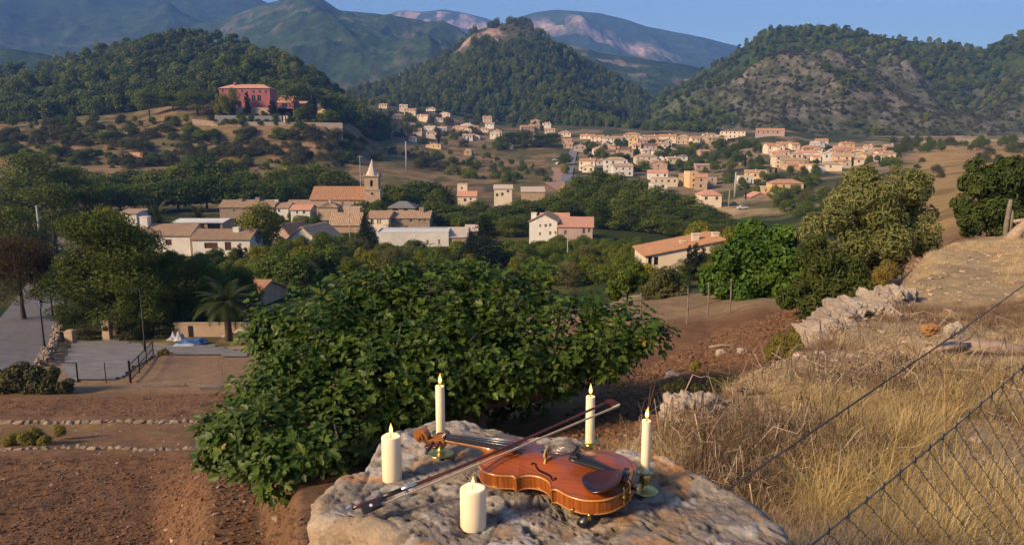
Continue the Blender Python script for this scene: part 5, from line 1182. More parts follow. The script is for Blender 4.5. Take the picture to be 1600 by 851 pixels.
# ------------------------------------------------------------------ fig tree
def fig_tree():
    rg = np.random.default_rng(5)
    LB = [(455, 640, 92, 8.6), (500, 545, 100, 9.6), (470, 590, 80, 9.0), (590, 500, 92, 10.2), (690, 498, 96, 10.4), (790, 500, 94, 10.4), (880, 515, 78, 10.2), (965, 520, 58, 10.0), (1010, 528, 40, 9.8),
          (600, 590, 98, 9.2), (700, 565, 82, 9.3), (790, 560, 70, 9.4), (870, 560, 55, 9.6), (935, 548, 50, 9.6), (405, 680, 74, 7.9), (455, 722, 54, 7.4), (355, 670, 46, 8.2), (540, 660, 74, 8.3), (640, 625, 52, 8.8), (560, 560, 90, 10.8), (660, 560, 90, 11.4), (780, 570, 90, 11.6), (520, 700, 46, 7.6), (620, 440, 34, 10.2), (735, 432, 30, 10.3), (850, 440, 32, 10.4), (560, 458, 34, 10.0), (425, 520, 42, 9.4), (340, 705, 30, 7.9), (432, 752, 26, 7.3)]
    L = []
    for px, py, r, Y in LB:
        c = at(px, py, Y); m = r/F_PX*Y; L.append((*c, m, m*1.05, m*.92))
    L = np.array(L)
    n = 7600; k = rg.choice(len(L), n, p=L[:, 3]**2/(L[:, 3]**2).sum())
    D = rg.normal(size=(n, 3)); D[:, 1] -= .35; D /= np.linalg.norm(D, axis=1)[:, None]
    rad = 1.02-.42*rg.random(n)**1.5
    C = L[k, :3]+D*L[k, 3:]*rad[:, None]*(1+.12*rg.normal(size=(n, 1)))
    dd = np.linalg.norm((C[:, None]-L[None, :, :3])/L[None, :, 3:], axis=2).min(1)
    keep = (dd > .58)&(fbm(C*1.6, 3, 9) > -.72); C, D = C[keep], D[keep]
    gz = ground(C[:, 0], C[:, 1], False); ok = C[:, 2] > gz+.12; C, D = C[ok], D[ok]
    # lobed leaf
    half = [(.0, .0), (.22, .10), (.37, .50), (.17, .48), (.22, .74), (.0, 1.0)]
    mid = [(0, 0), (0, .22), (0, .42), (0, .5), (0, .76), (0, 1.0)]
    LV = []; LF = []
    for sg in (-1, 1):
        b0 = len(LV)
        for (x, y), (mx, my) in zip(half, mid):
            LV.append((sg*x, y, .30*abs(x)-.22*y*y)); LV.append((0, my, -.22*my*my))
        for i in range(5):
            q = (b0+2*i, b0+2*i+2, b0+2*i+3, b0+2*i+1); LF.append(q if sg > 0 else q[::-1])
    LV = np.array(LV); LF = np.array(LF); nv = len(LV)
    pos = []; X = []; Yv = []; Zv = []; S = []; col = []
    for c, d in zip(C, D):
        u = d*.7+np.array([0, -.1, .75]); u /= np.linalg.norm(u)
        s_ = np.cross(u, rg.normal(size=3)); s_ /= np.linalg.norm(s_); w_ = np.cross(u, s_)
        m = rg.integers(4, 7); a0 = rg.random()*6.28; tint = rg.random()
        for j in range(m):
            a = a0+j*6.283/m+rg.normal()*.2; out = math.cos(a)*s_+math.sin(a)*w_; til = rg.uniform(.15, .75)
            y_ = out*math.cos(til)+u*math.sin(til)*.9+np.array([0, 0, -.15]); y_ /= np.linalg.norm(y_)
            z_ = u-y_*(u@y_)+rg.normal(size=3)*.32; z_ -= y_*(z_@y_); z_ /= np.linalg.norm(z_); x_ = np.cross(y_, z_)
            pos.append(c+y_*.04+u*rg.normal()*.05); X.append(x_); Yv.append(y_); Zv.append(z_); S.append(rg.uniform(.05, .125)*(1+.35*abs(rg.normal())*(rg.random() < .25))); col.append(np.clip(.55*tint+.45*rg.random(), 0, 1))
    pos, X, Yv, Zv, S, col = map(np.array, (pos, X, Yv, Zv, S, col))
    fm = leafmat('fig_leaf', (.016, .046, .005), (.092, .155, .015), .42, .25, .12, .45, cc=(.26, .18, .03))
    e_base = at(735, 700, 9.8); bx, by = e_base[0], 9.8; bz = g1(bx, by)
    e = thing('fig_tree', 'big spreading fig tree with lobed glossy leaves behind the boulder', 'tree', (bx, by, bz))
    org = np.array([bx, by, bz])
    # nearest well exposed leaves are objects of their own
    dist = np.linalg.norm(pos, axis=1); face = -(Zv*pos).sum(1)/dist
    dlob = np.linalg.norm((pos[:, None]-L[None, :, :3])/L[None, :, 3:], axis=2).min(1)
    score = S*np.clip(face, 0, 1)/dist*(dlob > 1.0); big = np.argsort(-score)[:300]; rest = np.setdiff1d(np.arange(len(pos)), big)
    variants = []
    for q in range(4): variants.append(mesh('fig_leaf', LV, LF, [fm], attrs={'rnd': np.full(nv, .2+.2*q)}, smooth=True))
    for i in big:
        o = link('leaf', variants[int(col[i]*3.99)], e)
        M = Matrix(((X[i, 0], Yv[i, 0], Zv[i, 0]), (X[i, 1], Yv[i, 1], Zv[i, 1]), (X[i, 2], Yv[i, 2], Zv[i, 2]))).to_4x4()
        o.matrix_local = Matrix.Translation(Vector(pos[i]-org)) @ M @ Matrix.Scale(S[i], 4)
    V = pos[rest, None]-org+S[rest, None, None]*(LV[None, :, 0:1]*X[rest, None]+LV[None, :, 1:2]*Yv[rest, None]+LV[None, :, 2:3]*Zv[rest, None])
    F = (LF[None]+(np.arange(len(rest))*nv)[:, None, None]).reshape(-1, 4)
    o = link('foliage', mesh('foliage', V.reshape(-1, 3), F, [fm], attrs={'rnd': np.repeat(col[rest], nv)}, smooth=True), e, kind='stuff')
    # wood
    fb = pmat('fig_bark', (.20, .17, .145), .9, (.10, .085, .07), 9, .5, 30)
    b = MB(); b.tube([(0, 0, -.4), (.05, 0, .15), (-.05, .05, .6), (0, 0, 1.0)], [.30, .22, .19, .16], 10); b.obj('trunk', fb, e, True)
    rl = random.Random(3)
    for i in range(len(L)):
        c = L[i, :3]-org; p0 = np.array([rl.uniform(-.1, .1), rl.uniform(-.1, .1), rl.uniform(.35, .95)]); m1 = p0*.6+c*.4+np.array([rl.uniform(-.2, .2), rl.uniform(-.2, .2), rl.uniform(-.45, -.05)])
        m2 = p0*.25+c*.75+np.array([rl.uniform(-.15, .15), rl.uniform(-.15, .15), rl.uniform(-.25, .05)])
        b = MB(); b.tube([p0, m1, m2, c], [.085, .06, .04, .015], 6)
        for j in range(5):
            d = np.array([rl.gauss(0, 1), rl.gauss(0, 1), rl.gauss(.2, .7)]); d /= np.linalg.norm(d); q = m2*(1-j*.2)+c*j*.2
            b.tube([q, q+d*L[i, 3]*.5, q+d*L[i, 3]*.95+np.array([0, 0, .05])], [.022, .014, .005], 4)
        b.obj('branch', fb, e, True)
fig_tree()

def pixel_bush(name, label, cat, LB, leaf, n, size, asp, base, up=.2, trunk_r=.12, jit=.6, shell=.5, group=None):
    """tree or bush whose clumps sit on given pixels at given depths, standing on the ground at base (px, Y)"""
    rg = np.random.default_rng(len(label)); bx = at(base[0], 450, base[1])[0]; by = base[1]; bz = g1(bx, by); org = np.array([bx, by, bz])
    L = []
    for px, py, r, Y in LB:
        m = r/F_PX*Y
        for q in range(7):
            d = rg.normal(size=3); d /= np.linalg.norm(d); s = m*rg.uniform(.34, .6)
            L.append((*(at(px, py, Y)-org+d*m*rg.uniform(.35, .72)), s, s, s*.85))
    V, F, rnd = lobes_leaves(L, n, size, asp, rg, shell=shell, up=up, jit=jit)
    zmin = ground(V[:, 0]+bx, V[:, 1]+by, False)-bz
    V[:, 2] = np.maximum(V[:, 2], zmin+.01)
    e = thing(name, label, cat, org, 0, group)
    link('crown', mesh('crown', V, F, [LEAFM[leaf]], attrs={'rnd': rnd}), e)
    if trunk_r:
        b = MB(); top = np.mean([at(px, py, Y)-org for px, py, r, Y in LB], axis=0)
        b.tube([(0, 0, -.4), (.02, .02, .2), tuple(top*.5), tuple(top)], [trunk_r*1.5, trunk_r, trunk_r*.7, trunk_r*.3], 8)
        for px, py, r, Y in LB: c = at(px, py, Y)-org; b.tube([tuple(top*.35), tuple(top*.35*.4+c*.6+np.array([0, 0, -.1])), tuple(c)], [trunk_r*.5, trunk_r*.32, trunk_r*.1], 6)
        b.obj('trunk', BARK, e, True)
    return e
LEAFM['wildolive'] = leafmat('wild_olive_leaf', (.085, .115, .032), (.215, .245, .088), .5, .25, .05)
LEAFM['deepgreen'] = leafmat('deep_green_leaf', (.028, .075, .008), (.085, .160, .018), .45, .2, .05)
LEAFM['pinebush'] = leafmat('dark_pine_bush', (.030, .055, .012), (.085, .110, .024), .55, .2, .05)
LEAFM['yellowtuft'] = leafmat('yellow_green_tuft', (.14, .14, .02), (.24, .21, .04), .6, .3, .05)
pixel_bush('wild_olive_tree', 'wide silvery olive tree on the edge of the grassy bank', 'olive tree', [(1330, 330, 58, 24), (1385, 310, 62, 24), (1430, 320, 52, 24), (1300, 360, 45, 23.5), (1375, 370, 62, 23.5), (1430, 365, 42, 24), (1345, 410, 50, 23), (1290, 400, 35, 23), (1395, 405, 36, 23.5), (1345, 285, 34, 24.4), (1415, 280, 34, 24.4)], 'wildolive', 26000, .17, .32, (1370, 24), up=.1)
pixel_bush('dense_dark_tree', 'dense round deep green tree beside the silvery olive', 'tree', [(1180, 395, 55, 31), (1140, 430, 45, 30.5), (1215, 400, 50, 31), (1195, 450, 48, 30), (1150, 465, 38, 30), (1170, 375, 36, 31.5), (1120, 450, 32, 30.5), (1240, 430, 42, 30.5), (1215, 372, 30, 31)], 'deepgreen', 20000, .24, .6, (1180, 31))
pixel_bush('dark_bushy_pine', 'dark bushy pine low under the silvery olive', 'pine tree', [(1275, 425, 44, 21.5), (1250, 455, 36, 21.2), (1300, 460, 40, 21), (1262, 485, 30, 20.8), (1305, 420, 38, 21.5), (1335, 455, 36, 21), (1270, 395, 30, 21.8)], 'pinebush', 15000, .17, .35, (1280, 21.2))
pixel_bush('dark_green_tree', 'dark green rounded tree behind the forked fence post', 'tree', [(1540, 285, 44, 28), (1585, 300, 50, 28), (1520, 320, 34, 27.5), (1560, 340, 40, 27), (1620, 290, 52, 28), (1515, 350, 26, 27), (1600, 265, 36, 28.5), (1560, 262, 26, 28.5)], 'pinebush', 16000, .2, .45, (1565, 27.5))
pixel_bush('feathery_bush', 'soft feathery green bush at the end of the ploughed strip', 'bush', [(1040, 440, 30, 37), (1022, 450, 24, 37), (1060, 455, 24, 36.5), (1040, 462, 22, 36.5)], 'olive', 7000, .2, .3, (1040, 37), trunk_r=.08)
pixel_bush('garden_bush', 'pale olive bush beside the feathery bush', 'bush', [(985, 442, 24, 42), (960, 450, 22, 42), (1000, 425, 20, 44)], 'broad', 5000, .24, .45, (980, 42), trunk_r=.06)
pixel_bush('low_shrub', 'low grey green shrub above the pale double rock', 'shrub', [(1120, 605, 22, 6.6), (1095, 612, 15, 6.5), (1145, 602, 16, 6.8)], 'shrub', 4200, .05, .35, (1120, 6.6), trunk_r=0)
pixel_bush('low_shrub', 'small dark shrub at the edge of the ploughed strip', 'shrub', [(1062, 605, 16, 7.6), (1048, 610, 10, 7.6)], 'shrub', 2200, .06, .35, (1060, 7.6), trunk_r=0)
pixel_bush('thorny_shrub', 'dark thorny shrub beside the pile of dead roots', 'shrub', [(1172, 628, 16, 5.6), (1165, 615, 10, 5.7)], 'dark', 1600, .05, .3, (1172, 5.6), trunk_r=0)
pixel_bush('yellow_green_bush', 'yellow green tuft of grass below the rock ledge', 'bush', [(1225, 540, 24, 11.5), (1250, 528, 20, 11.5), (1205, 552, 12, 11.5)], 'yellowtuft', 4200, .13, .12, (1230, 11.5), up=.9, trunk_r=0)
pixel_bush('small_bush', 'small leafy sprig on the ploughed strip', 'bush', [(1088, 573, 9, 9.5)], 'yellowtuft', 900, .07, .2, (1088, 9.5), up=.6, trunk_r=0)
pixel_bush('dry_bush', 'dry brownish bush at the foot of the silvery olive', 'bush', [(1380, 430, 20, 14), (1390, 420, 14, 14.2)], 'yellowtuft', 2600, .12, .12, (1382, 14), up=.5, trunk_r=0)
pixel_bush('dark_hedge', 'dark rounded hedge between lane and ploughed field', 'hedge', [(15, 598, 32, 40), (45, 595, 30, 40), (75, 598, 26, 40), (100, 604, 18, 40), (-15, 600, 32, 40)], 'greyolive', 11000, .22, .5, (50, 40), trunk_r=0)
pixel_bush('low_weeds', 'patch of low weeds on the terrace between the stone edges', 'weeds', [(50, 682, 20, 25.8), (25, 686, 18, 25.8), (90, 672, 13, 27), (70, 690, 12, 25.5)], 'yellowtuft', 3600, .16, .18, (50, 25.8), up=.6, trunk_r=0)
pixel_bush('yellow_weeds', 'small yellowish weed clump by the railing', 'weeds', [(258, 549, 7, 57), (250, 552, 5, 57)], 'yellowtuft', 900, .22, .2, (256, 57), up=.7, trunk_r=0)

# ------------------------------------------------------------------ rocks and stones
def rock_arr(rx, ry, rz, seed, nu=40, nv=26, rough=.28, flat=0):
    a = np.linspace(0, 2*np.pi, nu, endpoint=False); t = np.linspace(.02, np.pi-.02, nv)
    A, Tt = np.meshgrid(a, t); D = np.stack([np.sin(Tt)*np.cos(A), np.sin(Tt)*np.sin(A), np.cos(Tt)], -1).reshape(-1, 3)
    f1, f2, idv = worley(D*2.6+seed*1.7, seed); n = fbm(D*1.4+seed*3.1, 5, seed, .55)+.7*(idv-.5)-.5*np.clip(.12-(f2-f1), 0, 1)*6*.3; cub = np.abs(D).max(1)**-.45
    V = D*(cub*(1+rough*n))[:, None]*np.array([rx, ry, rz])
    F = [(i*nu+j, i*nu+(j+1) % nu, (i+1)*nu+(j+1) % nu, (i+1)*nu+j) for i in range(nv-1) for j in range(nu)]
    F = [f[::-1] for f in F]+[tuple(range(nu)), tuple(range((nv-1)*nu, nv*nu))[::-1]]
    return V, F
LIME = pmat('pale_limestone', (.44, .365, .285), .95, (.22, .165, .12), 2.2, .8, 9, bdist=.05, detail=9)
def rocks(name, label, parts, mat=LIME, cat='rock', group=None, nu=40, sink=0):
    """parts: (px, py of centre, Y, rx, ry, rz)"""
    c0 = at(*parts[0][:3]); b = MB()
    for k, (px, py, Y, rx, ry, rz) in enumerate(parts):
        V, F = rock_arr(rx, ry, rz, k+len(label), nu, int(nu*.65)); b.add(V+at(px, py, Y)-c0, F)
    return b.obj(name, mat, None, False, loc=c0+np.array([0, 0, -sink]), label=label, cat=cat, group=group)
rocks('rock_ledge', 'pale limestone ledge breaking out of the grassy bank edge', [(1282, 527, 8.5, .16, .5, .13), (1300, 510, 8.8, .20, .5, .17), (1322, 497, 9.1, .20, .5, .17), (1345, 484, 9.6, .22, .5, .17), (1368, 474, 10.1, .16, .4, .15), (1392, 464, 10.6, .17, .35, .20), (1412, 462, 10.9, .14, .3, .16)], nu=64, sink=.02)
rocks('pale_rock', 'pale double rock at the foot of the grassy bank', [(1075, 650, 5.1, .17, .2, .15), (1108, 640, 5.2, .10, .12, .09), (1060, 668, 5.0, .10, .1, .09)], nu=56)
rocks('round_stone', 'smooth round stone lying in the dry grass', [(1490, 516, 6.2, .075, .07, .07)])
rocks('earth_clod', 'orange brown earth lump on the grassy bank', [(1452, 515, 6.6, .07, .07, .05)], pmat('orange_earth', (.33, .17, .07), .95), 'clod')
for k, (px, py, r, l) in enumerate([(1128, 552, .13, 'grey white rock half sunk in the ploughed strip'), (1052, 590, .16, 'flat pale rock by the small dark shrub'), (1160, 548, .10, 'brown clod of earth beside the split stick'), (1112, 596, .06, 'small pale pebble near the double rock')]):
    p = hit(px, py); V, F = rock_arr(r, r*.8, r*.6, 70+k); b = MB(); b.add(V, F); b.obj('field_rock', LIME, None, True, loc=p, label=l, cat='rock')
SM = []
for k in range(6):
    V, F = rock_arr(.5, .36, .3, 30+k, 9, 6, .3); b = MB(); b.add(V, F); SM.append(b.data('stone', [STONE], False))
def stone_row(label, line, rows, sw, name='stone_edging', cat='stone edging', jy=.08):
    """courses of single stones along a pixel line on the ground"""
    P = np.array([hit(a, b) for a, b in line]); s = np.concatenate([[0], np.cumsum(np.linalg.norm(np.diff(P, axis=0), axis=1))])
    e = thing(name, label, cat, P[0]); rs = random.Random(len(label)); c = 0
    for r in range(rows):
        q = rs.uniform(0, sw)
        while q < s[-1] and c < 290:
            w = sw*rs.uniform(.6, 1.35); x = np.interp(q+w/2, s, P[:, 0]); y = np.interp(q+w/2, s, P[:, 1])
            i = min(max(np.searchsorted(s, q)-1, 0), len(P)-2); d = P[i+1]-P[i]
            o = link('stone', rs.choice(SM), e); o.location = Vector((x+rs.gauss(0, jy*.4), y+rs.gauss(0, jy), g1(x, y)+sw*.06+r*sw*.5))-Vector(P[0])
            o.rotation_euler = (rs.gauss(0, .12), rs.gauss(0, .12), math.atan2(d[1], d[0])+rs.gauss(0, .15)); o.scale = (w*1.02, sw*rs.uniform(.8, 1.2), sw*rs.uniform(.8, 1.15)); q += w; c += 1
    return e
stone_row('row of pale stones edging the lower ploughed terrace', [(-30, 704), (60, 703), (120, 701), (200, 702), (260, 704), (345, 702)], 1, .30)
stone_row('broken pale stone edge between weeds and upper field', [(-30, 660), (100, 662), (200, 660), (310, 660)], 1, .42)
stone_row('dry stone wall sloping along the lane below the street lamp', [(95, 512), (90, 530), (80, 548), (68, 572)], 3, .5, 'dry_stone_wall', 'stone wall', .3)
# soil clods and pebbles
CL = []
cm_ = pmat('soil_clod', (.215, .115, .062), .97, (.14, .072, .04), 3, .6, 12, rand=.3)
pm_ = pmat('pebble', (.40, .30, .22), .95, (.28, .2, .15), 6, rand=.35)
for k in range(4):
    V, F = rock_arr(1, .8, .6, 50+k, 7, 5, .45); b = MB(); b.add(V, F); CL.append(b.data('clod', [cm_]))
PB = [m.copy() for m in CL]
for m in PB: m.materials.clear(); m.materials.append(pm_)
def ground_scatter(name, poly, n, protos, smin, smax, label, seed, dens=None, up=0.0, pw=2.0):
    rg = np.random.default_rng(seed); xs = [p[0] for p in poly]; ys = [p[1] for p in poly]
    # sample evenly over the ground patch the outline covers
    c = np.array([hit(a, b) for a, b in poly]); lo, hi = c[:, :2].min(0), c[:, :2].max(0)
    X = rg.uniform(lo[0], hi[0], n*6); Y = rg.uniform(lo[1], hi[1], n*6)
    P = np.stack([X, Y, ground(X, Y)], -1); px, py = topix(P); k = in_poly(px, py, poly)&(P[:, 1] > .5)
    P = P[k][:n]
    S = smin+(smax-smin)*rg.random(len(P))**pw; P[:, 2] += up*S
    return instanced(name, P, S, rg.uniform(0, 6.28, len(P)), protos, label)
ground_scatter('soil_clods', [(-40, 860), (480, 860), (470, 790), (330, 715), (-40, 715)], 11000, CL, .008, .05, 'crumbled brown clods over the lower ploughed terrace', 1)
ground_scatter('soil_clods', [(-40, 650), (360, 650), (380, 612), (-40, 628)], 4500, CL, .015, .06, 'crumbled brown clods over the upper field', 2)
ground_scatter('soil_clods', [(880, 720), (1100, 650), (1270, 505), (1240, 480), (1100, 530), (960, 600), (880, 650)], 10000, CL, .010, .055, 'crumbled reddish clods over the ploughed strip', 3)
ground_scatter('pebbles', [(1100, 850), (1600, 850), (1600, 380), (1450, 390), (1280, 520), (1080, 660)], 2600, PB, .006, .06, 'small stones strewn through the dry grass', 4, pw=3)
ground_scatter('pebbles', [(-40, 860), (480, 860), (400, 640), (-40, 640)], 420, PB, .02, .07, 'small pale stones strewn over the terraces', 5, pw=3)

# ------------------------------------------------------------------ dry grass
STRAW = leafmat('straw', (.42, .29, .15), (.74, .58, .34), .6, .25, .25, .3, hue=False)
STRAWG = leafmat('golden_straw', (.44, .30, .10), (.70, .53, .24), .55, .3, .1, .3, hue=False)
DEADB = leafmat('dead_brown_stalks', (.14, .085, .05), (.30, .20, .12), .8, .1, .2, .2, hue=False)
def tuft(n, h, spread, droop, w, rg, mat, seg=4):
    Vs = []; Fs = []; rn = []; c = 0
    for i in range(n):
        a = rg.random()*6.28; r0 = spread*.35*math.sqrt(rg.random()); p = np.array([math.cos(a)*r0, math.sin(a)*r0, -.02]); b = a+rg.normal()*.8
        l = h*rg.uniform(.45, 1.1); el = rg.uniform(.9, 1.5); side = np.array([-math.sin(b), math.cos(b), 0]); ww = w*rg.uniform(.6, 1.3); dr = droop*rg.uniform(.4, 1.4)
        for k in range(seg+1):
            f = k/seg; wk = ww*(1-f*.85); Vs += [p-side*wk, p+side*wk]; ang = el-dr*f
            p = p+np.array([math.cos(b)*math.cos(ang), math.sin(b)*math.cos(ang), math.sin(ang)])*l/seg
        for k in range(seg): Fs.append((c+2*k, c+2*k+1, c+2*k+3, c+2*k+2))
        rn += [rg.random()]*(2*(seg+1)); c += 2*(seg+1)
    return mesh('tuft', np.array(Vs), np.array(Fs), [mat], attrs={'rnd': rn})
rgt = np.random.default_rng(12)
TF = [tuft(46, .22, .22, 1.5, .0016, rgt, STRAW) for _ in range(5)]
TFB = [tuft(40, .16, .24, 2.0, .0018, rgt, DEADB) for _ in range(3)]
TL = [tuft(90, .55, .30, 1.9, .0022, rgt, STRAWG, 6) for _ in range(4)]
ROOTS = [(*hit(1200, 705)[:2], .55, .4), (*hit(1430, 610)[:2], 1.0, .7), (*hit(1130, 752)[:2], .3, .25), (*hit(1420, 520)[:2], 1.0, .8)]
def bank_grass(name, n, protos, smin, smax, label, seed, xr, yr, sdmin=-.1, thr=-.3, nscale=.9, clear=True):
    rg = np.random.default_rng(seed); X = rg.uniform(*xr, n*6); Y = yr[0]+(yr[1]-yr[0])*rg.random(n*6)**1.5
    sd = bank_sd(X, Y); k = (sd > sdmin)&(fbm(xy0(X, Y, nscale), 3, seed) > thr)&(np.hypot(X, Y) > 1.9)
    k &= ~((X > -.75)&(X < .80)&(Y < 2.25)&(Y > .3))
    k &= (X/np.maximum(Y, .1) < .95)&(X/np.maximum(Y, .1) > -.6)
    for a_, b_, rx_, ry_ in ROOTS:
        k &= ((X-a_)/rx_)**2+((Y-b_)/ry_)**2 > .35+rg.random(len(X))*.8
    X, Y = X[k][:n], Y[k][:n]; P = np.stack([X, Y, ground(X, Y)-.01], -1)
    return instanced(name, P, rg.uniform(smin, smax, len(P)), rg.uniform(0, 6.28, len(P)), protos, label)
bank_grass('dry_grass', 6200, TF, .3, .75, 'short dry straw grass over the bank', 21, (-.3, 9), (1.9, 9), thr=-.08, nscale=.7)
bank_grass('dry_grass', 5200, TF, .5, 1.0, 'dry straw grass over the far part of the bank', 22, (1.5, 22), (6, 24), thr=-.05)
bank_grass('dead_stalks', 3000, TFB, .5, 1.2, 'brown trampled stalks over the bank', 23, (.2, 9), (2.4, 10), thr=.1)
def clump(label, px, py, Yd, n, s0, s1, rad, protos, seed, group=None):
    rg = np.random.default_rng(seed); c = hit(px, py); X = c[0]+rg.normal(size=n)*rad; Y = c[1]+rg.normal(size=n)*rad*.8
    k = ~((X > -.75)&(X < .80)&(Y < 2.25)); X, Y = X[k], Y[k]
    P = np.stack([X, Y, ground(X, Y)-.01], -1)
    return instanced('long_grass', P, rg.uniform(s0, s1, len(P)), rg.uniform(0, 6.28, len(P)), protos, label)
clump('long golden grass drooping over the bank beside the straining wire', 1375, 690, 0, 40, .4, .7, .26, TL, 31)
clump('matted straw clump spilling over the bank edge', 1330, 645, 0, 22, .4, .65, .35, TL, 37)
clump('golden grass hanging below the dead roots', 1290, 720, 0, 22, .5, .8, .3, TL, 32)
clump('long yellow grass growing through the chain link fence', 1560, 830, 0, 60, .5, .9, .5, TL, 33)
clump('pale yellow grass behind the chain link fence', 1450, 790, 0, 36, .4, .75, .4, TL, 34)
clump('straw grass along the low edge of the bank', 1100, 720, 0, 50, .35, .6, .3, TL, 35)
clump('tall straw grass along the fence by the wood debris', 1560, 640, 0, 40, .5, .9, .5, TL, 36)
def brush(label, px, py, n, rx, ry, h, seed, lmax=.7, r=.006):
    rg = np.random.default_rng(seed); c = hit(px, py); b = MB()
    for i in range(n):
        x, y = rg.normal()*rx*.5, rg.normal()*ry*.5; z0 = g1(c[0]+x, c[1]+y)-c[2]+rg.random()*h*math.exp(-(x/rx)**2-(y/ry)**2)
        a = rg.normal()*.9; l = lmax*rg.uniform(.3, 1); d = np.array([math.cos(a), math.sin(a)*.7, rg.normal()*.25])
        p = [np.array([x, y, z0])+d*l*(f-.5)+np.array([0, rg.normal()*.03, .10*math.sin(math.pi*f)*rg.normal()+rg.normal()*.012]) for f in np.linspace(0, 1, 6)]; cu = rg.normal(size=3)*l*.25; p = [q+cu*math.sin(math.pi*f) for q, f in zip(p, np.linspace(0, 1, 6))]
        b.tube(p, r*rg.uniform(.4, 1.3)*np.linspace(1, .4, 6), 4, 0 if rg.random() < .7 else 1)
    return b.obj('dead_roots', [pmat('dead_root', (.24, .155, .10), .95, (.12, .075, .05), 12, .5, 40), pmat('bleached_twig', (.46, .36, .25), .9, (.34, .25, .17), 12)], None, True, loc=c, label=label, kind='stuff')
brush('tangled pile of brown dead roots on the bank', 1200, 705, 620, 1.0, .6, .22, 1, .42, .0035)
brush('heap of grey brown dead stalks under the wood debris', 1430, 610, 600, 1.5, .9, .22, 2, .55, .004)
brush('thin dry twigs strewn beside the rock ledge', 1420, 520, 200, 1.6, 1.0, .1, 3, .5, .004)
brush('small heap of dry roots against the boulder', 1130, 752, 240, .4, .3, .12, 4, .3, .003)
# drift wood
b = MB(); c = hit(1530, 560); b.tube([(-.5, .1, .06), (-.2, .02, .12), (.15, 0, .11), (.6, -.1, .07)], [.015, .06, .07, .03], 8); b.tube([(-.1, 0, .13), (-.35, -.1, .14), (-.6, -.12, .10)], [.04, .025, .01], 6)
b.obj('driftwood', pmat('bleached_wood', (.40, .30, .23), .9, (.26, .18, .13), 14, .6, 30), None, True, loc=c, label='bleached splintered log lying among dead stalks', cat='log')
b = MB(); c = hit(1135, 545); b.tube([(-.4, 0, .05), (-.1, .05, .08), (.25, 0, .05)], [.02, .03, .012], 6); b.tube([(.0, .05, .07), (.3, .12, .1)], [.015, .006], 5)
b.obj('stick', MATS['bleached_wood'], None, True, loc=c, label='split pale stick on the ploughed strip', cat='stick')
# post and stump at the far end of the bank
c = hit(1570, 374); b = MB(); b.tube([(0, 0, -.2), (.0, 0, .5), (.03, 0, 1.0), (.05, 0, 1.25)], [.08, .075, .07, .05], 8); b.tube([(.14, 0, -.2), (.13, 0, .9)], [.06, .05], 7)
b.obj('fence_post', WOODGREY, None, True, loc=c, label='weathered grey double fence post in front of the dark tree', cat='post')
c = hit(1592, 374); b = MB(); b.tube([(-.3, 0, -.1), (-.05, 0, .25), (.25, .05, .55), (.7, .1, .7)], [.22, .17, .15, .12], 9); b.tube([(-.2, .05, .55), (.15, .05, .6), (.4, 0, .5)], [.05, .06, .05], 7)
b.obj('bleached_stump', MATS['bleached_wood'], None, True, loc=c, label='bleached forked tree stump beside the grey double post', cat='stump')

# ------------------------------------------------------------------ fence and wires
WIRE_A = at(1262, 856, 1.72); WIRE_B = at(1640, 536, 2.9)
def fence():
    d = WIRE_B-WIRE_A; L = np.linalg.norm(d); ux = d/L
    e = thing('chain_link_fence', 'rusty grey chain link fence sagging across the dry bank', 'fence', WIRE_A)
    dn = np.array([0, 0, -1.0]); dn = dn-ux*(dn@ux); dn /= np.linalg.norm(dn); nn = np.cross(ux, dn)
    b = MB(); pts = [WIRE_A*0+ux*L*f+np.array([0, 0, -.012*math.sin(f*math.pi)]) for f in np.linspace(-.25, 1.15, 40)]; b.tube(pts, .0026, 6); b.obj('top_wire', GALV, e, True)
    w, h, rows = .052, .052, 15
    def strand(par):
        pts = []
        for k in range(rows*2+1):
            x = (k+par) % 2; p = ux*(x*w)+dn*(k*h*.98+.004)+nn*(.0035*(1 if x else -1))
            q = ux*(x*w)+dn*(k*h*.98+.010)+nn*(.0035*(-1 if x else 1))
            pts += [p, q]
        if par == 0:
            t = [ux*.006+dn*.012, ux*.004-dn*.012, -ux*.004-dn*.012, -ux*.006+dn*.004]; pts = [v+0*ux for v in t]+pts[1:]
        m = MB(); m.tube(pts, .0016, 5); return m.data('strand', [GALV], True)
    S0, S1 = strand(0), strand(1)
    n = int(L*1.16/w)
    for i in range(-3, n):
        f = (i*w)/L; o = link('strand', S0 if i % 2 == 0 else S1, e); rs = random.Random(i)
        o.location = Vector(ux*(i*w)+np.array([0, 0, -.012*math.sin(min(max(f, 0), 1)*math.pi)])); o.rotation_euler = (rs.gauss(0, .006), rs.gauss(0, .006), 0)
fence()
pa = at(1128, 770, 2.35); pb = at(1660, 402, 7.0); b = MB(); b.tube([pa-pa, (pb-pa)*.5+np.array([0, 0, -.02]), pb-pa, (pb-pa)*1.25], .0042, 7)
b.tube([(0, 0, .005), (-.02, .0, -.1), (-.02, 0, -.9)], .006, 6)
b.obj('straining_wire', pmat('dark_cable', (.06, .055, .055), .5, metal=.4), None, True, loc=pa, label='dark straining wire stretched up the bank from behind the boulder', cat='wire')

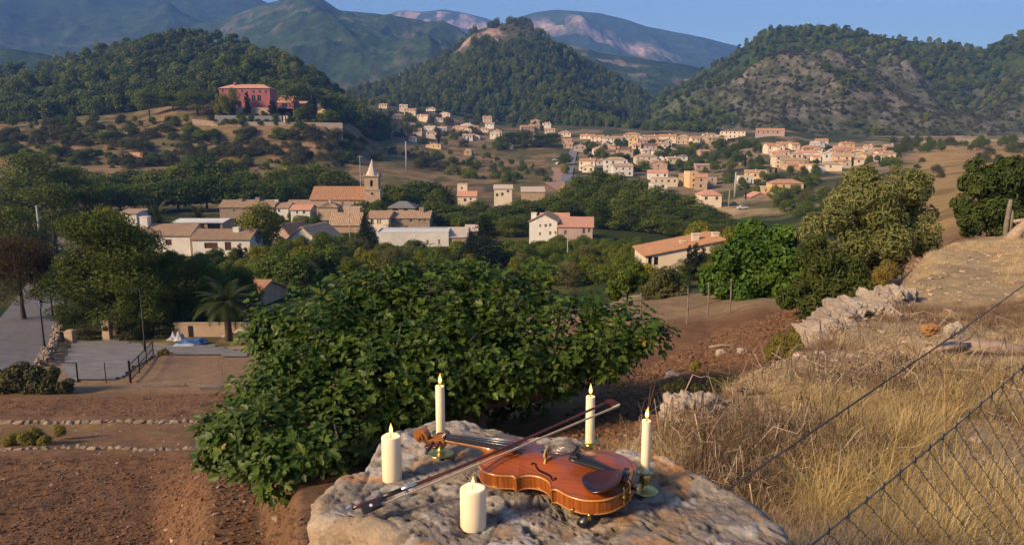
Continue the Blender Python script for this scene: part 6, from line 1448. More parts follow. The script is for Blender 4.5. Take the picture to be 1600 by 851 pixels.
# ------------------------------------------------------------------ lane and yard furniture
def street_lamp():
    p = hit(70, 545); H = p[1]*(float(tdep(546))-float(tdep(469))); e = thing('street_lamp', 'black lantern street lamp beside the lane wall', 'street lamp', p)
    b = MB(); b.lathe([(.14, 0), (.14, .25), (.09, .5), (.07, .9), (.055, H*.72), (.05, H*.8), (.09, H*.81), (.05, H*.83)], 10); b.obj('post', METAL_DARK, e, True)
    z = H*.83; b = MB(); b.lathe([(.05, z), (.12, z+.05), (.22, z+.5)], 6); l = b.obj('lantern', pmat('lamp_glass', (.35, .36, .38), .2), e)
    b = MB(); b.lathe([(.26, z+.5), (.16, z+.68), (.05, z+.75), (.03, z+.86)], 6); b.obj('lantern_cap', METAL_DARK, l)
    b = MB()
    for k in range(6): a = k*math.pi/3; b.tube([(.13*math.cos(a), .13*math.sin(a), z+.05), (.235*math.cos(a), .235*math.sin(a), z+.5)], .015, 4)
    b.obj('lantern_frame', METAL_DARK, l)
street_lamp()
p = hit(227, 550); H = p[1]*(float(tdep(550))-float(tdep(452))); e = thing('lamp_pole', 'tall thin black lamp pole at the yard railing', 'lamp pole', p)
b = MB(); b.lathe([(.10, 0), (.10, .8), (.05, .9), (.045, H)], 9); b.obj('pole', METAL_DARK, e, True)
b = MB(); b.tube([(0, 0, H-.1), (-.3, 0, H+.02), (-.55, 0, H)], [.035, .03, .03], 6); b.box(-.85, -.4, -.09, .09, H-.06, H+.03); b.obj('lamp_head', METAL_DARK, e)
def pole(px, yt, Y, label, mat, r=.12, arm=False):
    q = at(px, yt, Y); z = g1(q[0], Y); H = q[2]-z; e = thing('utility_pole', label, 'pole', (q[0], Y, z))
    b = MB(); b.tube([(0, 0, -.4), (0, 0, H*.5), (0, 0, H)], [r*1.25, r*1.1, r*.85], 9); b.obj('pole_shaft', mat, e, True)
    b = MB(); b.box(-r*1.1, r*1.1, -r*1.1, r*1.1, H, H+.1)
    if arm: b.box(-.9, .9, -.06, .06, H-.5, H-.38); [b.lathe([(.05, H-.38), (.06, H-.25), (.03, H-.2)], 6, c=(x, 0, 0)) for x in (-.75, 0.3, .75)]
    b.obj('cap', mat, e)
PG = pmat('pale_pole_concrete', (.40, .38, .36), .9)
pole(57, 322, 118, 'pale concrete utility pole above the rusty tree', PG, .16)
pole(887, 371, 128, 'thin pale pole at the edge of the orchard', PG, .08)
pole(545, 320, 165, 'thin grey pole between the barn and the white modern house', PG, .10, True)
pole(634, 221, 400, 'pale pole on the dry slope above the church', PG, .35)
pole(562, 243, 262, 'lamp mast rising behind the church tower', PG, .12, True)
pole(1150, 269, 330, 'stout grey pole in front of the town trees', PG, .4)
pole(1140, 296, 300, 'yellowish pole beside the parked cars', pmat('yellow_pole', (.4, .3, .12), .8), .2)
pole(411, 306, 222, 'aerial mast on the long stone house', METAL_DARK, .08, True)
for px, yt, yb, w, l, box in [(169, 500, 531, .72, 'stone gate pillar with a dark letter box', True), (111, 515, 534, .8, 'low stone gate pillar at the lane wall', False)]:
    p = hit(px, yb); H = p[1]*(float(tdep(yb))-float(tdep(yt))); e = thing('gate_pillar', l, 'gate pillar', p); b = MB(); b.box(-w*.45, w*.45, -w*.45, w*.45, -.3, H*.88); b.box(-w*.5, w*.5, -w*.5, w*.5, H*.88, H*.94); b.box(-w*.32, w*.32, -w*.32, w*.32, H*.94, H); b.obj('pillar_body', WALLS['sand'], e)
    if box: b = MB(); b.box(-.2, .2, -w*.45-.06, -w*.45+.02, H*.52, H*.72); b.obj('letter_box', METAL_DARK, e)
# railing with mesh between yard and field
P0, P1 = hit(204, 598), hit(240, 556); e = thing('railing', 'low pipe railing with wire mesh beside the yard', 'railing', P0); v = P1-P0
b = MB(); b.tube([(0, 0, -.2), (0, 0, 1.45)], .07, 7); b.obj('post', METAL_DARK, e)
for f in (.33, .66, 1.0):
    b = MB(); q = v*f; b.tube([q+np.array([0, 0, -.2]), q+np.array([0, 0, 1.2])], .04, 6); b.obj('post', METAL_DARK, e)
for z in (1.15, .6, .15):
    b = MB(); b.tube([(0, 0, z), tuple(v+np.array([0, 0, z]))], .035, 5); b.obj('rail', METAL_DARK, e)
b = MB()
for k in range(26):
    f = k/25; q = v*f; b.tube([q+np.array([0, 0, .1]), q+np.array([0, 0, 1.15])], .012, 4)
b.obj('mesh_wires', GALV, e)
c = hit(122, 597); b = MB(); b.tube([(-1.0, 0, 1.25), (.0, 0, 1.25), (0, 0, -.2)], .05, 6); b.obj('pipe_frame', METAL_DARK, None, loc=c, label='bent dark pipe frame at the end of the hedge', cat='pipe')
c = hit(166, 598); b = MB(); b.tube([(0, 0, -.2), (0, 0, 1.25)], .03, 5); b.lathe([(.05, 1.25), (.03, 1.3)], 6); b.obj('thin_stake', METAL_DARK, None, loc=c, label='thin lone stake at the yard edge', cat='stake')
c = hit(348, 603); b = MB(); b.tube([(0, 0, -.2), (.02, 0, .8), (-.03, 0, 1.4)], [.03, .025, .02], 5); b.tube([(0, 0, .9), (-.2, 0, 1.35)], .012, 4); b.obj('bent_stake', WOODGREY, None, loc=c, label='crooked wooden stake in the sandy plot', cat='stake')
for (a, b_, l) in [((222, 604), (290, 603), 'long grey beam lying across the sandy plot'), ((296, 603), (345, 604), 'dark beam lying beside the crooked stake'), ((312, 608), (346, 607), 'short brown plank on the sandy plot')]:
    p, q = hit(*a), hit(*b_); m = MB(); d = q-p; L = np.linalg.norm(d[:2]); m.box(0, L, -.08, .08, 0, .14); m.box(L*.1, L*.35, -.06, .07, .14, .16)
    m.obj('beam', WOODGREY, None, loc=p, rz=math.atan2(d[1], d[0]), label=l, cat='beam')
def field_fence():
    L = [(1000, 512), (1073, 506), (1105, 494), (1140, 486)]; P = [hit(a, b) for a, b in L]
    e = thing('field_fence', 'sparse wire fence on thin stakes beyond the ploughed strip', 'fence', P[0])
    for p in P:
        b = MB(); q = p-P[0]; b.tube([q+np.array([0, 0, -.2]), q+np.array([.02, 0, .6]), q+np.array([0, 0, 1.15])], [.03, .027, .02], 6); b.obj('stake', WOODGREY, e)
    for z in (.45, 1.0):
        b = MB(); b.tube([tuple(p-P[0]+np.array([0, 0, z])) for p in P], .008, 4); b.obj('wire', GALV, e)
field_fence()
def tarp(label, px, py, w, d, h, mat, seed, name, cat):
    n = 26; x = np.linspace(-1, 1, n); Xg, Yg = np.meshgrid(x, x); c = hit(px, py)
    Z = h*np.clip(1.15-np.maximum(np.abs(Xg), np.abs(Yg))**3, 0, 1)*(.7+.5*fbm(np.stack([Xg.ravel()*2, Yg.ravel()*2, np.full(n*n, seed)], -1), 4, seed).reshape(n, n))
    V = np.stack([Xg*w/2*(1+.06*np.sin(5*Yg)), Yg*d/2*(1+.08*np.sin(4*Xg)), Z+.12], -1).reshape(-1, 3)
    F = [(i*n+j, i*n+j+1, (i+1)*n+j+1, (i+1)*n+j) for i in range(n-1) for j in range(n-1)]
    link(name, mesh(name, V, np.array(F), [mat], smooth=True), None, c, label=label, cat=cat)
tarp('crumpled blue tarpaulin on the yard', 298, 538, 2.6, 2.2, .35, pmat('blue_tarp', (.06, .13, .30), .6), 1, 'blue_tarpaulin', 'tarpaulin')
tarp('grey white bulk sack beside the blue tarpaulin', 277, 533, 1.3, 1.2, .7, pmat('sack_white', (.45, .45, .46), .8), 2, 'bulk_sack', 'sack')
tarp('white plastic sheet in front of the blue tarpaulin', 288, 541, 1.8, .9, .12, pmat('sack_white', (.45, .45, .46), .8), 3, 'plastic_sheet', 'sheet')
tarp('heap of grey building rubble at the end of the yard', 385, 524, 3.6, 2.6, .9, CONCRETE, 5, 'rubble_heap', 'rubble heap')
tarp('brown earth heap beside the rubble', 372, 530, 2.6, 2.0, .5, pmat('heap_earth', (.2, .12, .08), .95), 6, 'earth_heap', 'earth heap')
def yard_wall():
    p = hit(326, 526); e = thing('yard_wall', 'low pale wall with a dark opening under the palm', 'wall', p); b = MB(); b.box(-3.2, 3.4, 0, .3, -.2, 1.25); b.box(-3.3, 3.5, -.05, .35, 1.25, 1.38); b.obj('wall_body', WALLS['sand'], e)
    b = MB(); b.box(-1.9, -1.5, -.06, -.02, 0, 1.1); b.obj('dark_gate', METAL_DARK, e)
yard_wall()
def car(label, px, py, rz, mat):
    p = hit(px, py); e = thing('parked_car', label, 'car', (p[0], p[1], p[2]+.35), rz, 'cars parked in the village')
    prof = [(-2.1, .35), (-2.1, .75), (-1.9, .92), (-1.2, .98), (-.7, 1.42), (.75, 1.45), (1.35, 1.0), (2.0, .85), (2.12, .6), (2.1, .35)]
    def ext(b, pr, w, mi=0):
        n = len(pr); V = [(x, -w, z) for x, z in pr]+[(x, w, z) for x, z in pr]; b.add(V, [tuple(range(n))[::-1], tuple(range(n, 2*n))]+[(i, (i+1) % n, n+(i+1) % n, n+i)[::-1] for i in range(n)], mi)
    b = MB(); ext(b, prof, .82); b.obj('body', mat, e); b = MB(); ext(b, [(-1.15, 1.0), (-.72, 1.36), (.72, 1.38), (1.22, 1.02)], .84); b.obj('side_windows', GLASS, e)
    for x in (-1.3, 1.3):
        for y in (-.78, .78):
            w = MB(); w.lathe([(.32, -.1), (.32, .1)], 12); o = w.obj('wheel', METAL_DARK, e); o.location = (x, y, .3); o.rotation_euler = (math.pi/2, 0, 0)
CARW = pmat('white_car_paint', (.6, .6, .62), .3, coat=.5); CARB = pmat('blue_grey_car_paint', (.12, .16, .25), .3, coat=.5)
car('blue grey car parked near the two storey stone house', 1144, 322, .3, CARB); car('white car beside the blue grey car', 1160, 328, .1, CARW)
car('white car on the verge of the town street', 872, 258, .9, CARW); car('white van like car by the dirt lot', 868, 252, .2, CARW)
# ------------------------------------------------------------------ boulder
ROCK_Z = -.845
OUT = [(520, 752), (500, 803), (590, 813), (622, 835), (660, 872), (760, 915), (950, 945), (1150, 945), (1232, 890), (1212, 845), (1180, 800), (1140, 768), (1100, 741), (1050, 719), (990, 704), (930, 694), (840, 680), (760, 670), (700, 661), (640, 668), (585, 692), (560, 722)]
_o = np.array([at_z(a, b, ROCK_Z)[:2] for a, b in OUT]); RC = at_z(835, 765, ROCK_Z)[:2]
def rock_top(X, Y):
    X = np.ravel(np.asarray(X, float)); Y = np.ravel(np.asarray(Y, float)); z = np.full(X.shape, ROCK_Z)
    z += .014*fbm(xy0(X, Y, 4.0), 3, 91)
    def bump(px, py, r, h):
        nonlocal z
        c = at_z(px, py, ROCK_Z); z = z+h*np.exp(-((X-c[0])**2+(Y-c[1])**2)/r**2)
    bump(900, 690, .10, .012); bump(935, 703, .07, -.032); bump(700, 672, .16, .03); bump(620, 690, .07, .02); bump(905, 815, .09, -.02); bump(1120, 790, .12, -.02); bump(560, 770, .12, -.006)
    return z
def rz1(x, y): return float(rock_top([x], [y])[0])
def build_boulder():
    nA, nR = 420, 150
    ang = np.linspace(0, 2*np.pi, nA, endpoint=False)
    oa = np.arctan2(_o[:, 1]-RC[1], _o[:, 0]-RC[0]); orr = np.hypot(_o[:, 0]-RC[0], _o[:, 1]-RC[1]); k = np.argsort(oa)
    Rb = np.interp(ang, np.concatenate([oa[k]-2*np.pi, oa[k], oa[k]+2*np.pi]), np.tile(orr[k], 3)) if True else 0
    Rb = np.interp(np.where(ang > np.pi, ang-2*np.pi, ang), np.concatenate([oa[k]-2*np.pi, oa[k], oa[k]+2*np.pi]), np.tile(orr[k], 3))
    Rb = Rb*(1+.012*fbm(np.stack([np.cos(ang)*6, np.sin(ang)*6, ang*0], -1), 4, 95))
    nt_ = 105; s = np.concatenate([np.linspace(.004, .985, nt_), np.linspace(.985, 1.0, 7)[1:]])
    sd = np.linspace(0, 1, 46)[1:]
    top = s[:, None]*Rb; X1 = RC[0]+top*np.cos(ang); Y1 = RC[1]+top*np.sin(ang); Z1 = rock_top(X1, Y1).reshape(X1.shape)
    rim = np.clip((s[:, None]-.94)/.06, 0, 1)**2.2; Z1 = Z1-rim*.022
    # broken sides: flare outwards on the left, undercut ledges
    fl = .10+.10*np.clip(-np.cos(ang-.25), 0, 1)+.05*vnoise(np.stack([np.cos(ang)*2.5, np.sin(ang)*2.5, ang*0], -1), 97)
    X2 = RC[0]+(Rb+fl*sd[:, None]**.75)*np.cos(ang); Y2 = RC[1]+(Rb+fl*sd[:, None]**.75)*np.sin(ang); Z2 = Z1[-1]-sd[:, None]*1.15
    V = np.stack([np.concatenate([X1, X2]), np.concatenate([Y1, Y2]), np.concatenate([Z1, Z2])], -1)
    nrow = V.shape[0]; V = V.reshape(-1, 3)
    side = np.repeat(np.concatenate([np.clip((s-.97)/.03, 0, 1), np.ones(len(sd))]), nA)
    rad = np.stack([np.tile(np.cos(ang), nrow), np.tile(np.sin(ang), nrow), np.zeros(len(V))], -1)
    nr = rad*side[:, None]+np.array([0, 0, 1.0])*(1-side)[:, None]
    P = V*np.array([1, 1, 1.0])
    lay = fbm(P*np.array([3, 3, 9]), 4, 101); pit = np.clip(fbm(P*26, 3, 102)-.30, 0, 1); mid = fbm(P*11, 4, 103); fine = fbm(P*60, 3, 104)
    step = np.round(fbm(P*5.5, 3, 105)*3)/3
    w1, w2, wid = worley(P*np.array([16, 16, 16]), 110); v1, v2, vid = worley(P*46, 111); u1, u2, uid = worley(P*np.array([5.5, 5.5, 8]), 112)
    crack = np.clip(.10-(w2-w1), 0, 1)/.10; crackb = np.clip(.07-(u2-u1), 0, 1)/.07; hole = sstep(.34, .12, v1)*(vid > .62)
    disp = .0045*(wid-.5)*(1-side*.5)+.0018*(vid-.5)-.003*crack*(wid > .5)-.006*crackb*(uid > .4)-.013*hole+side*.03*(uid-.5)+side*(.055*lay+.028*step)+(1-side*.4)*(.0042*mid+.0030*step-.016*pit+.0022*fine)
    # keep the seats of the things lying on the stone calm
    V = V+nr*disp[:, None]
    i = np.arange(nrow-1)[:, None]*nA; j = np.arange(nA); kk = (j+1) % nA
    F = np.stack([i+j, i+nA+j, i+nA+kk, i+kk], -1).reshape(-1, 4)[:, ::-1]
    rgb = np.array([.295, .245, .19])[None]*np.ones((len(V), 1))
    def lay_(c, m): rgb[:] = rgb*(1-m[:, None])+np.array(c)*m[:, None]
    px, py = topix(V); lay_((.20, .165, .15), sstep(.0, .7, mid+.3*lay+.5*sstep(900, 1200, px)-.1)*.8); lay_((.42, .385, .34), sstep(.4, .8, fbm(P*7, 4, 107)+.12*sstep(1000, 1200, px))); lay_((.48, .23, .08), sstep(.45, .8, fbm(P*5+7, 3, 108))*.75)
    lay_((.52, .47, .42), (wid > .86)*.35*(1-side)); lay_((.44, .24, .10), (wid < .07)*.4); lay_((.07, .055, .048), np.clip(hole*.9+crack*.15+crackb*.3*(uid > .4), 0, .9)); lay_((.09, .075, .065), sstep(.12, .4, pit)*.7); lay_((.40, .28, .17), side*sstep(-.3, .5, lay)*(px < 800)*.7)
    m, t, b = nt('weathered_boulder'); at_ = nnode(t, 'ShaderNodeAttribute', attribute_name='col'); v = objvec(t)
    n1 = noise_n(t, 38, 9, .7, v); n2 = noise_n(t, 9, 6, .6, v); vo = nnode(t, 'ShaderNodeTexVoronoi'); vo.inputs['Scale'].default_value = 42; t.links.new(v, vo.inputs['Vector'])
    c = mixc(t, .75, at_.outputs['Color'], ramp(t, n1.outputs[0], [(.25, .5), (.5, 1.0), (.75, 1.45)]), 'MULTIPLY'); c = mixc(t, .5, c, ramp(t, n2.outputs[0], [(.3, .65), (.7, 1.35)]), 'MULTIPLY')
    c = mixc(t, ramp(t, vo.outputs['Distance'], [(.0, 1.0), (.16, .0)]), c, (.07, .055, .045))
    t.links.new(c, b.inputs['Base Color']); b.inputs['Roughness'].default_value = .93; b.inputs['Specular IOR Level'].default_value = .2
    add_bump(t, b, n1.outputs[0], 1.0, .012)
    me = mesh('boulder', V, F, [m], smooth=True, cols=rgb)
    link('boulder', me, label='big flat topped pitted boulder carrying the violin and candles', cat='boulder')
build_boulder()

# ------------------------------------------------------------------ violin
VR = np.array([[-0.894925453, -0.442018413, -0.061058632], [0.446214698, -0.88679264, -0.120379634], [-0.000936330681, -0.134976058, 0.990848418]]); VT = np.array([.28117142, 1.62447063, -.80929732])
def varnish(name, ca, cb, scale, rough=.16, axis=0, stripes=True):
    m, t, b = nt(name); v = objvec(t); mp = nnode(t, 'ShaderNodeMapping'); t.links.new(v, mp.inputs[0]); mp.inputs['Scale'].default_value = scale
    n = noise_n(t, 1.0, 5, .6, mp.outputs[0]); n2 = noise_n(t, 7, 3, .5, v)
    c = mixc(t, ramp(t, n.outputs[0], [(.35, 0.), (.65, 1.)]), ca, cb); c = mixc(t, .45, c, ramp(t, n2.outputs[0], [(.3, .6), (.7, 1.35)]), 'MULTIPLY')
    t.links.new(c, b.inputs['Base Color']); b.inputs['Roughness'].default_value = rough+.16; b.inputs['Coat Weight'].default_value = .4; b.inputs['Coat Roughness'].default_value = rough
    return m
TOPW = varnish('orange_brown_varnish', (.30, .068, .010), (.21, .043, .006), (4, 130, 4)); RIBW = varnish('flamed_maple_varnish', (.36, .105, .015), (.16, .035, .007), (170, 170, 3)); EDGEW = varnish('worn_gold_edge', (.55, .27, .07), (.42, .18, .04), (20, 20, 20)); NECKW = varnish('neck_maple', (.34, .13, .03), (.24, .075, .015), (60, 60, 60))
EBONY = pmat('ebony', (.016, .014, .015), .38, (.025, .02, .02), 30, spec=.5); ROSE = pmat('rosewood', (.045, .016, .014), .33, (.03, .011, .01), 25, spec=.5, coat=.2); GOLD = pmat('gold_metal', (.75, .52, .18), .28, metal=1); STEEL = pmat('steel_string', (.6, .58, .55), .3, metal=1); BRIDGE = pmat('bridge_maple', (.58, .40, .18), .55, (.42, .27, .11), 60)
def catmull(P, n=14):
    P = np.array(P, float); Q = np.vstack([2*P[0]-P[1], P, 2*P[-1]-P[-2]]); out = []
    for i in range(1, len(Q)-2):
        for t in np.linspace(0, 1, n, endpoint=False):
            a, b, c, d = Q[i-1:i+3]; out.append(.5*((2*b)+(c-a)*t+(2*a-5*b+4*c-d)*t*t+(3*b-a-3*c+d)*t**3))
    out.append(P[-1]); return np.array(out)
def violin():
    e = thing('violin', 'glossy orange brown violin lying on the boulder', 'violin')
    M = Matrix([[*VR[i], VT[i]] for i in range(3)]+[[0, 0, 0, 1]]); e.matrix_world = M
    SX, SY = 1.085, 1.04
    low = [(0, 0), (.0006, .018), (.004, .038), (.014, .064), (.032, .086), (.056, .0995), (.082, .104), (.106, .1005), (.126, .0925), (.138, .088), (.146, .0895), (.1485, .0935)]
    mid = [(.150, .0925), (.1535, .084), (.160, .0735), (.170, .0635), (.184, .0567), (.198, .0545), (.212, .0560), (.224, .0610), (.233, .0690), (.2375, .0765), (.2395, .0795)]
    upp = [(.242, .0785), (.2455, .0745), (.252, .0735), (.264, .0775), (.28, .0825), (.296, .084), (.314, .0805), (.330, .0715), (.343, .0560), (.351, .0385), (.3550, .0190), (.356, 0)]
    o = np.vstack([catmull(low), catmull(mid), catmull(upp)]); o[:, 0] *= SX; o[:, 1] *= SY; o[:, 1] = np.maximum(o[:, 1], 0)
    xs, ws = o[:, 0], o[:, 1]; n = len(xs); Lb = xs.max(); ZT = .0345; ZB = .0
    ringo = np.vstack([o, o*np.array([1, -1])])
    def edged(x, y):
        x = np.ravel(np.asarray(x, float)); y = np.ravel(np.asarray(y, float)); d = np.full(len(x), 9.0)
        for q in ringo[::2]: d = np.minimum(d, (x-q[0])**2+(y-q[1])**2)
        return np.sqrt(d)*(np.abs(y) <= np.interp(x, xs, ws)+1e-9)
    def arch(x, y, a):
        t = np.clip((edged(x, y)-.002)/.050, 0, 1); return a*(t*t*(3-2*t)*.55+.45*np.sin(t*np.pi/2))
    def wat(x): return np.interp(x, xs, ws)+.0028
    def ztop(x, y): return ZT+.0042+float(arch([x], [y], .0155)[0])
    def plate(name, z0, sgn, a, mat, ovh=.0028):
        S = np.concatenate([[-1], np.linspace(-.97, .97, 31), [1]]); wx = ws+ovh*np.sign(ws+1e-9)*(ws > 1e-6); xo = (xs-Lb/2)*(1+ovh/(Lb/2))+Lb/2
        V = np.stack([np.repeat(xo, len(S)), np.outer(wx, S).ravel(), np.zeros(n*len(S))], -1)
        sS = np.tile(S, n); V[:, 2] = z0+sgn*(.0042-.0008*(np.abs(sS) > .98)+arch(V[:, 0], V[:, 1], a))
        m = len(S); F = [(i*m+j, i*m+j+1, (i+1)*m+j+1, (i+1)*m+j) for i in range(n-1) for j in range(m-1)]
        F = [f[::-1] if sgn > 0 else f for f in F]
        ob = link(name, mesh(name, V, np.array(F), [mat], smooth=True), e)
        ed = MB(); ring = np.vstack([np.stack([xo, wx], -1), np.stack([xo, -wx], -1)[::-1]]); k = len(ring)
        prof = [(0, .0002), (.0006, .0015), (.0004, .0032), (-.0012, .0042)]
        rows = []
        for off, zz in prof:
            c = ring-np.array([Lb/2, 0]); ln = np.linalg.norm(c, axis=1)[:, None]+1e-9; rr = ring+c/ln*off; rows.append(np.c_[rr, np.full(k, z0+sgn*zz)])
        V = np.concatenate(rows); F = [(i*k+j, i*k+(j+1) % k, (i+1)*k+(j+1) % k, (i+1)*k+j) for i in range(3) for j in range(k)]
        ed.addarr(V, np.array(F)); ed.obj('edge', EDGEW, ob, True)
        c0 = MB(); c0.addarr(np.c_[ring, np.full(k, z0+.00015*sgn)], np.array([[j, (j+1) % (k), k-1-((j+1) % k), k-1-j] for j in range(k//2-1)])); c0.obj('underside', mat, ob)
        return ob
    top = plate('top_plate', ZT, 1, .0155, TOPW); plate('back_plate', ZB+.0042, -1, .014, RIBW)
    ring = np.vstack([o, (o*np.array([1, -1]))[::-1]]); k = len(ring); rows = [np.c_[ring, np.full(k, z)] for z in np.linspace(.0035, ZT+.001, 4)]
    link('ribs', mesh('ribs', np.concatenate(rows), np.array([(i*k+j, i*k+(j+1) % k, (i+1)*k+(j+1) % k, (i+1)*k+j) for i in range(3) for j in range(k)]), [RIBW], smooth=True), e)
    # purfling line just inside the edge
    pf = MB()
    for sg in (-1, 1):
        q = [(x, sg*max(w-.0045*(w > .006), 0)) for x, w in zip(xs, ws)]; P = [(x, y, ztop(x, y)+.0002) for x, y in q if abs(y) > .004]; pf.tube(P, .00055, 4)
    pf.obj('purfling', EBONY, top)
    # f holes
    for sg in (-1, 1):
        c = catmull([(.243, .030), (.239, .0265), (.233, .0275), (.229, .033), (.221, .0395), (.210, .0435), (.196, .0475), (.183, .053), (.176, .0605), (.1715, .066), (.166, .0655), (.1635, .061)], 8)
        tw = np.interp(np.linspace(0, 1, len(c)), [0, .12, .5, .88, 1], [.0016, .0014, .0028, .0014, .0016]); tn = np.gradient(c, axis=0); tn /= np.linalg.norm(tn, axis=1)[:, None]; nn = np.stack([-tn[:, 1], tn[:, 0]], -1)
        b = MB(); V = []
        for p, w, q in zip(c, tw, nn):
            for s in (-1, 1): r = p+q*w*s; V.append((r[0], sg*r[1], ztop(r[0], r[1])+.0012))
        m = len(c); b.add(V, [(2*i, 2*i+1, 2*i+3, 2*i+2) for i in range(m-1)])
        for (hx, hy, hr) in ((.2405, .0305, .0034), (.1665, .0605, .0044)):
            b.add([(hx+hr*math.cos(a), sg*(hy+hr*math.sin(a)), ztop(hx, hy)+.0016) for a in np.linspace(0, 2*np.pi, 16, endpoint=False)], [tuple(range(16))])
        b.obj('sound_hole', pmat('hole_black', (.006, .004, .003), 1), top)
    # neck, fingerboard, pegbox
    XN = .503; zf0, zf1 = .0735, .0625
    def fbz(x): return np.interp(x, [.293, XN], [zf0, zf1])
    b = MB(); st = np.linspace(.293, XN, 14); V = []; F = []
    for x in st:
        w = np.interp(x, [.293, XN], [.0215, .0122]); z = fbz(x)
        for y in np.linspace(-1, 1, 9): V.append((x, y*w, z-.0035*y*y))
        for y in (1, -1): V.append((x, y*w*.96, z-.0085))
    for i in range(13):
        for j in range(11): F.append((i*11+j, (i+1)*11+j, (i+1)*11+(j+1) % 11, i*11+(j+1) % 11))
    F += [tuple(range(11)), tuple(range(13*11, 14*11))[::-1]]; b.add(V, F); b.obj('fingerboard', EBONY, e, True).data.polygons.foreach_set('use_smooth', [False]*len(F))
    b = MB(); V = []; F = []; st = [.352, .372, .384, .396, .42, .45, .48, XN, .512]
    zb = [.004, .010, .030, .044, .0455, .0445, .043, .0425, .038]
    for x, zz in zip(st, zb):
        w = np.interp(x, [.36, XN], [.0170, .0118]); zt = fbz(x)-.0083
        for a in np.linspace(0, np.pi, 11): V.append((x, w*math.cos(a), zt-(zt-zz)*math.sin(a)**.8))
    for i in range(len(st)-1):
        for j in range(10): F.append((i*11+j, i*11+j+1, (i+1)*11+j+1, (i+1)*11+j))
    F += [(i*11+10, i*11, (i+1)*11, (i+1)*11+10) for i in range(len(st)-1)]; F += [tuple(range(11))[::-1], tuple(range((len(st)-1)*11, len(st)*11))]
    b.add(V, F); b.obj('neck', NECKW, e, True)
    b = MB(); b.box(XN-.001, XN+.004, -.0125, .0125, zf1-.010, zf1+.002); b.obj('nut', EBONY, e)
    pb = MB(); cl = catmull([(.505, .050), (.522, .046), (.54, .040), (.556, .034), (.566, .030)], 5); th = np.interp(np.linspace(0, 1, len(cl)), [0, 1], [.0125, .0085]); wd = np.interp(np.linspace(0, 1, len(cl)), [0, 1], [.0135, .0085])
    V = []; F = []
    for p, t_, w in zip(cl, th, wd):
        V += [(p[0], -w, p[1]+t_), (p[0], -w, p[1]-t_), (p[0], w, p[1]-t_), (p[0], w, p[1]+t_), (p[0], w*.55, p[1]+t_), (p[0], w*.55, p[1]-t_*.2), (p[0], -w*.55, p[1]-t_*.2), (p[0], -w*.55, p[1]+t_)]
    for i in range(len(cl)-1):
        for j in range(8): F.append((i*8+j, (i+1)*8+j, (i+1)*8+(j+1) % 8, i*8+(j+1) % 8))
    F += [tuple(range(8)), tuple(range((len(cl)-1)*8, len(cl)*8))[::-1]]; pb.add(V, F); pbo = pb.obj('pegbox', NECKW, e)
    # scroll: a volute that narrows and widens towards the eye
    sc = MB(); V = []; F = []; ph = np.linspace(0, 2*np.pi*1.85, 64); cx_, cz_ = .583, .047
    for a in ph:
        f = a/ph[-1]; r = .0215*math.exp(-.118*a); th_ = .0052*(1-.55*f); w = .0085+.0075*f; an = math.pi*1.18+a*-1
        c = np.array([cx_+r*math.cos(an), 0, cz_+r*math.sin(an)]); q = np.array([math.cos(an), 0, math.sin(an)])
        for (u, s) in ((1, -1), (1, -.6), (.75, 0), (1, .6), (1, 1), (-1, 1), (-1, -1)): V.append(c+q*th_*u+np.array([0, s*w, 0]))
    for i in range(len(ph)-1):
        for j in range(7): F.append((i*7+j, i*7+(j+1) % 7, (i+1)*7+(j+1) % 7, (i+1)*7+j))
    F += [tuple(range(7))[::-1], tuple(range(63*7, 64*7))]; sc.add(V, F); sc.tube([(cx_, -.0165, cz_), (cx_, .0165, cz_)], .0042, 10); sc.obj('scroll', NECKW, e)
    for i, (x, z, s) in enumerate([(.517, .047, 1), (.540, .041, 1), (.528, .044, -1), (.551, .037, -1)]):
        b = MB(); b.tube([(x, -s*.012, z), (x, s*.020, z)], [.0028, .0036], 8); b.tube([(x, s*.019, z), (x, s*.022, z), (x, s*.024, z)], [.0055, .0058, .0035], 10)
        h = [(x, s*.024, z), (x-.001, s*.030, z), (x-.002, s*.038, z), (x-.002, s*.043, z), (x-.002, s*.045, z)]; b.tube(h, [.0035, .0075, .0105, .008, .003], 10, flat=.45); b.obj('peg', ROSE, e, True)
    # bridge
    XB = .212; zb0 = ztop(XB, 0); b = MB(); pr = [(-.0215, -.0035), (-.013, -.0020), (-.011, .004), (-.006, .006), (0, .0085), (.006, .006), (.011, .004), (.013, -.0020), (.0215, -.0035), (.021, .0005), (.0155, .004), (.0175, .010), (.0205, .016), (.0195, .0245), (.012, .0305), (0, .0335), (-.012, .0305), (-.0195, .0245), (-.0205, .016), (-.0175, .010), (-.0155, .004), (-.021, .0005)]
    m = len(pr); V = [(XB-.002, y, zb0+z) for y, z in pr]+[(XB+.002*(.6 if z > .02 else 1), y, zb0+z) for y, z in pr]; tri = []
    c1 = (XB-.0021, 0, zb0+.018); c2 = (XB+.0021, 0, zb0+.018); V += [c1, c2]
    up_ = list(range(4, m))+list(range(0, 5))
    F = [(i, (i+1) % m, m+(i+1) % m, m+i) for i in range(m)]+[(2*m, (i+1) % m, i) for i in range(m)]+[(2*m+1, m+i, m+(i+1) % m) for i in range(m)]; b.add(V, F)
    br = b.obj('bridge', BRIDGE, e)
    b = MB()
    for (y, z, r) in ((0, .019, .0030), (-.0115, .0165, .0028), (.0115, .0165, .0028)):
        for dx in (-.0027, .0027): b.add([(XB+dx, y+r*math.cos(a), zb0+z+r*1.3*math.sin(a)) for a in np.linspace(0, 2*np.pi, 10, endpoint=False)], [tuple(range(10))])
    b.obj('bridge_cutout', MATS['hole_black'], br)
    # tailpiece
    b = MB(); V = []; F = []; st = np.linspace(.148, .030, 9)
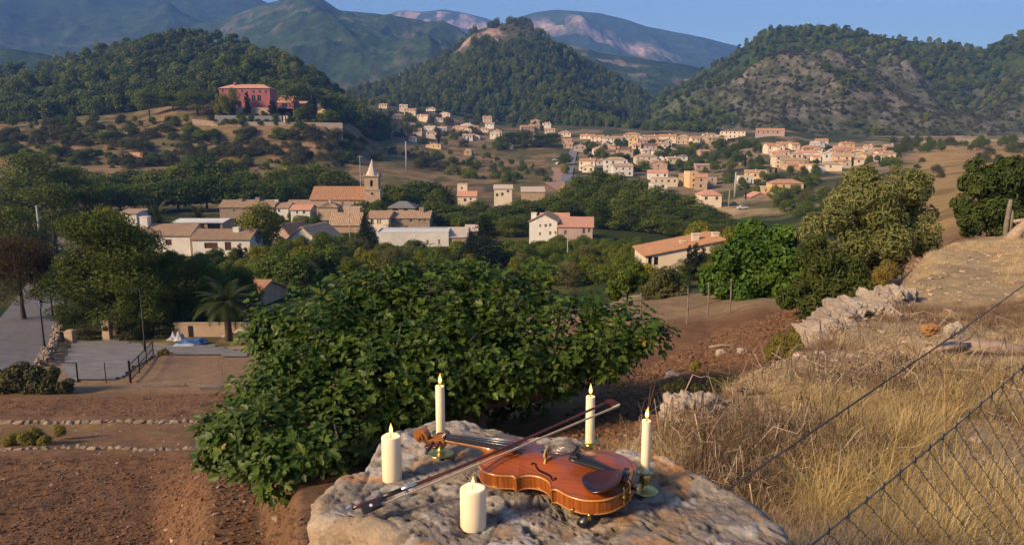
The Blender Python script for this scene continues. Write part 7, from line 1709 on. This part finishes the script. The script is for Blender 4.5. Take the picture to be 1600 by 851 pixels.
    for x in st:
        f = (.148-x)/.118; w = np.interp(f, [0, .12, .35, .7, 1], [.0215, .0215, .0165, .0115, .0095]); z = np.interp(x, [.03, .148], [.053, zb0+.0225])
        for y in np.linspace(-1, 1, 9): V.append((x, y*w, z+.0055*(1-y*y)))
        V += [(x, w*.95, z-.004), (x, -w*.95, z-.004)]
    for i in range(8):
        for j in range(11): F.append((i*11+j, i*11+(j+1) % 11, (i+1)*11+(j+1) % 11, (i+1)*11+j))
    F += [tuple(range(11))[::-1], tuple(range(88, 99))]; b.add(V, F); tp = b.obj('tailpiece', EBONY, e, True)
    for y in (-.014, -.0045, .0045, .014):
        b = MB(); b.tube([(.138, y, zb0+.027), (.138, y, zb0+.036)], .0016, 6); b.tube([(.138, y, zb0+.036), (.138, y, zb0+.0385)], .0036, 10); b.tube([(.143, y, zb0+.0285), (.128, y, zb0+.0285)], .0018, 6); b.obj('fine_tuner', METAL_DARK, tp)
    b = MB(); b.tube([(.032, 0, .054), (.006, .004, .047), (-.004, .004, .036), (-.006, 0, .022)], .0014, 5); b.obj('tail_gut', EBONY, tp); b = MB(); b.tube([(.004, 0, .02), (-.008, 0, .02), (-.013, 0, .02)], [.004, .004, .0075], 10); b.obj('end_button', ROSE, e, True)
    for i, y in enumerate((-1, -.34, .34, 1)):
        P = [(XN+.002, y*.0082, zf1+.0028), (XB, y*.0168, zb0+.0335-.0042*y*y*1.1), (.141, y*.0138, zb0+.0305)]; b = MB(); b.tube([(.53, y*.004, .047), P[0]], .0006, 5); b.tube([P[0], P[1]], .00062, 5); b.tube([P[1], P[2]], .00062, 5); b.obj('string', STEEL, e, True)
    # chin rest: shallow cup over the bass side of the tail end
    n1, n2 = 40, 14; V = []; F = []; cc = np.array([.050, .062])
    for i in range(n2+1):
        r = i/n2
        for j in range(n1):
            a = 2*np.pi*j/n1; rx = .040+.006*math.cos(2*a); ry = .050-.004*math.cos(a); x = cc[0]+r*rx*math.cos(a)-.018*r*max(0, -math.sin(a))**2; y = cc[1]+r*ry*math.sin(a)
            zz = .0535+.0125*r**2.2+.012*max(0, -math.cos(a))*r**2+.004*max(0, -math.sin(a))*r; V.append((x, y, zz))
    for i in range(n2):
        for j in range(n1): k2 = (j+1) % n1; F.append((i*n1+j, (i+1)*n1+j, (i+1)*n1+k2, i*n1+k2))
    nb = len(V); V += [(V[n2*n1+j][0]*.96+cc[0]*.04, V[n2*n1+j][1]*.96+cc[1]*.04, V[n2*n1+j][2]-.0075) for j in range(n1)]; V.append((cc[0], cc[1], .0465))
    F += [(n2*n1+j, nb+j, nb+(j+1) % n1, n2*n1+(j+1) % n1) for j in range(n1)]+[(nb+j, nb+n1, nb+(j+1) % n1) for j in range(n1)]
    b = MB(); b.add(V, F); cr = b.obj('chin_rest', ROSE, e, True)
    b = MB(); b.tube([(.018, .024, .052), (.012, .004, .056), (.016, -.022, .054)], [.013, .011, .009], 10, flat=.5); b.obj('chin_rest_arm', ROSE, cr, True)
    for y in (.026, .050):
        b = MB(); b.tube([(-.0045+.0016*(y > .03)*4, y, .052), (-.0055+.0016*(y > .03)*4, y, .046), (-.0055+.0016*(y > .03)*4, y, .004), (.006, y, .0005)], .0022, 8); b.tube([(-.0055+.0016*(y > .03)*4, y, .018), (-.0055+.0016*(y > .03)*4, y, .030)], .0032, 8); b.obj('chin_rest_clamp', GOLD, cr, True)
    # shoulder rest
    b = MB(); b.tube([(.085, .108, -.030), (.075, .05, -.026), (.072, -.02, -.022), (.085, -.092, -.024)], [.013, .017, .017, .012], 12, flat=.75); sr = b.obj('shoulder_rest', pmat('black_rubber', (.010, .010, .011), .3, spec=.6), e, True)
    for (x, y) in ((.062, .110), (.105, .1045), (.06, -.110), (.105, -.105)):
        s = 1 if y > 0 else -1; b = MB(); b.tube([(x*.6+.03, y*.86, -.02), (x, y+s*.0045, -.004), (x, y+s*.0060, .006), (x, y+s*.004, .010)], [.003, .0042, .0042, .003], 8); b.obj('clamp_foot', GOLD, sr, True)
violin()

# ------------------------------------------------------------------ bow
def bow():
    A = np.array([-.37040145, 1.54519948, -.806]); B = np.array([.27072493, 1.88671933, -.6655]); d = B-A; L = np.linalg.norm(d); ux = d/L
    view = (A+B)/2; view /= np.linalg.norm(view); hz = np.array([0, 0, -1.0])*.75-view*.75; hz -= ux*(hz@ux); hz /= np.linalg.norm(hz); yy = np.cross(hz, ux)
    e = thing('bow', 'dark red brown violin bow resting across the violin', 'violin bow'); e.matrix_world = Matrix([[ux[i], yy[i], hz[i], A[i]] for i in range(3)]+[[0, 0, 0, 1]])
    PERN = varnish('pernambuco', (.085, .018, .012), (.055, .011, .008), (6, 60, 60), .2)
    x = np.linspace(.012, L-.012, 40); f = (x-.012)/(L-.024); b = MB(); b.tube([(a, 0, .0085*math.sin(math.pi*q**.9)) for a, q in zip(x, f)], .0046-.0016*f, 10); st = b.obj('stick', PERN, e, True)
    b = MB(); b.tube([(-.004, 0, 0), (.013, 0, 0)], .0047, 10); b.tube([(-.009, 0, 0), (-.004, 0, 0)], .0040, 10); b.obj('screw_button', STEEL, e)
    b = MB(); b.tube([(.010, 0, .0), (.013, 0, 0)], .0050, 10); b.obj('button_ring', EBONY, e)
    b = MB(); pr = [(.030, .003), (.082, .004), (.080, .010), (.070, .0135), (.078, .0185), (.078, .022), (.033, .024), (.028, .020)]; n = len(pr)
    V = [(a, -.0062, z) for a, z in pr]+[(a, .0062, z) for a, z in pr]; b.add(V, [tuple(range(n)), tuple(range(n, 2*n))[::-1]]+[(i, n+i, n+(i+1) % n, (i+1) % n) for i in range(n)]); fr = b.obj('frog', EBONY, e)
    for s in (-1, 1):
        b = MB(); b.tube([(.050, s*.0058, .0135), (.050, s*.0066, .0135)], .0038, 14); b.obj('pearl_eye', pmat('mother_of_pearl', (.7, .68, .66), .25), fr)
    b = MB(); b.box(.074, .080, -.0066, .0066, .0165, .0225); b.obj('ferrule', STEEL, fr)
    b = MB(); b.tube([(.084, 0, .0025), (.128, 0, .0038)], .0054, 10); b.obj('leather_grip', EBONY, e, True)
    b = MB(); b.tube([(.128, 0, .0038), (.166, 0, .0050)], .0051, 10); b.obj('silver_winding', pmat('silver_winding', (.72, .72, .72), .3, (.5, .5, .52), 400, metal=.9), e, True)
    b = MB(); pr = [(L-.030, -.001), (L-.008, -.003), (L-.001, .004), (L+.006, .020), (L+.002, .0235), (L-.016, .0205), (L-.015, .012), (L-.022, .005)]; n = len(pr)
    V = [(a, -.0048, z) for a, z in pr]+[(a, .0048, z) for a, z in pr]; b.add(V, [tuple(range(n)), tuple(range(n, 2*n))[::-1]]+[(i, n+i, n+(i+1) % n, (i+1) % n) for i in range(n)]); hd = b.obj('tip_head', PERN, e)
    b = MB(); b.box(L-.016, L+.005, -.005, .005, .0212, .0242); b.obj('ivory_tip', pmat('ivory', (.75, .66, .5), .4), hd)
    b = MB(); b.add([(.078, -.0052, .0200), (.078, .0052, .0200), (L-.012, .0045, .0225), (L-.012, -.0045, .0225), (.078, -.0052, .0208), (.078, .0052, .0208), (L-.012, .0045, .0233), (L-.012, -.0045, .0233)], [(0, 1, 2, 3), (7, 6, 5, 4), (0, 4, 5, 1), (1, 5, 6, 2), (2, 6, 7, 3), (3, 7, 4, 0)])
    b.obj('hair', pmat('horse_hair', (.88, .76, .56), .5, (.78, .62, .44), 120), e)
bow()

# ------------------------------------------------------------------ candles
WAX = pmat('cream_wax', (.86, .74, .52), .45, (.83, .69, .45), 14, sss=.35, spec=.4)
BRASS = pmat('worn_brass', (.62, .47, .18), .30, (.50, .38, .14), 30, metal=1)
def flame_mat():
    m = bpy.data.materials.new('candle_flame'); m.use_nodes = True; t = m.node_tree
    for n in list(t.nodes):
        if n.type != 'OUTPUT_MATERIAL': t.nodes.remove(n)
    tc = nnode(t, 'ShaderNodeTexCoord'); sp = nnode(t, 'ShaderNodeSeparateXYZ'); t.links.new(tc.outputs['Generated'], sp.inputs[0])
    em = nnode(t, 'ShaderNodeEmission'); c = ramp(t, sp.outputs[2], [(0., (.9, .22, .02)), (.16, (1, .50, .10)), (.42, (1, .82, .38)), (.68, (1, .62, .14)), (1., (1, .24, .02))])
    t.links.new(c, em.inputs[0]); em.inputs[1].default_value = 1.5; t.links.new(em.outputs[0], t.nodes['Material Output'].inputs[0]); return m
FLAME = flame_mat()
def candle(label, name, r, h, base, lean=0.0, flame=.03, melt=True, group=None):
    e = thing(name, label, 'candle', base, random.random()*6, group); b = MB()
    prof = [(r*.97, 0), (r, r*.06), (r, h*.5), (r*.995, h-r*.16), (r*.96, h-r*.03), (r*.88, h), (r*.72, h-r*.02), (r*.45, h-r*.12), (r*.08, h-r*.14)]
    b.lathe(prof, 40); V = np.concatenate(b.V); n = fbm(V*40, 3, int(h*1000)); V[:, :2] *= (1+.006*n)[:, None]; V[:, 2] += np.where(V[:, 2] > h*.9, .0015*n, 0)
    b.V = [V]; b.obj('wax', WAX, e, True)
    b = MB(); b.tube([(0, 0, h-r*.2), (.0003, 0, h+.004), (.0012, .0004, h+.009)], [.0011, .0010, .0007], 6); b.obj('wick', pmat('charred_wick', (.015, .012, .01), .9), e)
    f = flame; pr = [(.0004, h+.005), (f*.10, h+.005+f*.08), (f*.155, h+.005+f*.24), (f*.145, h+.005+f*.42), (f*.095, h+.005+f*.66), (f*.04, h+.005+f*.87), (.0004, h+.005+f)]
    b = MB(); b.lathe(pr, 14); V = np.concatenate(b.V); k_ = (V[:, 2]-h-.005)/f; lx, ly = random.uniform(-.12, .12), random.uniform(-.1, .1); V[:, 0] += lx*f*k_**2; V[:, 1] += ly*f*k_**2; b.V = [V]; fo = b.obj('flame', FLAME, e, True)
    l = bpy.data.lights.new('flame_light', 'POINT'); l.energy = .06; l.color = (1, .55, .2); l.shadow_soft_size = .006; lo = bpy.data.objects.new('flame_light', l); COL.objects.link(lo); lo.parent = e; lo.location = (0, 0, h+.005+f*.45)
    return e
def stand(px, py): q = at_z(px, py, ROCK_Z); z = rz1(q[0], q[1]); q = at_z(px, py, z); return np.array([q[0], q[1], rz1(q[0], q[1])-.004])
def hpx(base, ytop):  # height so that the top reaches an image row
    return float(-base[1]*tdep(ytop)-base[2])
p = stand(613, 747); candle('tall cream pillar candle beside the violin scroll', 'pillar_candle', 15.2/F_PX*(p@FW), hpx(p, 680), p, flame=.030)
p = stand(739.5, 820); candle('short cream pillar candle in front of the violin', 'pillar_candle', 20.3/F_PX*(p@FW), hpx(p, 761), p, flame=.022)
def stick_and_candle(px, py, wbase, ycup, yct, yflame, lh, lc, r=7.0):
    b0 = stand(px, py); zc = b0@FW; R = wbase/2/F_PX*zc; e = thing('candlestick', lh, 'candlestick', b0); hc = hpx(b0, ycup); rc = r/F_PX*zc
    b = MB(); b.lathe([(R*.96, 0), (R, .002), (R*.97, .004), (R*.80, .0055), (R*.55, .008), (R*.40, .0115), (R*.30, .016), (R*.26, .019)], 36); b.obj('base', BRASS, e, True)
    c = MB(); c.lathe([(R*.26, .018), (rc*.9, .021), (rc*1.28, .026), (rc*1.32, hc*.62), (rc*1.22, hc*.8), (rc*1.24, hc+.001), (rc*1.05, hc+.001), (rc*1.04, hc-.008)], 30); co = c.obj('cup', BRASS, e, True)
    d = MB(); d.lathe([(rc*1.2, hc-.002), (rc*1.75, hc+.0005), (rc*2.0, hc+.004), (rc*2.05, hc+.0052), (rc*1.7, hc+.0018), (rc*1.2, hc+.0012)], 30); d.obj('drip_pan', BRASS, co, True)
    g = MB()
    for k in range(26): a = k*2*np.pi/26; g.tube([(R*.62*math.cos(a), R*.62*math.sin(a), .0068), (R*.90*math.cos(a), R*.90*math.sin(a), .0042)], .0009, 4)
    g.obj('fluting', BRASS, e)
    cb = b0+np.array([0, 0, hc-.006]); candle(lc, 'taper_candle', rc, hpx(cb, yct), cb, flame=.030)
stick_and_candle(689, 706, 41, 678, 602, 583, 'brass candlestick behind the violin neck', 'cream taper candle behind the violin neck')
stick_and_candle(921, 713, 41, 690, 618, 592, 'brass candlestick half hidden behind the boulder edge', 'cream taper candle behind the bow tip')
stick_and_candle(1007, 764, 44, 738, 656, 633, 'brass candlestick beside the chin rest', 'cream taper candle beside the chin rest')
